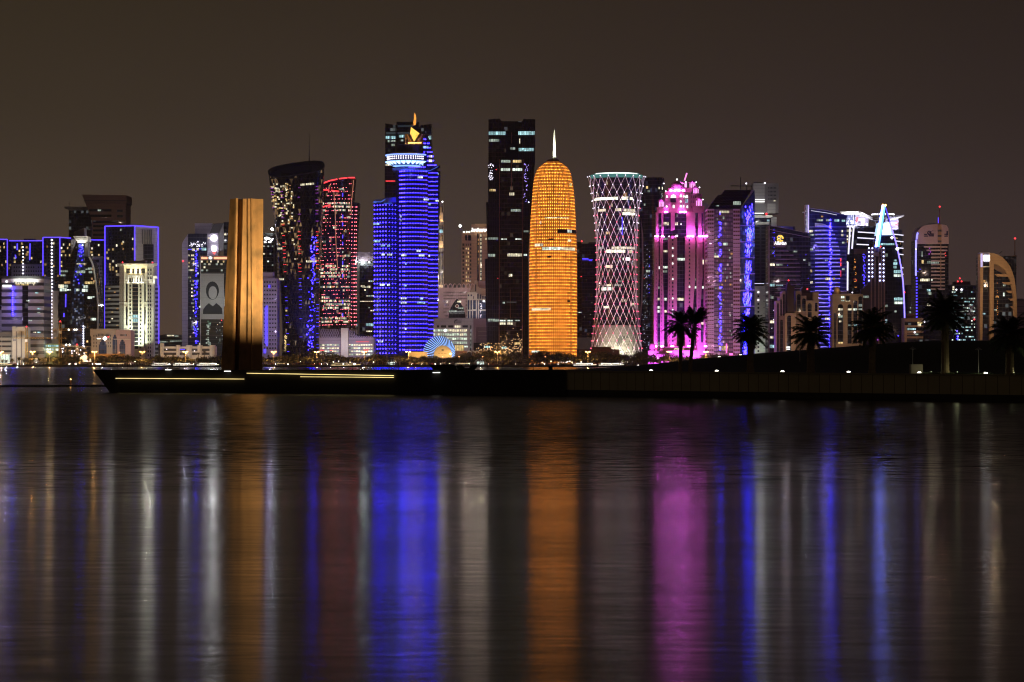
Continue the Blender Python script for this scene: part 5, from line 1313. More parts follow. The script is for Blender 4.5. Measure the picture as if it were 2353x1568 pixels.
# ministry with arched crown and pointed glass arch
t = city("arch_crowned_ministry", "rose stone ministry block with open arches on top and large pointed glass arch", "ministry", 1046, 2570)
t.rect("wall", W_PINK, 1000, 1078, 661.4, None, 0, 26)
b = MB()
for i in range(7):
    uc = 1024.6 + 10.2 * i; pt = []
    for k in range(9):
        a = math.pi * k / 8; pt.append(t.p(uc + 4.1 * math.cos(a), 660.5 - 7.8 * math.sin(a) ** .8, .5))
    b.path([t.p(uc + 4.1, 668, .5)] + pt + [t.p(uc - 4.1, 668, .5)], .42, 5)
t.add(b, "arch_crown", W_PINK)
b = MB()
for i in range(6):
    uc = 1024 + 9.8 * i; pt = []
    for k in range(9):
        a = math.pi * k / 8; pt.append(t.p(uc + 2.6 * math.cos(a), 669 - 6 * math.sin(a) ** .8, -.2))
    b.path([t.p(uc + 2.6, 730, -.2)] + pt + [t.p(uc - 2.6, 730, -.2)], .3, 5)
t.add(b, "arch_rib", W_PINK)
for i in range(5): t.ext("arch_opening", W_DKGREY, [(1026 + 10.2 * i - 3.4, 660.6), (1026 + 10.2 * i - 2, 655.4), (1026 + 10.2 * i, 654), (1026 + 10.2 * i + 2, 655.4), (1026 + 10.2 * i + 3.4, 660.6)], 1.2, .6)
def ogive(t, name, mat, uc, hw, vt, vb, dy, dep):
    L = []
    for k in range(11):
        f = k / 10; L.append((uc - hw * (1 - f ** 2.3), vb + (vt - vb) * f))
    R_ = [(2 * uc - u, v) for u, v in L[::-1][1:]]
    return t.ext(name, mat, L + R_, dy, dep)
ogive(t, "glass_arch_frame", W_PINK, 1050.2, 21.0, 684.4, 735, -.6, .8)
ogive(t, "glass_arch", G_DARK, 1050.2, 19.6, 686.4, 735, -1.0, .6)
t.grid(1019, 1074, 669, 690, 22, 3, 1, [P_WIN], .45, .5, "window", -.25, 1, 71, 60)
t.grid(1019, 1031, 689, 730, 5, 5, .9, [P_WIN, P_WIN, L_DIM], .45, .5, "window", -.25, 1, 72, 25); t.grid(1070, 1076, 689, 730, 3, 5, .9, [P_WIN], .45, .5, "window", -.25, 1, 73, 15)
t.wins([(1051, 1059.6, 691.6, 695.4, L_CREAM), (1031.4, 1049, 713.6, 717.4, L_DIM), (1052, 1066, 707, 710, L_DIM)], dy=-1.2)
b = MB(); b.lathe([(.03, -.25), (1.75, -.2), (1.75, .2), (.03, .25)], n=24); b.v = [(x + t.x(1050.5), z - 1.6, y + t.z(704)) for x, y, z in b.v]; em = t.add(b, "emblem", glow("emblem_light", (1, .85, .7), .75))
b = MB(); b.lathe([(1.0, -.1), (1.45, -.1), (1.45, .1), (1.0, .1)], n=24); b.v = [(x + t.x(1050.5), z - 1.95, y + t.z(704)) for x, y, z in b.v]; t.add(b, "emblem_ring", wall("emblem_brown", (.2, .08, .05)), em)
AR = {'و': (0xFEED, 0xFEEE), 'ز': (0xFEAF, 0xFEB0), 'ا': (0xFE8D, 0xFE8E), 'ر': (0xFEAD, 0xFEAE), 'ة': (0xFE93, 0xFE94), 'ل': (0xFEDD, 0xFEDE, 0xFEDF, 0xFEE0), 'ت': (0xFE95, 0xFE96, 0xFE97, 0xFE98), 'ع': (0xFEC9, 0xFECA, 0xFECB, 0xFECC), 'ي': (0xFEF1, 0xFEF2, 0xFEF3, 0xFEF4), 'م': (0xFEE1, 0xFEE2, 0xFEE3, 0xFEE4)}
def shape_ar(s_):
    o_ = []
    for i, c in enumerate(s_):
        if c not in AR: o_.append(c); continue
        pj = i > 0 and s_[i - 1] in AR and len(AR[s_[i - 1]]) == 4
        nj = i + 1 < len(s_) and s_[i + 1] in AR and len(AR[c]) == 4
        o_.append(chr(AR[c][(3 if pj else 2) if nj else (1 if pj else 0)]))
    return ''.join(o_[::-1])
E_TXT = glow("white_letter_light", (1, 1, 1), .55)
t.text("inscription", shape_ar("وزارة التعليم والتعليم العالي"), E_TXT, 1034, 1068, 716, -1.5, .012)
t.text("inscription", "Ministry of Education and Higher Education", E_TXT, 1034, 1068, 719.8, -1.5, .012)
t.bulb((1024, 690, -30), .16, 30, (1, .82, .74)); t.bulb((1066, 668, -30), .15, 30, (1, .82, .74)); t.bulb((1045, 668, -26), .08, 30, (1, .82, .74))

t = city("classical_block", "white framed block with curved gable roof and blue glazing squeezed beside the dark tower", "building", 1098, 2520)
t.ext("wall", W_WHITE, [(1073.6, None), (1073.6, 672), (1091, 671.6), (1098, 674), (1108, 678.6), (1124, 680), (1124, None)], 0, 24)
t.ext("gable", W_BEIGE, [(1080, 672), (1089, 658), (1090.6, 645), (1097, 645), (1098, 659), (1108, 664), (1124, 664.6), (1124, 680), (1100, 676), (1092, 672)], 4, 18)
t.rect("roof_slab", W_LILAC, 1099, 1124, 646, 661, 10, 18)
for u0, u1, v0, v1 in ((1075, 1078.6, 690, 712), (1081, 1084.6, 690, 712), (1087, 1093.4, 690, 711), (1096, 1098, 690, 735), (1101, 1119, 690, 711.4), (1075, 1078.6, 715, 735), (1081, 1084.6, 715, 735), (1087, 1093.4, 715, 735), (1101, 1119, 715, 735), (1096.6, 1100, 675, 687), (1102, 1106, 677, 687), (1108, 1111.4, 680, 687), (1113, 1117, 681, 687), (1075, 1078, 677, 681), (1081.4, 1084.4, 677, 681), (1087.6, 1089.4, 681, 687)):
    t.rect("window", G_BLUE, u0, u1, v0, v1, -.3, .5)
t.rect("tower_window", P_WIN, 1091.8, 1094.4, 654, 670, 3.6, .6)
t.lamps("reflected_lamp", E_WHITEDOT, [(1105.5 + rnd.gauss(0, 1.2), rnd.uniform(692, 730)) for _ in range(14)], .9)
t.bulb((1085, 710, -26), .20, 28, (1, .92, .86)); t.bulb((1112, 690, -26), .16, 28, (1, .88, .84))

# office with bright window rows
L_OFF = room("lit_office_row", (.86, 1, .80), .85)
t = city("row_window_office", "grey panelled office with four bright window rows and a dark logo panel under its roof", "office building", 1052, 2440)
t.rect("wall", wall("grey_panel_wall", (.36, .32, .33), fl=3.0, bay=3.0, joint=.88), 996, 1087.6, 732, None, 0, 28)
t.rect("side_wall", wall("mauve_render", (.26, .17, .19)), 1087.8, 1119, 732.4, 752, 1, 26); t.rect("side_wall", wall("dark_mauve_render", (.17, .11, .12)), 1093.6, 1119, 752, None, 4, 24); t.rect("side_wall", wall("mauve_render_strip", (.26, .17, .19)), 1087.8, 1093.4, 752, None, 1, 20)
t.rect("roof_step", W_GREY, 1028, 1043, 731, 733, 3, 10); t.rect("roof_step", W_GREY, 1061, 1075, 731, 733, 3, 10)
lp = t.rect("logo_panel", wall("logo_panel_grey", (.30, .28, .30)), 1042.6, 1061.4, 731.4, 744.6, -.6, 1)
t.ext("logo_mark", W_DKGREY, [(1044, 743.4), (1043.6, 738), (1046, 735), (1050, 734), (1052.4, 736), (1047.4, 737.4), (1046, 740), (1046.6, 743.6)], -.9, .3); t.rect("logo_mark", W_DKGREY, 1048, 1060, 737.6, 738.8, -.9, .3); t.rect("logo_mark", W_DKGREY, 1047.6, 1060, 741.6, 742.6, -.9, .3)
t.rect("dark_strip", G_BLACK, 1080.4, 1083, 748, None, -.3, .6)
t.wins([(1004, 1009, 748, 753, P_WIN), (1013, 1025, 748, 753, P_WIN), (1029.6, 1042, 748, 753, P_WIN), (1062.6, 1075, 748, 753, P_WIN)], "window", -.2)
t.wins([(1045, 1058.4, 748.4, 753, L_CREAM)] + [(996 + 8.7 * i, 996 + 8.7 * i + (7.9 if i % 2 else 7.2), v, v + 5.0, L_OFF if rnd.random() < .8 else L_CREAM) for v in (757.2, 766.5, 776, 785.4) for i in range(9)] + [(1046, 1066, 793.6, 806, L_WARM)] + [(1067, 1075, 795, 798.6, L_WHITE)] + [(1081, 1082.6, v, v + 5, L_WHITE) for v in (757.4, 766.6, 776, 785.4, 795)], dy=-.3)
t.lamps("dazzling_lamp", E_WHITE, [(1023.4, 759.6, -1.5)], 3.0)
for v in (762, 771, 779): t.rect("ledge", W_BEIGE, 1099, 1118, v, v + .5, 3.6, .6)
t.bulb((1040, 770, -30), .17, 30, (1, .9, .92)); t.bulb((1100, 755, -30), .12, 30, (1, .8, .85))
t = city("terracotta_hall", "low terracotta wall of a promenade hall with a white triple arch canopy in front", "hall", 1080, 2345)
t.rect("wall", wall("terracotta_render", (.38, .20, .12)), 1047, 1120, 806.4, None, 6, 12)
b = MB()
for uc in (1078, 1087.4, 1096):
    b.path([t.p(uc + 4.2 * math.cos(math.pi * k / 8), 811.6 - 4.6 * math.sin(math.pi * k / 8) , 2) for k in range(9)], .35, 5)
b.path([t.p(1082.6, 811.4, 2), t.p(1082.6, 828, 2)], .4, 5)
t.add(b, "arch_canopy", M_WHITEP); t.bulb((1082, 815, -3), .35, 7, (1, .85, .7)); t.bulb((1105, 812, -10), .16, 12, (1, .5, .25)); t.bulb((1060, 812, -8), .16, 12, (1, .5, .25))

# dark faceted tower
t = city("faceted_dark_tower", "tallest dark faceted tower with a notched square crown and a few bright floors", "tower", 1172, 2420)
G_FAC = facade("faceted_brown_glass", (.016, .010, .014), (.044, .026, .030), 2.8, 4.1, .06, .14, rough=.18, lit=.06, lcol=(1, .7, .5), ls=.09)
G_FACS = facade("faceted_side_glass", (.008, .007, .015), (.016, .014, .028), 1.7, 4.1, .25, .08, rough=.1, tilt=.03)
t.ext("crown_block", G_FAC, [(1122.4, 375), (1122.4, 275), (1148, 272.6), (1154, 280), (1160, 300), (1163, 330), (1163, 375)], -2, 34)
t.ext("crown_block", G_FACS, [(1190, 375), (1190, 330), (1192, 300), (1197, 284), (1203, 274), (1230, 274.4), (1229.6, 375)], -2, 34)
t.rect("crown_recess", G_BLACK, 1150, 1204, 279, 375, 8, 24)
t.ext("crown_dome", M_BLACKP, [(1149, 366), (1160, 344), (1168, 332), (1181, 331), (1192, 344), (1202, 366), (1202, 368), (1149, 368)], 0, 10)
t.ext("centre_face", G_FAC, [(1148, 366), (1202, 366), (1201, 465), (1200.4, 595), (1199.6, None), (1146.4, None), (1147, 595), (1147.6, 465)], -5, 30)
for (va, ua, vb, ub) in ((374, 1121, 465, 1122), (465, 1116.6, 595, 1120.4), (595, 1114, 830, 1119.4)):
    t.ext("side_facet", G_FACS, [(ua, va), (1147, va), (1147, None if vb > 800 else vb), (ub, None if vb > 800 else vb)], -1.5, 30)
for (va, ua, vb, ub) in ((374, 1229, 465, 1222), (465, 1222, 595, 1213), (595, 1214, 830, 1214)):
    t.ext("side_facet", G_FACS, [(1201, va), (ua, va), (ub, None if vb > 800 else vb), (1200, None if vb > 800 else vb)], -1.4, 30)
t.tubes("corner_line", wall("copper_line", (.3, .13, .09), .4), [[(1148, 366), (1146.6, 830)], [(1202, 366), (1199.8, 830)], [(1175.4, 366), (1175.4, 434)], [(1172.4, 666), (1172.4, 732)], [(1175.6, 305), (1175.6, 330)]], .3, -5.3)
t.wins([(1123, 1162, 302.8, 310.4, L_CYAN, -2.5), (1191, 1229, 302, 310.4, L_CYAN, -2.5), (1123.6, 1147, 320, 326, L_DIM, -2.5), (1192, 1227, 340.6, 347.6, L_CYAN, -2.5), (1193, 1195, 319, 330, L_CREAM, -2.5), (1172, 1184, 339, 344, L_DIM, -.5)] + [(u0, u1, v0, v1, m_, -5.4) for u0, u1, v0, v1, m_ in ((1151, 1173, 368, 374, L_DIM), (1178, 1198, 368, 374, L_WARM), (1150.6, 1172, 387, 393, L_WHITE), (1177.4, 1200, 387, 393, L_WHITE), (1170.6, 1181.6, 443, 449.4, L_CREAM), (1174, 1197, 481, 486.4, L_DIM), (1151, 1164, 548.6, 551, L_WHITE), (1184, 1198, 548.6, 551, L_WHITE), (1166, 1199.4, 583, 589.6, L_CREAM), (1169, 1177, 630, 636, L_CREAM), (1148.6, 1162, 735.6, 738.8, L_WHITE), (1165, 1179, 735.6, 738.8, L_WHITE), (1148.6, 1162, 741.4, 746.4, L_CREAM), (1165, 1179, 741.4, 746.4, L_CREAM), (1183, 1195, 735.6, 738, L_DIM), (1155, 1160, 694, 698, L_DIM), (1164, 1187, 693.4, 696, glow("faint_floor", (.6, .6, .5), .08)), (1153, 1164, 797, 802, L_CYAN), (1182, 1196, 787, 792, L_WARM))] + [(1122, 1144, 546, 551, L_DIM, -2), (1122, 1138, 584, 590, L_DIM, -2), (1120.6, 1146, 733, 739, L_DIM, -2), (1125, 1139, 435, 440, L_WARM, -2), (1203, 1211, 584, 588, L_WHITE, -2), (1203, 1216, 530, 534, L_DIM, -2)], dy=-2)
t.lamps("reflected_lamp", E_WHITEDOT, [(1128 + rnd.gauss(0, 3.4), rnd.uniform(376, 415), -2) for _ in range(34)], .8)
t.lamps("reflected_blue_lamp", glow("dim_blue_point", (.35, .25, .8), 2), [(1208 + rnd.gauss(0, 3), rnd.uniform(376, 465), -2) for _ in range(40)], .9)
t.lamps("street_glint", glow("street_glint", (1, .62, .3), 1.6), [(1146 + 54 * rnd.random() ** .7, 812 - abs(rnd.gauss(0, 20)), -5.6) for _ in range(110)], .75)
t.lamps("red_beacon", E_RED, [(1140, 390, -2.4), (1144, 640, -2.4)], 1.0); t.lamps("wall_lamp", E_WHITEDOT, [(1215, 465, -3)], 1.6)
t = city("glass_annex", "low dark glass annex sparkling with reflected street lights beside the terracotta hall", "building", 1110, 2390)
t.rect("wall", G_SPECK, 1088, 1146, 788, None, 0, 20); t.wins([(1112, 1126, 795.4, 799.6, L_CYAN)], dy=-.3)
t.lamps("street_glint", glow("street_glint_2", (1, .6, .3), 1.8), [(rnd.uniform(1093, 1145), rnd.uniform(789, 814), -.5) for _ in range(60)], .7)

# golden lattice tower
t = city("golden_tower", "golden round tower with rounded shoulders, glowing lattice skin and slender white spire", "tower", 1271.8, 2450)
prof_px = [(1500, 157), (1300, 157), (1100, 157), (900, 155.5), (800, 153.5), (700, 150.5), (600, 146.5), (500, 140), (420, 131), (370, 121), (340, 110), (320, 97), (303, 78), (290, 58), (282, 44)]
K = .3664 * t.D / F
zv = lambda yp: t.z(264.2 + .3664 * yp)
prof = [(157 * K, 0)] + [(r_ * K, zv(y_)) for y_, r_ in prof_px]
def prof_r(z):
    for (r0, z0), (r1, z1) in zip(prof, prof[1:]):
        if z0 <= z <= z1: return r0 + (r1 - r0) * (z - z0) / max(1e-6, z1 - z0)
    return prof[-1][0]
zt_ = prof[-1][1]; NF = 62; NC = 72
CY = 157 * K
m, nt = new_mat("golden_lit_screen")          # the lamp-lit cavity between glass and lattice: a lamp at the foot of every panel
tc = nd(nt, "ShaderNodeTexCoord"); sp = nd(nt, "ShaderNodeSeparateXYZ"); nt.links.new(tc.outputs["UV"], sp.inputs[0])
fa = math_n(nt, 'FRACT', sp.outputs[0]); fb = math_n(nt, 'FRACT', sp.outputs[1])
cb = nd(nt, "ShaderNodeCombineXYZ"); nt.links.new(math_n(nt, 'FLOOR', sp.outputs[0]), cb.inputs[0]); nt.links.new(math_n(nt, 'FLOOR', sp.outputs[1]), cb.inputs[1])
w1 = nd(nt, "ShaderNodeTexWhiteNoise", noise_dimensions='3D'); nt.links.new(cb.outputs[0], w1.inputs["Vector"])
ge = nd(nt, "ShaderNodeNewGeometry"); no = nd(nt, "ShaderNodeTexNoise"); no.inputs["Scale"].default_value = 1.3; no.inputs["Detail"].default_value = 4; nt.links.new(ge.outputs["Position"], no.inputs["Vector"])
no2 = nd(nt, "ShaderNodeTexNoise"); no2.inputs["Scale"].default_value = .05; nt.links.new(ge.outputs["Position"], no2.inputs["Vector"])
dx = math_n(nt, 'ABSOLUTE', math_n(nt, 'SUBTRACT', fa, .5)); dz = math_n(nt, 'ABSOLUTE', math_n(nt, 'SUBTRACT', fb, .25))
pk = math_n(nt, 'MAXIMUM', 0, math_n(nt, 'SUBTRACT', 1.0, math_n(nt, 'MULTIPLY', math_n(nt, 'ADD', dx, dz), 2.6)))
lum = math_n(nt, 'ADD', .70, math_n(nt, 'MULTIPLY', math_n(nt, 'POWER', pk, 3.0), 21.0))
lum = math_n(nt, 'MULTIPLY', lum, math_n(nt, 'ADD', .55, math_n(nt, 'MULTIPLY', w1.outputs["Value"], .55)))
lum = math_n(nt, 'MULTIPLY', lum, math_n(nt, 'ADD', .45, no.outputs["Fac"]))
lum = math_n(nt, 'MULTIPLY', lum, math_n(nt, 'ADD', .6, math_n(nt, 'MULTIPLY', no2.outputs["Fac"], .8)))
em = nd(nt, "ShaderNodeEmission"); em.inputs[0].default_value = (1, .29, .032, 1); nt.links.new(math_n(nt, 'MULTIPLY', lum, 1.05), em.inputs[1])
out(nt, em); M_GOLDLIT = m
b = MB(); NA = 72; zs = [zt_ * i / NF for i in range(NF + 1)]
for k in range(NF):
    r0, r1 = prof_r(zs[k]) - .9, prof_r(zs[k + 1]) - .9
    for i in range(NA):
        a0, a1 = 2 * math.pi * i / NA, 2 * math.pi * (i + 1) / NA
        b.face([(r0 * math.cos(a0), CY + r0 * math.sin(a0), zs[k]), (r0 * math.cos(a1), CY + r0 * math.sin(a1), zs[k]), (r1 * math.cos(a1), CY + r1 * math.sin(a1), zs[k + 1]), (r1 * math.cos(a0), CY + r1 * math.sin(a0), zs[k + 1])], [(i, k), (i + 1, k), (i + 1, k + 1), (i, k + 1)])
b.face([((prof_r(zt_) - .9) * math.cos(2 * math.pi * i / NA), CY + (prof_r(zt_) - .9) * math.sin(2 * math.pi * i / NA), zt_) for i in range(NA)])
t.add(b, "lit_core", M_GOLDLIT)
b = MB()                                      # lattice: floor rings and vertical ribs, front half in full
for k in range(NF + 1):
    r0 = prof_r(zs[k]); n = 96
    ring0 = [(r0 * math.cos(2 * math.pi * i / n), CY + r0 * math.sin(2 * math.pi * i / n), zs[k] - .12) for i in range(n)]
    ring1 = [(p[0], p[1], zs[k] + .12) for p in ring0]
    b.loft([ring0, ring1], cap0=False, cap1=False)
for i in range(NC):
    a = 2 * math.pi * i / NC
    if math.sin(a) > .25: continue
    w = .08 if i % 3 else .20
    for k in range(NF):
        r0, r1 = prof_r(zs[k]) - .02, prof_r(zs[k + 1]) - .02; da0, da1 = w / max(r0, 1), w / max(r1, 1)
        P = lambda r, aa, z: (r * math.cos(aa), CY + r * math.sin(aa), z)
        b.face([P(r0, a - da0, zs[k]), P(r0, a + da0, zs[k]), P(r1, a + da1, zs[k + 1]), P(r1, a - da1, zs[k + 1])])
t.add(b, "lattice", metal("bronze_lattice", (.30, .15, .05), .4, .6))
def patch(name, mat, u0, u1, v0, v1, grow=.25):
    b = MB(); z0, z1 = t.z(v1), t.z(v0); r0 = prof_r((z0 + z1) / 2) + grow; n = 10
    aa = [math.asin(max(-1, min(1, t.x(u0 + (u1 - u0) * i / n) / r0))) for i in range(n + 1)]
    for i in range(n):
        p = [(r0 * math.sin(a), CY - r0 * math.cos(a)) for a in (aa[i], aa[i + 1])]
        b.face([(*p[0], z0), (*p[1], z0), (*p[1], z1), (*p[0], z1)])
    t.add(b, name, mat)
for q in ((1252, 1307, 499.6, 501.6, L_CREAM), (1246, 1290, 568, 575, L_WHITE), (1290, 1322, 568.4, 575, L_CREAM), (1229, 1248, 559.6, 565.6, L_CREAM), (1222, 1265, 707.6, 713.4, L_CREAM), (1304, 1314, 527.4, 534, L_WHITE), (1305, 1313, 550, 555, L_CREAM), (1222, 1240, 806, 811, L_WHITE), (1309.4, 1315, 419, 426, L_WARM), (1241.6, 1243.6, 508, 514, L_CREAM)): patch("lit_window", q[4], *q[:4])
M_DKP = wall("unlit_panel", (.02, .012, .01), .5)
for q in ((1281, 1325, 526.6, 535.6), (1258, 1267, 588, 593), (1260, 1272, 548, 552), (1304, 1310, 690, 694)): patch("unlit_panel", M_DKP, *q, .2)
t.lamps("blue_glint", E_BLUEDOT, [(1229 + rnd.gauss(0, 1.2), 410 + rnd.uniform(0, 390), 20 - 0) for _ in range(0)], 1)
b = MB(); b.lathe([(44 * K, zt_), (36 * K, zv(270)), (24 * K, zv(267))], 0, CY, 32); t.add(b, "cap", metal("bronze_cap", (.4, .22, .08), .4, .5))
b = MB(); b.lathe([(25 * K, zv(268)), (17 * K, zv(262)), (12 * K, zv(245)), (10 * K, zv(225)), (8 * K, zv(180)), (5.6 * K, zv(120)), (3.4 * K, zv(85)), (.3, zv(68))], 1.3, CY, 20); t.add(b, "spire", W_WHITE, smooth=True)
for sx in (-1, 1): t.spot((1271.8 + sx * 10, 362, CY - 12), (1271.8, 335, CY), 1.1, (.95, 1, .75), 90, .6); t.spot((1271.8 + sx * 9, 362, CY - 12), (1271.8, 312, CY), 1.5, (.95, 1, .75), 50, .6)

t = city("plain_dark_tower", "plain dim blue dark tower with crane gear and red beacons between golden and lattice towers", "tower", 1352, 2820)
t.rect("shaft", G_NAVY, 1337, 1374, 560, None, 0, 30); t.rect("side_shaft", G_BLACK, 1324, 1337, 556.6, None, 3, 24); t.rect("roof_step", W_DKGREY, 1353, 1371, 557, 560, 4, 16)
t.wins([(1338, 1352, 594, 595.4, E_BLUE), (1338, 1362, 597, 598, E_BLUE), (1353, 1360, 599, 600, E_BLUE)], "blue_strip", -.4)
t.lamps("red_beacon", E_RED, [(1336.8, 554.6, -1), (1335.6, 637, -1)], 2.4); t.tubes("crane_beam", M_DKSTEEL, [[(1326, 638), (1372, 640)], [(1326, 718), (1372, 720)]], 1.0, -2)
t.wins([(1328, 1336, 717.4, 719, L_WHITE)], "lamp_bar", -3.4)
t.grid(1338, 1372, 604, 770, 10, 30, .02, [L_DIM], .5, .4, dy=-.3, seed=88)
t.rect("podium", W_GREY, 1326, 1400, 776, None, -14, 12); t.bulb((1345, 790, -40), .05, 20, (1, .9, .85))
t = city("brown_hall", "low dark brown hall with small lit windows at the foot of the lattice tower", "hall", 1378, 2400)
t.rect("wall", wall("maroon_render", (.16, .08, .09)), 1326, 1424, 803, None, 0, 14); t.rect("roof_block", wall("maroon_render_2", (.14, .075, .085)), 1360, 1404, 797, 803, 2, 10)
t.grid(1330, 1422, 806, 822, 18, 3, .10, [L_DIM, L_CREAM, E_VIOLET], .3, .3, dy=-.2, seed=91)

# hyperboloid lattice tower
t = city("waisted_lattice_tower", "waisted round glass tower wrapped in a diamond lattice of pale tubes with pink lamps", "tower", 1420, 2520)
hp = [(1560, 212), (1430, 199), (1310, 187), (1250, 180), (1130, 167), (1015, 161), (900, 158.5), (780, 156.5), (660, 159), (550, 164), (430, 170), (315, 183), (255, 191), (195, 200), (130, 214), (78, 226)]
K2 = .2929 * t.D / F
zh = lambda y_: t.z(379.1 + .2929 * y_)
H = [(r_ * K2, zh(y_)) for y_, r_ in hp]; H[0] = (H[0][0], 0)
def hr(z):
    for (r0, z0), (r1, z1) in zip(H, H[1:]):
        if z0 <= z <= z1: return r0 + (r1 - r0) * (z - z0) / (z1 - z0)
    return H[-1][0] if z > 0 else H[0][0]
CX2, CY2 = t.x(1419.4), 225 * K2; zt_ = zh(80)
b = MB(); N2 = 64
b.lathe([(hr(zt_ * i / 24) - 1.8, zt_ * i / 24) for i in range(24)] + [(hr(zh(96)) - 1.8, zh(96))], CX2, CY2, N2)
t.add(b, "glass_drum", facade("drum_glass", (.008, .007, .012), (.012, .010, .013), 2.4, 3.7, .1, .14, lit=.04, lcol=(1, .85, .55), ls=.5))
b = MB(); b.lathe([(hr(zh(96)) - 2.2, zh(97)), (hr(zh(70)) - 2.4, zh(66))], CX2, CY2, N2); t.add(b, "crown_glass", glow("teal_crown_light", (.16, .50, .46), .42, .4))
b = MB(); b.lathe([(hr(zt_) * .74, zh(66)), (hr(zt_) * .74, zh(55))], CX2, CY2, N2); t.add(b, "crown_light", glow("crown_white", (.9, 1, .92), 2.2, .3))
b = MB(); b.lathe([(hr(zt_) * .80, zh(55)), (hr(zt_) * .80, zh(51)), (hr(zt_) * .6, zh(47))], CX2, CY2, N2); t.add(b, "crown_roof", M_STEEL)
NN, NR2 = 21, 24
rows = [zh(1438 - 58.4 * k) if k < 23 else zh(80) for k in range(24)]
rows = [max(0.2, zh(1497.4))] + rows
def node(k, i):
    a = 2 * math.pi * (i + .5 * (k % 2)) / NN - 1.0; z = rows[k]; r_ = hr(z)
    return (CX2 + r_ * math.cos(a), CY2 + r_ * math.sin(a), z)
b = MB(); it = []
for k in range(len(rows) - 1):
    for i in range(NN):
        p = node(k, i)
        for j in ((i, i - 1) if k % 2 == 0 else (i, i + 1)):
            q = node(k + 1, j)
            if min(p[1], q[1]) < CY2 + 4: b.tube(p, q, .24, 5)
b2 = MB()
t.add(b, "diagrid", wall("white_tube_paint", (.78, .72, .74), .4, .1), smooth=False)
for k in range(1, len(rows)):
    for i in range(NN):
        p = node(k, i)
        if p[1] < CY2 + 3:
            m_ = E_PINKDOT if k < 17 else (E_PINKDOT if rnd.random() < .3 and k < 21 else E_WHITEDOT)
            d_ = Vector((p[0] - CX2, p[1] - CY2, 0)).normalized() * .8
            it.append((p[0] + d_.x, p[1] + d_.y, p[2], 1.15, .9, 1.15, 0, m_))
t.many("node_lamp", it, octa_mesh)
def hpatch(name, mat, x0, x1, y0, y1, grow=-1.5):
    z0, z1 = zh(y1), zh(y0); r0 = hr((z0 + z1) / 2) + grow; n = 12; b = MB()
    u0, u1 = 1332.7 + .2929 * x0, 1332.7 + .2929 * x1
    aa = [math.asin(max(-1, min(1, (t.x(u0 + (u1 - u0) * i / n) - CX2) / r0))) for i in range(n + 1)]
    for i in range(n):
        p = [(CX2 + r0 * math.sin(a), CY2 - r0 * math.cos(a)) for a in (aa[i], aa[i + 1])]
        b.face([(*p[0], z0), (*p[1], z0), (*p[1], z1), (*p[0], z1)])
    t.add(b, name, mat)
L_BRT = room("lit_floor_bright", (1, .95, .72), 2.3)
for q in ((118, 260, 250, 270, L_BRT), (262, 300, 248, 270, L_BRT), (330, 380, 246, 270, L_BRT), (395, 420, 248, 270, L_BRT), (146, 206, 340, 360, L_CREAM), (278, 330, 338, 360, L_CREAM), (345, 440, 340, 362, L_CREAM), (335, 436, 368, 390, L_BRT), (140, 190, 636, 655, L_DIM), (250, 438, 638, 656, L_CREAM), (205, 360, 662, 685, L_BRT), (385, 412, 663, 688, L_CREAM), (340, 346, 726, 746, L_BRT), (366, 396, 722, 747, E_SIGN), (205, 258, 785, 805, L_CREAM), (205, 250, 935, 950, L_CREAM), (270, 335, 935, 948, L_DIM), (170, 263, 958, 982, L_WHITE), (320, 350, 486, 505, L_WHITE), (295, 312, 488, 505, L_DIM), (206, 238, 520, 540, L_WARM), (400, 432, 1080, 1100, L_CREAM), (190, 235, 1106, 1124, L_CREAM), (345, 372, 215, 242, L_AMBER), (376, 388, 152, 168, L_AMBER), (150, 185, 1316, 1334, L_CREAM), (190, 256, 1346, 1366, L_CREAM), (300, 330, 905, 918, L_DIM), (300, 322, 940, 948, L_DIM)): hpatch("lit_window", q[4], *q[:4])
b = MB()
for k_ in range(11):
    z0, z1 = zh(1555 - 27 * k_), zh(1555 - 27 * (k_ + 1)); r0, r1 = hr(z0) - 1.1, hr(z1) - 1.1
    for i in range(40):
        a0, a1 = math.pi * (1.08 + .84 * i / 40), math.pi * (1.08 + .84 * (i + 1) / 40)
        P = lambda r, a, z: (CX2 + r * math.cos(a), CY2 + r * math.sin(a), z)
        b.face([P(r0, a0, z0), P(r0, a1, z0), P(r1, a1, z1), P(r1, a0, z1)], [(r0 * a0, z0), (r0 * a1, z0), (r1 * a1, z1), (r1 * a0, z1)])
t.add(b, "lower_screen", facade("pale_printed_screen", (.30, .285, .235), (.15, .14, .12), 2.1, 3.9, .06, .05, rough=.7, tilt=0, var=.1))
ri = (lambda x, y, w_, h_: hpatch("screen_print", M_INK2, x - w_, x + w_, y - h_, y + h_, -.95))
M_INK2 = wall("screen_print_grey", (.12, .12, .10), .8)
for q in ((330, 1365, 34, 7), (312, 1385, 20, 14), (305, 1412, 12, 14), (345, 1350, 40, 8), (402, 1385, 10, 4), (378, 1470, 12, 4), (318, 1455, 26, 5), (300, 1475, 14, 6), (420, 1440, 7, 14), (352, 1500, 34, 4)): ri(*q)
for u in (1386, 1404, 1422, 1440, 1456):
    t.spot((u, 830, -9), (1420 + (u - 1420) * 1.0, 808, 4), 1.0, (1, .97, .74), 110, .6)
    t.spot((u, 830, -14), (1420 + (u - 1420) * .9, 770, 14), .16, (1, .93, .78), 70, .6)
for u in (1386, 1420, 1454): t.spot((u, 800, -50), (1420 + (u - 1420) * .8, 600, 16), .20, (1, .62, .66), 64, .7); t.spot((u, 800, -60), (1420 + (u - 1420) * .8, 440, 16), .20, (.9, .75, 1), 40, .7)
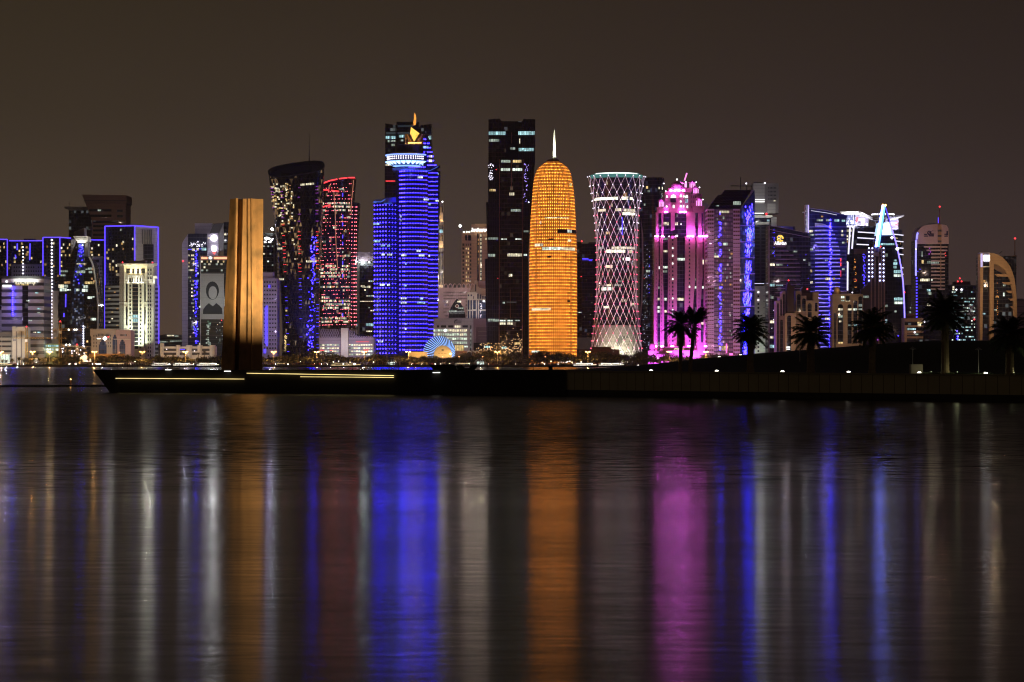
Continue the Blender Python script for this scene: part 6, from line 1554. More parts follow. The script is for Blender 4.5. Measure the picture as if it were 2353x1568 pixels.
t.lamps("base_floodlight", glow("cream_floodlight_lens", (1, .97, .8), 22), [(1404 + 6 * i, 823 + (i % 2) * 2.5, -10) for i in range(9)], 1.3)
t.tubes("blue_tube", E_BLUE, [[(1468, 408, 20), (1462, 455, 18)], [(1430, 500, 2), (1430, 540, 2)]], .5)

t = city("round_dark_tower", "dark round ended tower with faint reflections right behind the waisted lattice tower", "tower", 1500, 2680)
b = MB(); pl = [(t.x(1470), 0)] + [(t.x(1476 + 50 * i / 12), -12 * math.sin(math.pi * (i / 12) * .95)) for i in range(13)] + [(t.x(1526), 26), (t.x(1470), 26)]
b.prism(pl, 0, t.z(410)); t.add(b, "shaft", G_NAVY)
t.rect("roof_rim", W_DKGREY, 1477, 1524, 408, 411, -6, 20)
t.wins([(1484, 1489, 428, 434, L_WARM), (1500, 1506, 428.6, 434, L_WARM), (1512, 1516, 430, 435, L_CREAM), (1488, 1493, 437, 442, L_DIM), (1501, 1505, 437, 441, L_WARM), (1521, 1523, 430, 436, L_CREAM), (1479, 1483, 468, 473, L_DIM), (1485, 1498, 621, 626, L_DIM)], dy=-9.8)
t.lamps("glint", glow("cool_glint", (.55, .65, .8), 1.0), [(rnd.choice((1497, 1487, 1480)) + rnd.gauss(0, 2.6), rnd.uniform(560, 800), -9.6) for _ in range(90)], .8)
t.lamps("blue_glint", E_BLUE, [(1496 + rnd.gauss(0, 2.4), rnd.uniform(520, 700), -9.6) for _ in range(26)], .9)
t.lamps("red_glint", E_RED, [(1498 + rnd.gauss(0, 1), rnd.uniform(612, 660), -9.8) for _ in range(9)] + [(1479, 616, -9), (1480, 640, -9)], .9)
t.lamps("roof_lamp", E_WHITEDOT, [(1525.6, 422, -4)], 1.8)
t.ext("curved_fin", W_PALE, [(1473, 500), (1478, 540), (1479, 620), (1476, 700), (1470, 760), (1468, 760), (1473, 690), (1475.4, 610), (1474.6, 540)], -8, 2)
# ---------------------------------------------------------------- the city, right part
PINK = (.58, .085, 1.0)
t = city("domed_pink_tower", "ornate stone tower with domes and turrets, floodlit pink from its ledges", "tower", 1562, 2440)
W_ROSE = wall("rose_sandstone", (.33, .19, .18), .8, .2, .2, fl=3.6, joint=.9)
t.rect("core", G_DARK, 1505, 1620, 545, None, 4, 34); t.rect("upper_core", G_DARK, 1508.5, 1618, 488, 545, 6, 30)
for u0, u1, u2, u3, d in ((1504, 1513.5, 1502.4, 1510.4, 0), (1516.5, 1523.6, 1517.4, 1526, -.5), (1536, 1556, 1534.6, 1555.4, -3), (1574.4, 1597.6, 1573.6, 1593, -3), (1600.6, 1614.5, 1601, 1610, -.5), (1617.6, 1621.8, 1617, 1620.6, 0)):
    t.ext("pier", W_ROSE, [(u0, 545), (u1, 545), (u1, 640), (u3, 700), (u3, None), (u2, None), (u2, 700), (u0, 640)], d, 10)
    t.rect("ledge", W_ROSE, u0 - .7, u1 + .7, 544, 545.6, d - 1.0, 8); t.rect("ledge", W_ROSE, u0 - .4, u1 + .4, 581.2, 582.4, d - .7, 2)
for u0, u1, d in ((1507.5, 1513, 2), (1520.4, 1524.6, 2), (1577.6, 1597.6, 1), (1604, 1612, 2), (1616.4, 1618, 3)): t.rect("upper_pier", W_ROSE, u0, u1, 487, 544, d, 12)
t.rect("upper_pier", W_ROSE, 1541.8, 1550.7, 474, 527, 1, 8)
t.ext("small_gable", W_ROSE, [(1541, 531), (1550, 528.6), (1551, 526), (1546.6, 522), (1542, 526)], -.5, 5)
b = MB(); b.lathe([(t.x(1550.4) - t.x(1545.6), t.z(544.4)), (t.x(1549.6) - t.x(1545.6), t.z(541.8)), (.2, t.z(539.6))], t.x(1545.6), 0, 16); t.add(b, "small_dome", W_ROSE)
t.rect("crown_front", W_ROSE, 1528, 1559.6, 440.6, 488.6, 0, 26)
t.plan("crown_side", W_ROSE, [(1559.8, .2), (1572, 1.0), (1587, 7), (1587, 26), (1559.8, 26)], 440.6, 488.6)
t.rect("crown_wing", W_ROSE, 1587, 1612.8, 446, 488.4, 8, 18); t.rect("cornice", W_ROSE, 1534.8, 1589, 439.2, 441.4, -.8, 26); t.rect("cornice", W_ROSE, 1586, 1613.4, 445.6, 447.0, 7.2, 18)
t.rect("dome_drum", W_ROSE, 1536, 1590, 432.6, 440, 5, 18)
b = MB(); R = t.x(1575) - t.x(1557); zb = t.z(440.4); b.lathe([(R, zb), (R * 1.02, zb + R * .28), (R * .96, zb + R * .55), (R * .80, zb + R * .86), (R * .55, zb + R * 1.13), (R * .28, zb + R * 1.33), (.1, zb + R * 1.5)], t.x(1557), 9, 28); t.add(b, "dome", W_ROSE, smooth=True)
b = MB(); b.lathe([(.12, zb + R * 1.45), (.6, zb + R * 1.62), (.1, zb + R * 1.75)], t.x(1557), 9, 8); t.add(b, "finial", E_WHITE)
def turret(u0, u1, v0, v1, vb, ub0, ub1, dy, lit=True):
    uc, hw = (u0 + u1) / 2, (u1 - u0) / 2; w_ = t.x(u1) - t.x(u0)
    b = MB(); b.prism([(t.x(uc, dy) + w_ * .5 * math.cos(a), dy + w_ * .5 + w_ * .5 * math.sin(a)) for a in [math.pi / 8 + math.pi / 4 * i for i in range(8)]], t.z(v1), t.z(v0)); t.add(b, "turret", W_ROSE)
    b = MB(); b.lathe([(w_ * .46, t.z(v0)), (w_ * .47, t.z(v0) + w_ * .14), (w_ * .36, t.z(v0) + w_ * .32), (w_ * .16, t.z(v0) + w_ * .43), (.1, t.z(v0) + w_ * .52)], t.x(uc, dy), dy + w_ * .5, 16); t.add(b, "turret_dome", W_ROSE, smooth=True)
    t.rect("turret_ledge", W_ROSE, u0 - .8, u1 + .8, v0 - .6, v0 + .5, dy - .6, w_ * 1.1)
    if vb: t.rect("turret_base", W_ROSE, ub0, ub1, v1 + 1, vb, dy - .8, w_ * 1.2); t.rect("turret_ledge", W_ROSE, ub0 - .8, ub1 + .8, v1, v1 + 1.2, dy - 1.4, w_ * 1.3)
    t.wins([(uc + (i - 1.5) * hw * .42 - .8, uc + (i - 1.5) * hw * .42 + .8, v0 + 2.2, v1 - 1.2, E_PKW, dy - .3) for i in range(4)], "turret_window", dy - .3)
    t.spot((uc, v0 + 2.2, dy - 2.5), (uc, v0 - 3, dy + w_ * .4), 1.3, PINK, 120, .5)
PKL = []
E_PKL = glow("pink_floodlight_lens", (1, .13, .95), 170)
E_PKW = glow("pink_lit_window", (1, .38, .9), 1.8)
turret(1512.6, 1528, 462, 476.4, 489.5, 1509.6, 1528, 1)
turret(1598, 1615, 459.6, 474.4, 489, 1594.4, 1618, 2)
turret(1591.4, 1607, 432.8, 445.6, None, 0, 0, 8); turret(1582.4, 1600, 419.6, 432.8, None, 0, 0, 15); turret(1572.8, 1578.4, 419.6, 432, None, 0, 0, 12); turret(1563, 1572, 419.0, 424, None, 0, 0, 16)
t.tubes("mast", glow("pink_mast_light", (1, .3, .75), 1.3), [[(1572.8, 416, 14), (1578.4, 398, 14)]], .8); t.tubes("mast_tip", M_DKSTEEL, [[(1578.4, 398, 14), (1577.6, 396, 14)]], .4)
t.lamps("roof_lamp", E_WHITEDOT, [(1530, 439.6, -2), (1599.6, 419, 6), (1607.4, 431, 6), (1615, 459, 1), (1576, 418.6, 11)], 1.6)
ARW = glow("white_arched_window", (.85, 1, .9), 1.7)
def archwin(uc, hw, v0, v1, m_, dy):
    t.ext("arched_window", m_, [(uc - hw, v1), (uc - hw, v0 + hw), (uc - hw * .7, v0 + .3 * hw), (uc, v0), (uc + hw * .7, v0 + .3 * hw), (uc + hw, v0 + hw), (uc + hw, v1)], dy, .4)
for q in ((1532.4, 2.0, 449, 454.6), (1547.3, 6.4, 447, 455), (1564.6, 2.6, 447, 453.6), (1571.4, 1.6, 448.6, 454), (1577.8, 3, 448.4, 455.4), (1564.4, 2.2, 460.6, 465.4), (1532, 2, 472, 477), (1548, 2.2, 471, 478.4), (1564.4, 2.4, 471, 476.6), (1571, 1.5, 471, 477), (1579.4, 1.8, 472, 478.4)): archwin(*q, ARW, -.35 if q[0] < 1560 else .1)
t.wins([(1541, 1553, 456, 465, P_WIN), (1574.6, 1580.6, 458, 466, L_CYAN, .4)] + [(1589 + 4.4 * i, 1590.4 + 4.4 * i, v, v + 6, P_WIN, 7.6) for i in range(3) for v in (450, 461, 473)], "window", -.3)
rw = random.Random(77); it = []
for k in range(30):
    v = 550 + 8.9 * k
    for uc in (1545.8, 1584.4): archwin(uc, 1.7, v, v + 4.6, ARW if rw.random() < .17 else P_WIN, -3.3)
    for uc, d in ((1508, -.3), (1520.4, -.8), (1538.4, -3.3), (1606, -.8)):
        if k > 4: it.append((uc - .5, uc + .5, v, v + 4, P_WIN, d))
t.wins(it, "slit_window", keep=100)
t.wins([(1525, 1535, 547, 552, L_DIM, 3.6), (1525, 1533.6, 575.6, 580, L_CREAM, 3.6), (1523.8, 1534, 612, 617, L_WHITE, 3.6), (1524, 1533, 621.6, 626.6, L_DIM, 3.6), (1557, 1574, 593.4, 599, L_WHITE, 3.6), (1512, 1518, 612.6, 618.6, E_SIGN, 3.6), (1511, 1518.6, 659, 664, L_DIM, 3.6), (1510.4, 1518, 685, 690.6, L_CREAM, 3.6), (1522.6, 1532.4, 685, 691, L_WHITE, 3.6), (1557, 1572, 685, 691, L_CREAM, 3.6), (1510.6, 1519, 704, 709.6, L_WHITE, 3.6), (1510, 1518, 713, 718.6, L_WHITE, 3.6), (1522.4, 1532, 713, 718.4, L_CREAM, 3.6), (1595, 1603.4, 640, 645, L_DIM, 3.6), (1595, 1602, 658, 663.6, L_WHITE, 3.6), (1612, 1618, 658, 663.6, L_WHITE, 3.6), (1611, 1617.4, 740.6, 746.4, L_CREAM, 3.6), (1614, 1617.6, 597, 608, L_CREAM, 3.6), (1525, 1537, 511, 518, L_CREAM, 5.6), (1551, 1557.6, 511, 518, L_CREAM, 5.6), (1553.6, 1557.6, 493, 498.6, L_DIM, 5.6), (1563, 1566.6, 513, 517, L_WHITE, 5.6), (1553.6, 1557, 539.6, 544, L_WHITE, 5.6), (1515, 1519, 517, 521, L_DIM, 5.6), (1510, 1518, 786, 796, L_DIM, 3.6)], dy=3.6)
for u, d in ((1510, -3), (1522.6, -3), (1582, -5), (1591, -5), (1608, -3), (1617, -2)):
    t.spot((u, 543.4, d), (u, 521, 2), 1.8, PINK, 46, .52, .8)
    PKL.append((u, 543.2, d - .8)); t.spot((u, 543.6, d - .5), (u, 536, 2), 6.0, PINK, 90, .52, .8)
for u, d in ((1565, -1), (1574, 0), (1531, -2)): PKL.append((u, 487.4, d - 2.4)); t.spot((u, 487.6, d - 2), (u, 474, d + 2), 3.0, PINK, 70, .52)
t.spot((1602, 487, 2), (1600, 466, 8), .8, PINK, 80, .52); t.spot((1594, 446, 4), (1594, 430, 12), .8, PINK, 90, .52)
for u in (1542, 1551, 1560, 1570): PKL.append((u, 438.2, -3.4)); t.spot((u, 438.6, -3), (1557 + (u - 1557) * .6, 431, 3), 4.0, PINK, 80, .52)
t.spot((1546, 526.6, -5), (1546, 522.6, 0), 1.5, PINK, 100, .52); t.spot((1546, 545, -6), (1546, 541.6, -1), 1.5, PINK, 100, .52)
t.lamps("ledge_lamp", glow("pink_lamp", (1, .62, .95), 4), [(1504.6, 543.4, -2), (1537.6, 543.6, -4), (1552, 543.6, -4), (1556.4, 542.6, -4)], 1.6)
for u0, u1, d in ((1502.6, 1510, 0), (1518, 1525.6, -.5), (1535, 1555, -3), (1574, 1592, -3), (1601, 1609.6, -.5), (1617, 1620.4, 0)):
    uc = (u0 + u1) / 2
    t.spot((uc, 797, d - 8), (uc, 740, d), 0.9, PINK, 60, .52, .8); PKL.append((uc, 796, d - 5.6)); t.spot((uc, 797, d - 5), (uc, 782, d), 6.0, PINK, 80, .52, .8); t.spot((uc, 802, d - 34), (uc, 660, d), .05, PINK, 54, .52, .8)
t.spot((1560, 800, -60), (1560, 590, 0), .085, (1, .5, .45), 60, .52)
# podium with small dome
t.rect("podium", W_ROSE, 1490, 1622, 806, None, -18, 22); t.rect("podium", W_ROSE, 1622, 1662, 812, None, -14, 22); t.rect("podium_step", W_ROSE, 1524, 1600, 797, 806, -14, 14); t.rect("gate_house", W_ROSE, 1603, 1618, 787, None, -20, 8)
b = MB(); R = t.x(1539) - t.x(1520); zb = t.z(825, -20); b.lathe([(R, zb), (R * .97, zb + R * .3), (R * .8, zb + R * .6), (R * .45, zb + R * .84), (.1, zb + R * .95)], t.x(1520), -20, 24); t.add(b, "podium_dome", W_ROSE, smooth=True)
b = MB(); R = t.x(1503) - t.x(1496); zb = t.z(795); b.lathe([(R, t.z(806)), (R, zb), (R * .9, zb + R * .5), (R * .4, zb + R * .9), (.1, zb + R)], t.x(1497), -14, 16); t.add(b, "podium_turret", W_ROSE)
b = MB(); R = t.x(1634) - t.x(1628); zb = t.z(799); b.lathe([(R, t.z(812)), (R, zb), (R * .9, zb + R * .5), (R * .4, zb + R * .9), (.1, zb + R)], t.x(1630), -12, 16); t.add(b, "podium_turret", W_ROSE)
for u in (1488, 1502, 1514, 1526, 1546, 1562, 1580, 1592, 1611, 1630, 1644, 1656): t.spot((u, 831, -32), (u + 1, 815, -18), 4.0, PINK, 100, .52)
t.wins([(1549, 1561, 800.4, 804.4, L_CREAM), (1565, 1572, 801, 803.6, L_WARM), (1494, 1498, 798, 805, E_PKW), (1606, 1613, 794, 800, E_PKW), (1609, 1614, 789, 793, E_SIGN), (1628, 1632, 801, 808, E_PKW)], "podium_window", -14.6)
t.wins([(1482 + 6 * i, 1485 + 6 * i, 824, 827.4, L_CREAM) for i in range(7)] + [(1567, 1572, 812, 817, P_WIN), (1589, 1594, 812, 817, P_WIN), (1610, 1614, 812, 820, P_WIN), (1646, 1650, 814, 822, P_WIN)], "podium_window", -18.6)
t.tubes("pink_tube", E_PINKTUBE, [[(1624, 793, 2), (1631, 797, 2)], [(1624, 773, 2), (1631, 777, 2)], [(1624, 742, 2), (1631, 746, 2)], [(1630, 755, 2), (1624, 770, 2)], [(1625, 694, 2), (1628, 700, 2), (1626, 708, 2)], [(1627, 716, 2), (1626, 726, 2)]], .6)
t.lamps("floodlight_lens", E_PKL, [(q[0] + o_, q[1], q[2]) for q in PKL for o_ in (-1.6, 1.6)], 1.5)
t = city("grey_tower_behind", "plain grey tower slice with sloping top wedged between pink tower and purple tower", "tower", 1622, 2620)
t.ext("shaft", W_GREY, [(1614, None), (1614, 472), (1620, 464.6), (1624.6, 466), (1630, 478), (1630, None)], 0, 26); t.bulb((1624, 600, -30), .10, 30, (.9, .85, 1))
t.wins([(1623, 1628, 741, 746, L_CREAM), (1623, 1628, 786, 792, L_CREAM), (1623, 1628, 758, 762, L_DIM)], dy=-.4)

# purple tower with slanted roof
t = city("slanted_roof_tower", "mauve apartment tower with slanted dark roof and one side streaming with painted blue reflections", "tower", 1680, 2400)
W_MAUVE = wall("mauve_panel", (.46, .34, .44), .6, .15, .2)
t.rect("corner_bay", facade("copper_bay_glass", (.10, .05, .035), (.40, .30, .40), 1.9, 3.9, .12, .42, lit=.12, lcol=(1, .5, .2), ls=.25, tilt=.05), 1625.7, 1640.6, 480.5, None, 0, 26)
t.rect("middle_bay", facade("mauve_window_wall", (.20, .15, .19), (.03, .022, .03), 2.0, 3.9, .14, .34, lit=.06, lcol=(1, .8, .8), ls=.4, tilt=.05, rough=.25), 1640.6, 1684.8, 481.5, None, 1.2, 26)
t.rect("corner_bay", facade("copper_bay_glass_2", (.11, .05, .03), (.40, .30, .40), 1.9, 3.9, .12, .42, lit=.14, lcol=(1, .5, .2), ls=.3, tilt=.05), 1684.8, 1700.2, 480.5, None, -.2, 26)
t.plan("side_face", facade("blue_side_glass", (.02, .03, .12), (.03, .03, .09), 2.4, 3.9, .08, .12, rough=.12, tilt=.04), [(1700.4, .4), (1734, 15), (1734, 40), (1700.4, 40)], [480.5, 437, 437, 480.5])
b = MB()
A = [t.p(*q) for q in ((1626, 480.4, -.4), (1650, 448.8, 14), (1657, 448.8, 14), (1665.4, 437, 20), (1727, 437, 20), (1700.2, 480.4, -.4))]
Bk = [(p[0], 28, p[2]) for p in A]; b.loft([A[::-1], Bk[::-1]]); t.add(b, "roof", facade("slanted_roof_glass", (.012, .009, .012), (.022, .016, .02), 3.0, 3.0, .06, .06, rough=.25))
t.ext("roof_gable", W_LILAC, [(1726, 437), (1733.6, 437), (1735, 452), (1735, 488), (1729, 488), (1727, 452)], 16, 12)
t.wins([(1685, 1702, 463, 471, L_DIM, 4), (1645, 1652, 472, 476, L_DIM, 2.5)], "roof_light", 3)
b = MB()
for k in range(38):
    v = 481 + 8.86 * k
    b.box(t.x(1625.4), t.x(1641), -1.0, .2, t.z(v + 3.2), t.z(v)); b.box(t.x(1684.4), t.x(1700.6), -1.2, 0, t.z(v + 3.2), t.z(v))
t.add(b, "spandrel_panel", W_MAUVE)
b = MB()
for k in range(38): v = 481 + 8.86 * k; b.box(t.x(1641), t.x(1684.4), .2, 1.4, t.z(v + 1.0), t.z(v))
t.add(b, "balcony_slab", wall("plum_slab", (.10, .07, .09), .7))
t.wins([(1653, 1675, 484.6, 490.4, L_CREAM), (1662, 1672, 558.4, 564, L_WHITE), (1626, 1652, 586.4, 592, L_CREAM), (1653, 1673, 795.6, 803.6, L_WARM), (1687, 1698, 603, 608.6, L_AMBER), (1661, 1665, 498, 504, L_DIM), (1669, 1672, 636, 641, L_DIM)] + [(u, u + rnd.uniform(2, 4), v, v + 4, rnd.choice((L_DIM, L_AMBER))) for u, v in ((rnd.uniform(1642, 1680), 484 + 8.86 * rnd.randrange(36)) for _ in range(34))], dy=.7)
t.lamps("blue_lamp", E_BLUEDOT, [(1655 + rnd.gauss(0, 1.3), rnd.uniform(486, 815), .2) for _ in range(85)], 1.2)
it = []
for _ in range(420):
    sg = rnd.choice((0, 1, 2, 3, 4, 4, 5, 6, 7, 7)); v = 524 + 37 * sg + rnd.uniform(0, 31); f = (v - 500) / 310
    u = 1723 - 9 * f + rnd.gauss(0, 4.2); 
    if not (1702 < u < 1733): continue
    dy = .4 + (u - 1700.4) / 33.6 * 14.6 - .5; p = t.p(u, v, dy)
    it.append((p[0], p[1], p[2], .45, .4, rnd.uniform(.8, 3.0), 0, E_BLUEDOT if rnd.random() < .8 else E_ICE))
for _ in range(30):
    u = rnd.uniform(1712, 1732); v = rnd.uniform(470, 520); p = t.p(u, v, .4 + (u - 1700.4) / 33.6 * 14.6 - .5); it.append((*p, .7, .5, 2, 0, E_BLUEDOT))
t.many("blue_reflection_streak", it)  # glowing streaks imitate blue light mirrored in the side glass
for k in range(8):
    v = 519 + 37.2 * k
    t.tubes("side_ledge", W_MAUVE, [[(1700.6, v, 0), (1734.4, v - 1, 14.4)]], .5)
for v in (520, 620, 720, 790): t.spot((1655, v + 10, -60), (1662, v, 0), .10, (1, .50, .85), 100, .42)  # added unseen spots stand in for light bounced off the pink tower
t.spot((1650, 835, -30), (1655, 800, 0), .25, (1, .4, .8), 90, .42)
t.wins([(1668, 1671, 790, 812, E_PINKTUBE), (1676, 1684, 812, 817, E_PINKTUBE)], "pink_lamp", -4)

t = city("pale_concrete_tower", "pale blank concrete tower with white lit setback strips and a dark balcony face below", "tower", 1760, 2760)
t.rect("upper_block", W_PALE, 1731, 1757, 421, 492, 0, 30); t.rect("side_block", wall("dim_concrete", (.24, .21, .21)), 1757, 1789, 421.5, 490, 4, 30); t.rect("recess", W_GREY, 1733, 1757, 468, 492, -.5, 3)
t.rect("upper_ledge", W_WHITE, 1730, 1775, 495, 501, -3, 26); t.rect("window_ring", G_DARK, 1731, 1773, 501, 510.6, -2, 24); t.rect("side_pier", W_PALE, 1772, 1784.6, 499, 522, -3, 20); t.rect("lower_ledge", W_WHITE, 1730, 1768, 510.6, 516.4, -3, 26)
t.rect("shaft", facade("balcony_grid_dark", (.02, .02, .024), (.045, .045, .052), 7.5, 4.0, .25, .3), 1730, 1772, 516.4, None, 0, 30)
t.rect("lit_panel", W_PALE, 1763.6, 1782, 468, 491, 3.2, 1)
t.wins([(1730, 1757.6, 458.4, 460, E_SIGN, -1), (1730, 1757, 463, 465, E_SIGN, -1), (1730, 1755, 489.6, 492, E_SIGN, -1), (1762, 1768, 505, 509, L_CYAN, -2.4)], "light_bar", -1)
t.grid(1765, 1784, 428, 462, 6, 4, 1, [P_WIN], .5, .4, "window", 3.8, 1, 95, 24); t.wins([(1777, 1782, 460, 463, L_CREAM)], dy=3.6)
t.lamps("roof_lamp", E_WHITEDOT, [(1757.6, 421, -1), (1714.6, 422, -1)], 2.2); t.lamps("red_beacon", E_RED, [(1761, 492, -4)], 3.0)
t.tubes("roof_crane", M_DKSTEEL, [[(1716, 428, 2), (1716, 440, 2)], [(1679, 427.4, 2), (1728, 428, 2)], [(1702, 408, 2), (1702, 436, 2)], [(1732, 420, 2), (1758, 421, 2)]], .5, 2)
t.bulb((1744, 486, -14), .16, 16, (.95, 1, .95)); t.bulb((1772, 487, -8), .22, 10, (.95, 1, .95)); t.bulb((1745, 440, -50), .06, 50, (.95, .92, .9)); t.bulb((1752, 505, -30), .12, 30, (.9, .9, .92))
t = city("white_stair_block", "low white slab block with square holes, lit greenish white, below the concrete tower", "building", 1745, 2500)
t.rect("wall", W_WHITE, 1728, 1757.8, 658, None, 0, 20); t.rect("roof_lamp_strip", E_LINE, 1733, 1756, 651.4, 652.4, -1, 1); t.rect("side_wall", W_PALE, 1757.8, 1764, 656, None, 2, 18)
for k in range(12): t.rect("ledge", W_PALE, 1754, 1766, 666 + 13.4 * k, 667.4 + 13.4 * k, -.8, 3)
t.wins([(1740.6, 1744.6, 670 + 9.0 * k, 674 + 9.0 * k, P_WIN if k not in (0, 2) else E_SIGN) for k in range(16)], "window", -.2)
t.spot((1744, 822, -20), (1744, 790, 0), .32, (.86, 1, .86), 80, .6); t.bulb((1744, 700, -30), .08, 30, (.9, 1, .85))

# tower with golden emblem and lettering
t = city("emblem_tower", "dark glass tower with slanting roofline, golden round emblem and white lettering over brown ledges", "tower", 1815, 2440)
t.ext("shaft", G_DARK, [(1766.8, None), (1766.8, 519), (1800, 524), (1862.4, 537), (1862.4, None)], 0, 32)
t.rect("edge_post", wall("mauve_post", (.22, .15, .16)), 1766, 1768.6, 519, None, -.8, 2)
t.ext("roof_house", wall("roof_house_blue", (.16, .16, .34)), [(1772, 519), (1822, 521.4), (1822, 533), (1772, 523)], 10, 16); t.rect("roof_post", W_DKGREY, 1822, 1827, 521, 534, 9, 10)
t.tubes("roof_line", wall("roof_line_paint", (.34, .26, .26)), [[(1769, 527, -.6), (1778, 530, -.6), (1800, 534.6, -.6), (1862, 546, -.6)]], .35); t.tubes("roof_line", wall("roof_line_paint_2", (.24, .19, .19)), [[(1767, 519, -.6), (1800, 524, -.6), (1862, 537.4, -.6)]], .35)
b = MB()
for k in range(11):
    v = 566 + 11.5 * k; u1 = (1806, 1813, 1824, 1833, 1837.6)[min(k, 4)] + (3 if k > 4 else 0)
    v = 566.4 + 9.6 * k if k < 4 else 604 + 9.7 * (k - 4)
    b.outline([(t.x(1782), t.z(v + 2.4)), (t.x(1782), t.z(v)), (t.x(u1 - 3), t.z(v)), (t.x(u1), t.z(v + 2.4))], -1.4, .3)
for k in range(9): v = 672 + 9.7 * k; b.outline([(t.x(1782), t.z(v + 2.2)), (t.x(1782), t.z(v)), (t.x(1842), t.z(v)), (t.x(1842), t.z(v + 2.2))], -1.2, .3)
t.add(b, "ledge", wall("mauve_ledge", (.20, .14, .15), .7))
t.tubes("floor_line", wall("floor_line_paint", (.10, .085, .09)), [[(1768, 566 + 9.65 * k, -.3), (1862, 567 + 9.65 * k, -.3)] for k in range(20)], .22)
t.rect("letter_panel", wall("letter_panel_mauve", (.20, .13, .15)), 1776.6, 1806, 555.6, 564.8, -1, 1)
t.text("lettering", "Alfardan", E_SIGN, 1779, 1807, 558.8, -1.8, .03, t.z(554.6) - t.z(563))
b = MB(); uc, vc = 1792.4, 548.4; R = t.x(1799.6) - t.x(1792.4)
def arc_s(a0, a1, r, cx_=0, cz_=0, n=12): return [(t.x(uc) + cx_ + r * math.cos(a0 + (a1 - a0) * i / n), -1.6, t.z(vc) + cz_ + r * math.sin(a0 + (a1 - a0) * i / n)) for i in range(n + 1)]
for pth in (arc_s(.5, 2.9, R), arc_s(3.3, 5.7, R), arc_s(-.1, .5, R), arc_s(.8, 5.6, R * .5, -R * .42, R * .28), arc_s(1.4, 6.2, R * .42, -R * .36, -R * .45), arc_s(2.2, 4.2, R * .8, R * .75, 0), arc_s(1.6, 3.4, R * .6, R * .5, -.3), arc_s(-.9, 1.2, R * .55, R * .2, R * .3), arc_s(3.6, 5.4, R * .5, R * .55, -R * .25), arc_s(.4, 1.9, R * .66, 0, 0)): b.path(pth, .33, 5)
t.add(b, "emblem", E_GOLD)
t.wins([(1768.8, 1780, 606, 611.4, L_CREAM), (1768.8, 1780, 652.6, 658.4, L_CYAN), (1784, 1799, 652.6, 656.6, L_CYAN), (1784, 1798, 606.6, 610.6, L_DIM), (1768.8, 1780, 737, 743, L_CREAM), (1768.8, 1780, 793, 799.6, L_CYAN), (1772.6, 1777, 681, 687, L_DIM), (1769, 1777, 773, 778, L_CREAM), (1822, 1832, 576.4, 580, L_DIM), (1846, 1852, 595.6, 599.6, L_DIM)], dy=-.4)
t.lamps("blue_glint", E_BLUE, [(1778.6 + rnd.gauss(0, 1.2), rnd.uniform(523, 590), -.6) for _ in range(20)] + [(1852, 586, -.5), (1857, 640, -.5), (1809.8, 610, -.5), (1781, rnd.uniform(700, 810), -.6), (1780.6, rnd.uniform(700, 800), -.6)], .9)
t.lamps("glint", E_WHITEDOT, [(1779 + rnd.gauss(0, 4), rnd.uniform(690, 800), -.6) for _ in range(14)], .8)
t.bulb((1805, 640, -40), .06, 44, (1, .78, .78)); t.bulb((1805, 540, -30), .05, 34, (.8, .75, 1)); t.bulb((1800, 518, 6), .12, 8, (.4, .35, 1))

# brown arched blocks on the shore
def arched_block(t, u0, u1, vt, cols_, dy, mat=None):
    t.rect("wall", mat or W_TAN, u0, u1, vt, None, dy, 20)
    for a, c, v0, v1 in cols_:
        m_, h_ = (a + c) / 2, (c - a) / 2; vb = v1
        t.ext("arched_window", G_DARK, [(a, vb), (a, v0 + h_)] + [(m_ - h_ * math.cos(math.pi * k / 8), v0 + h_ - h_ * .92 * math.sin(math.pi * k / 8)) for k in range(1, 8)] + [(c, v0 + h_), (c, vb)], dy - .3, .5)
t = city("stepped_arch_block", "stepped brown stone block with tall arched glass bays and a dark finned stair tower", "building", 1832, 2335)
W_DKTAN = wall("dark_brown_fins", (.07, .045, .04), bay=1.3, joint=.4)
arched_block(t, 1828.6, 1842, 669, [(1831.4, 1839.8, 676, 716)], 2); arched_block(t, 1841.6, 1853, 680, [(1843.4, 1851.4, 686, 716)], 0); arched_block(t, 1853, 1879.6, 691, [(1856, 1865, 697, 730), (1873, 1878, 696, 716)], -2)
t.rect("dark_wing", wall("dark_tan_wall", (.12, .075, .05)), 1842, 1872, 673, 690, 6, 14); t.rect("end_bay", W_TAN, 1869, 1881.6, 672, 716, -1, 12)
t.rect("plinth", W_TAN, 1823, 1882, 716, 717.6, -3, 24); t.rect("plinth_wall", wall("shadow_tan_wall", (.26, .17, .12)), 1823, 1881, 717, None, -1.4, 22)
t.ext("stair_tower", W_DKTAN, [(1808.6, None), (1808.6, 660), (1811, 650), (1814, 650), (1818, 656), (1826, 658), (1826, None)], -3, 14)
arched_block(t, 1797.4, 1804.6, 670, [(1799.4, 1803.2, 676, None)], 0, W_PINK); arched_block(t, 1791.6, 1797.6, 682, [(1793.2, 1796.4, 688, None)], -1, W_PINK); arched_block(t, 1784, 1791.8, 691.6, [(1785.8, 1789.6, 697, None)], -2, W_PINK)
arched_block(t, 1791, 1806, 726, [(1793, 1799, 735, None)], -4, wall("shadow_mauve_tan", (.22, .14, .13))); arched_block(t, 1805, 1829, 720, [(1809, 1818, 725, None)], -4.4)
t.rect("corner_column", W_TAN, 1804, 1808, 722, None, -5, 3); t.rect("corner_column", W_TAN, 1818, 1823, 722, None, -5, 3)
t.ext("roof_gable", wall("dark_roof", (.06, .035, .03)), [(1840, 673), (1842, 664), (1846, 658), (1854, 660), (1860, 668), (1860, 674)], 8, 10)
t.lamps("red_beacon", E_RED, [(1812, 644.6, -3), (1855, 664.6, 0)], 1.9); t.rect("antenna", M_DKSTEEL, 1811.7, 1812.3, 645, 652, -2, .3)
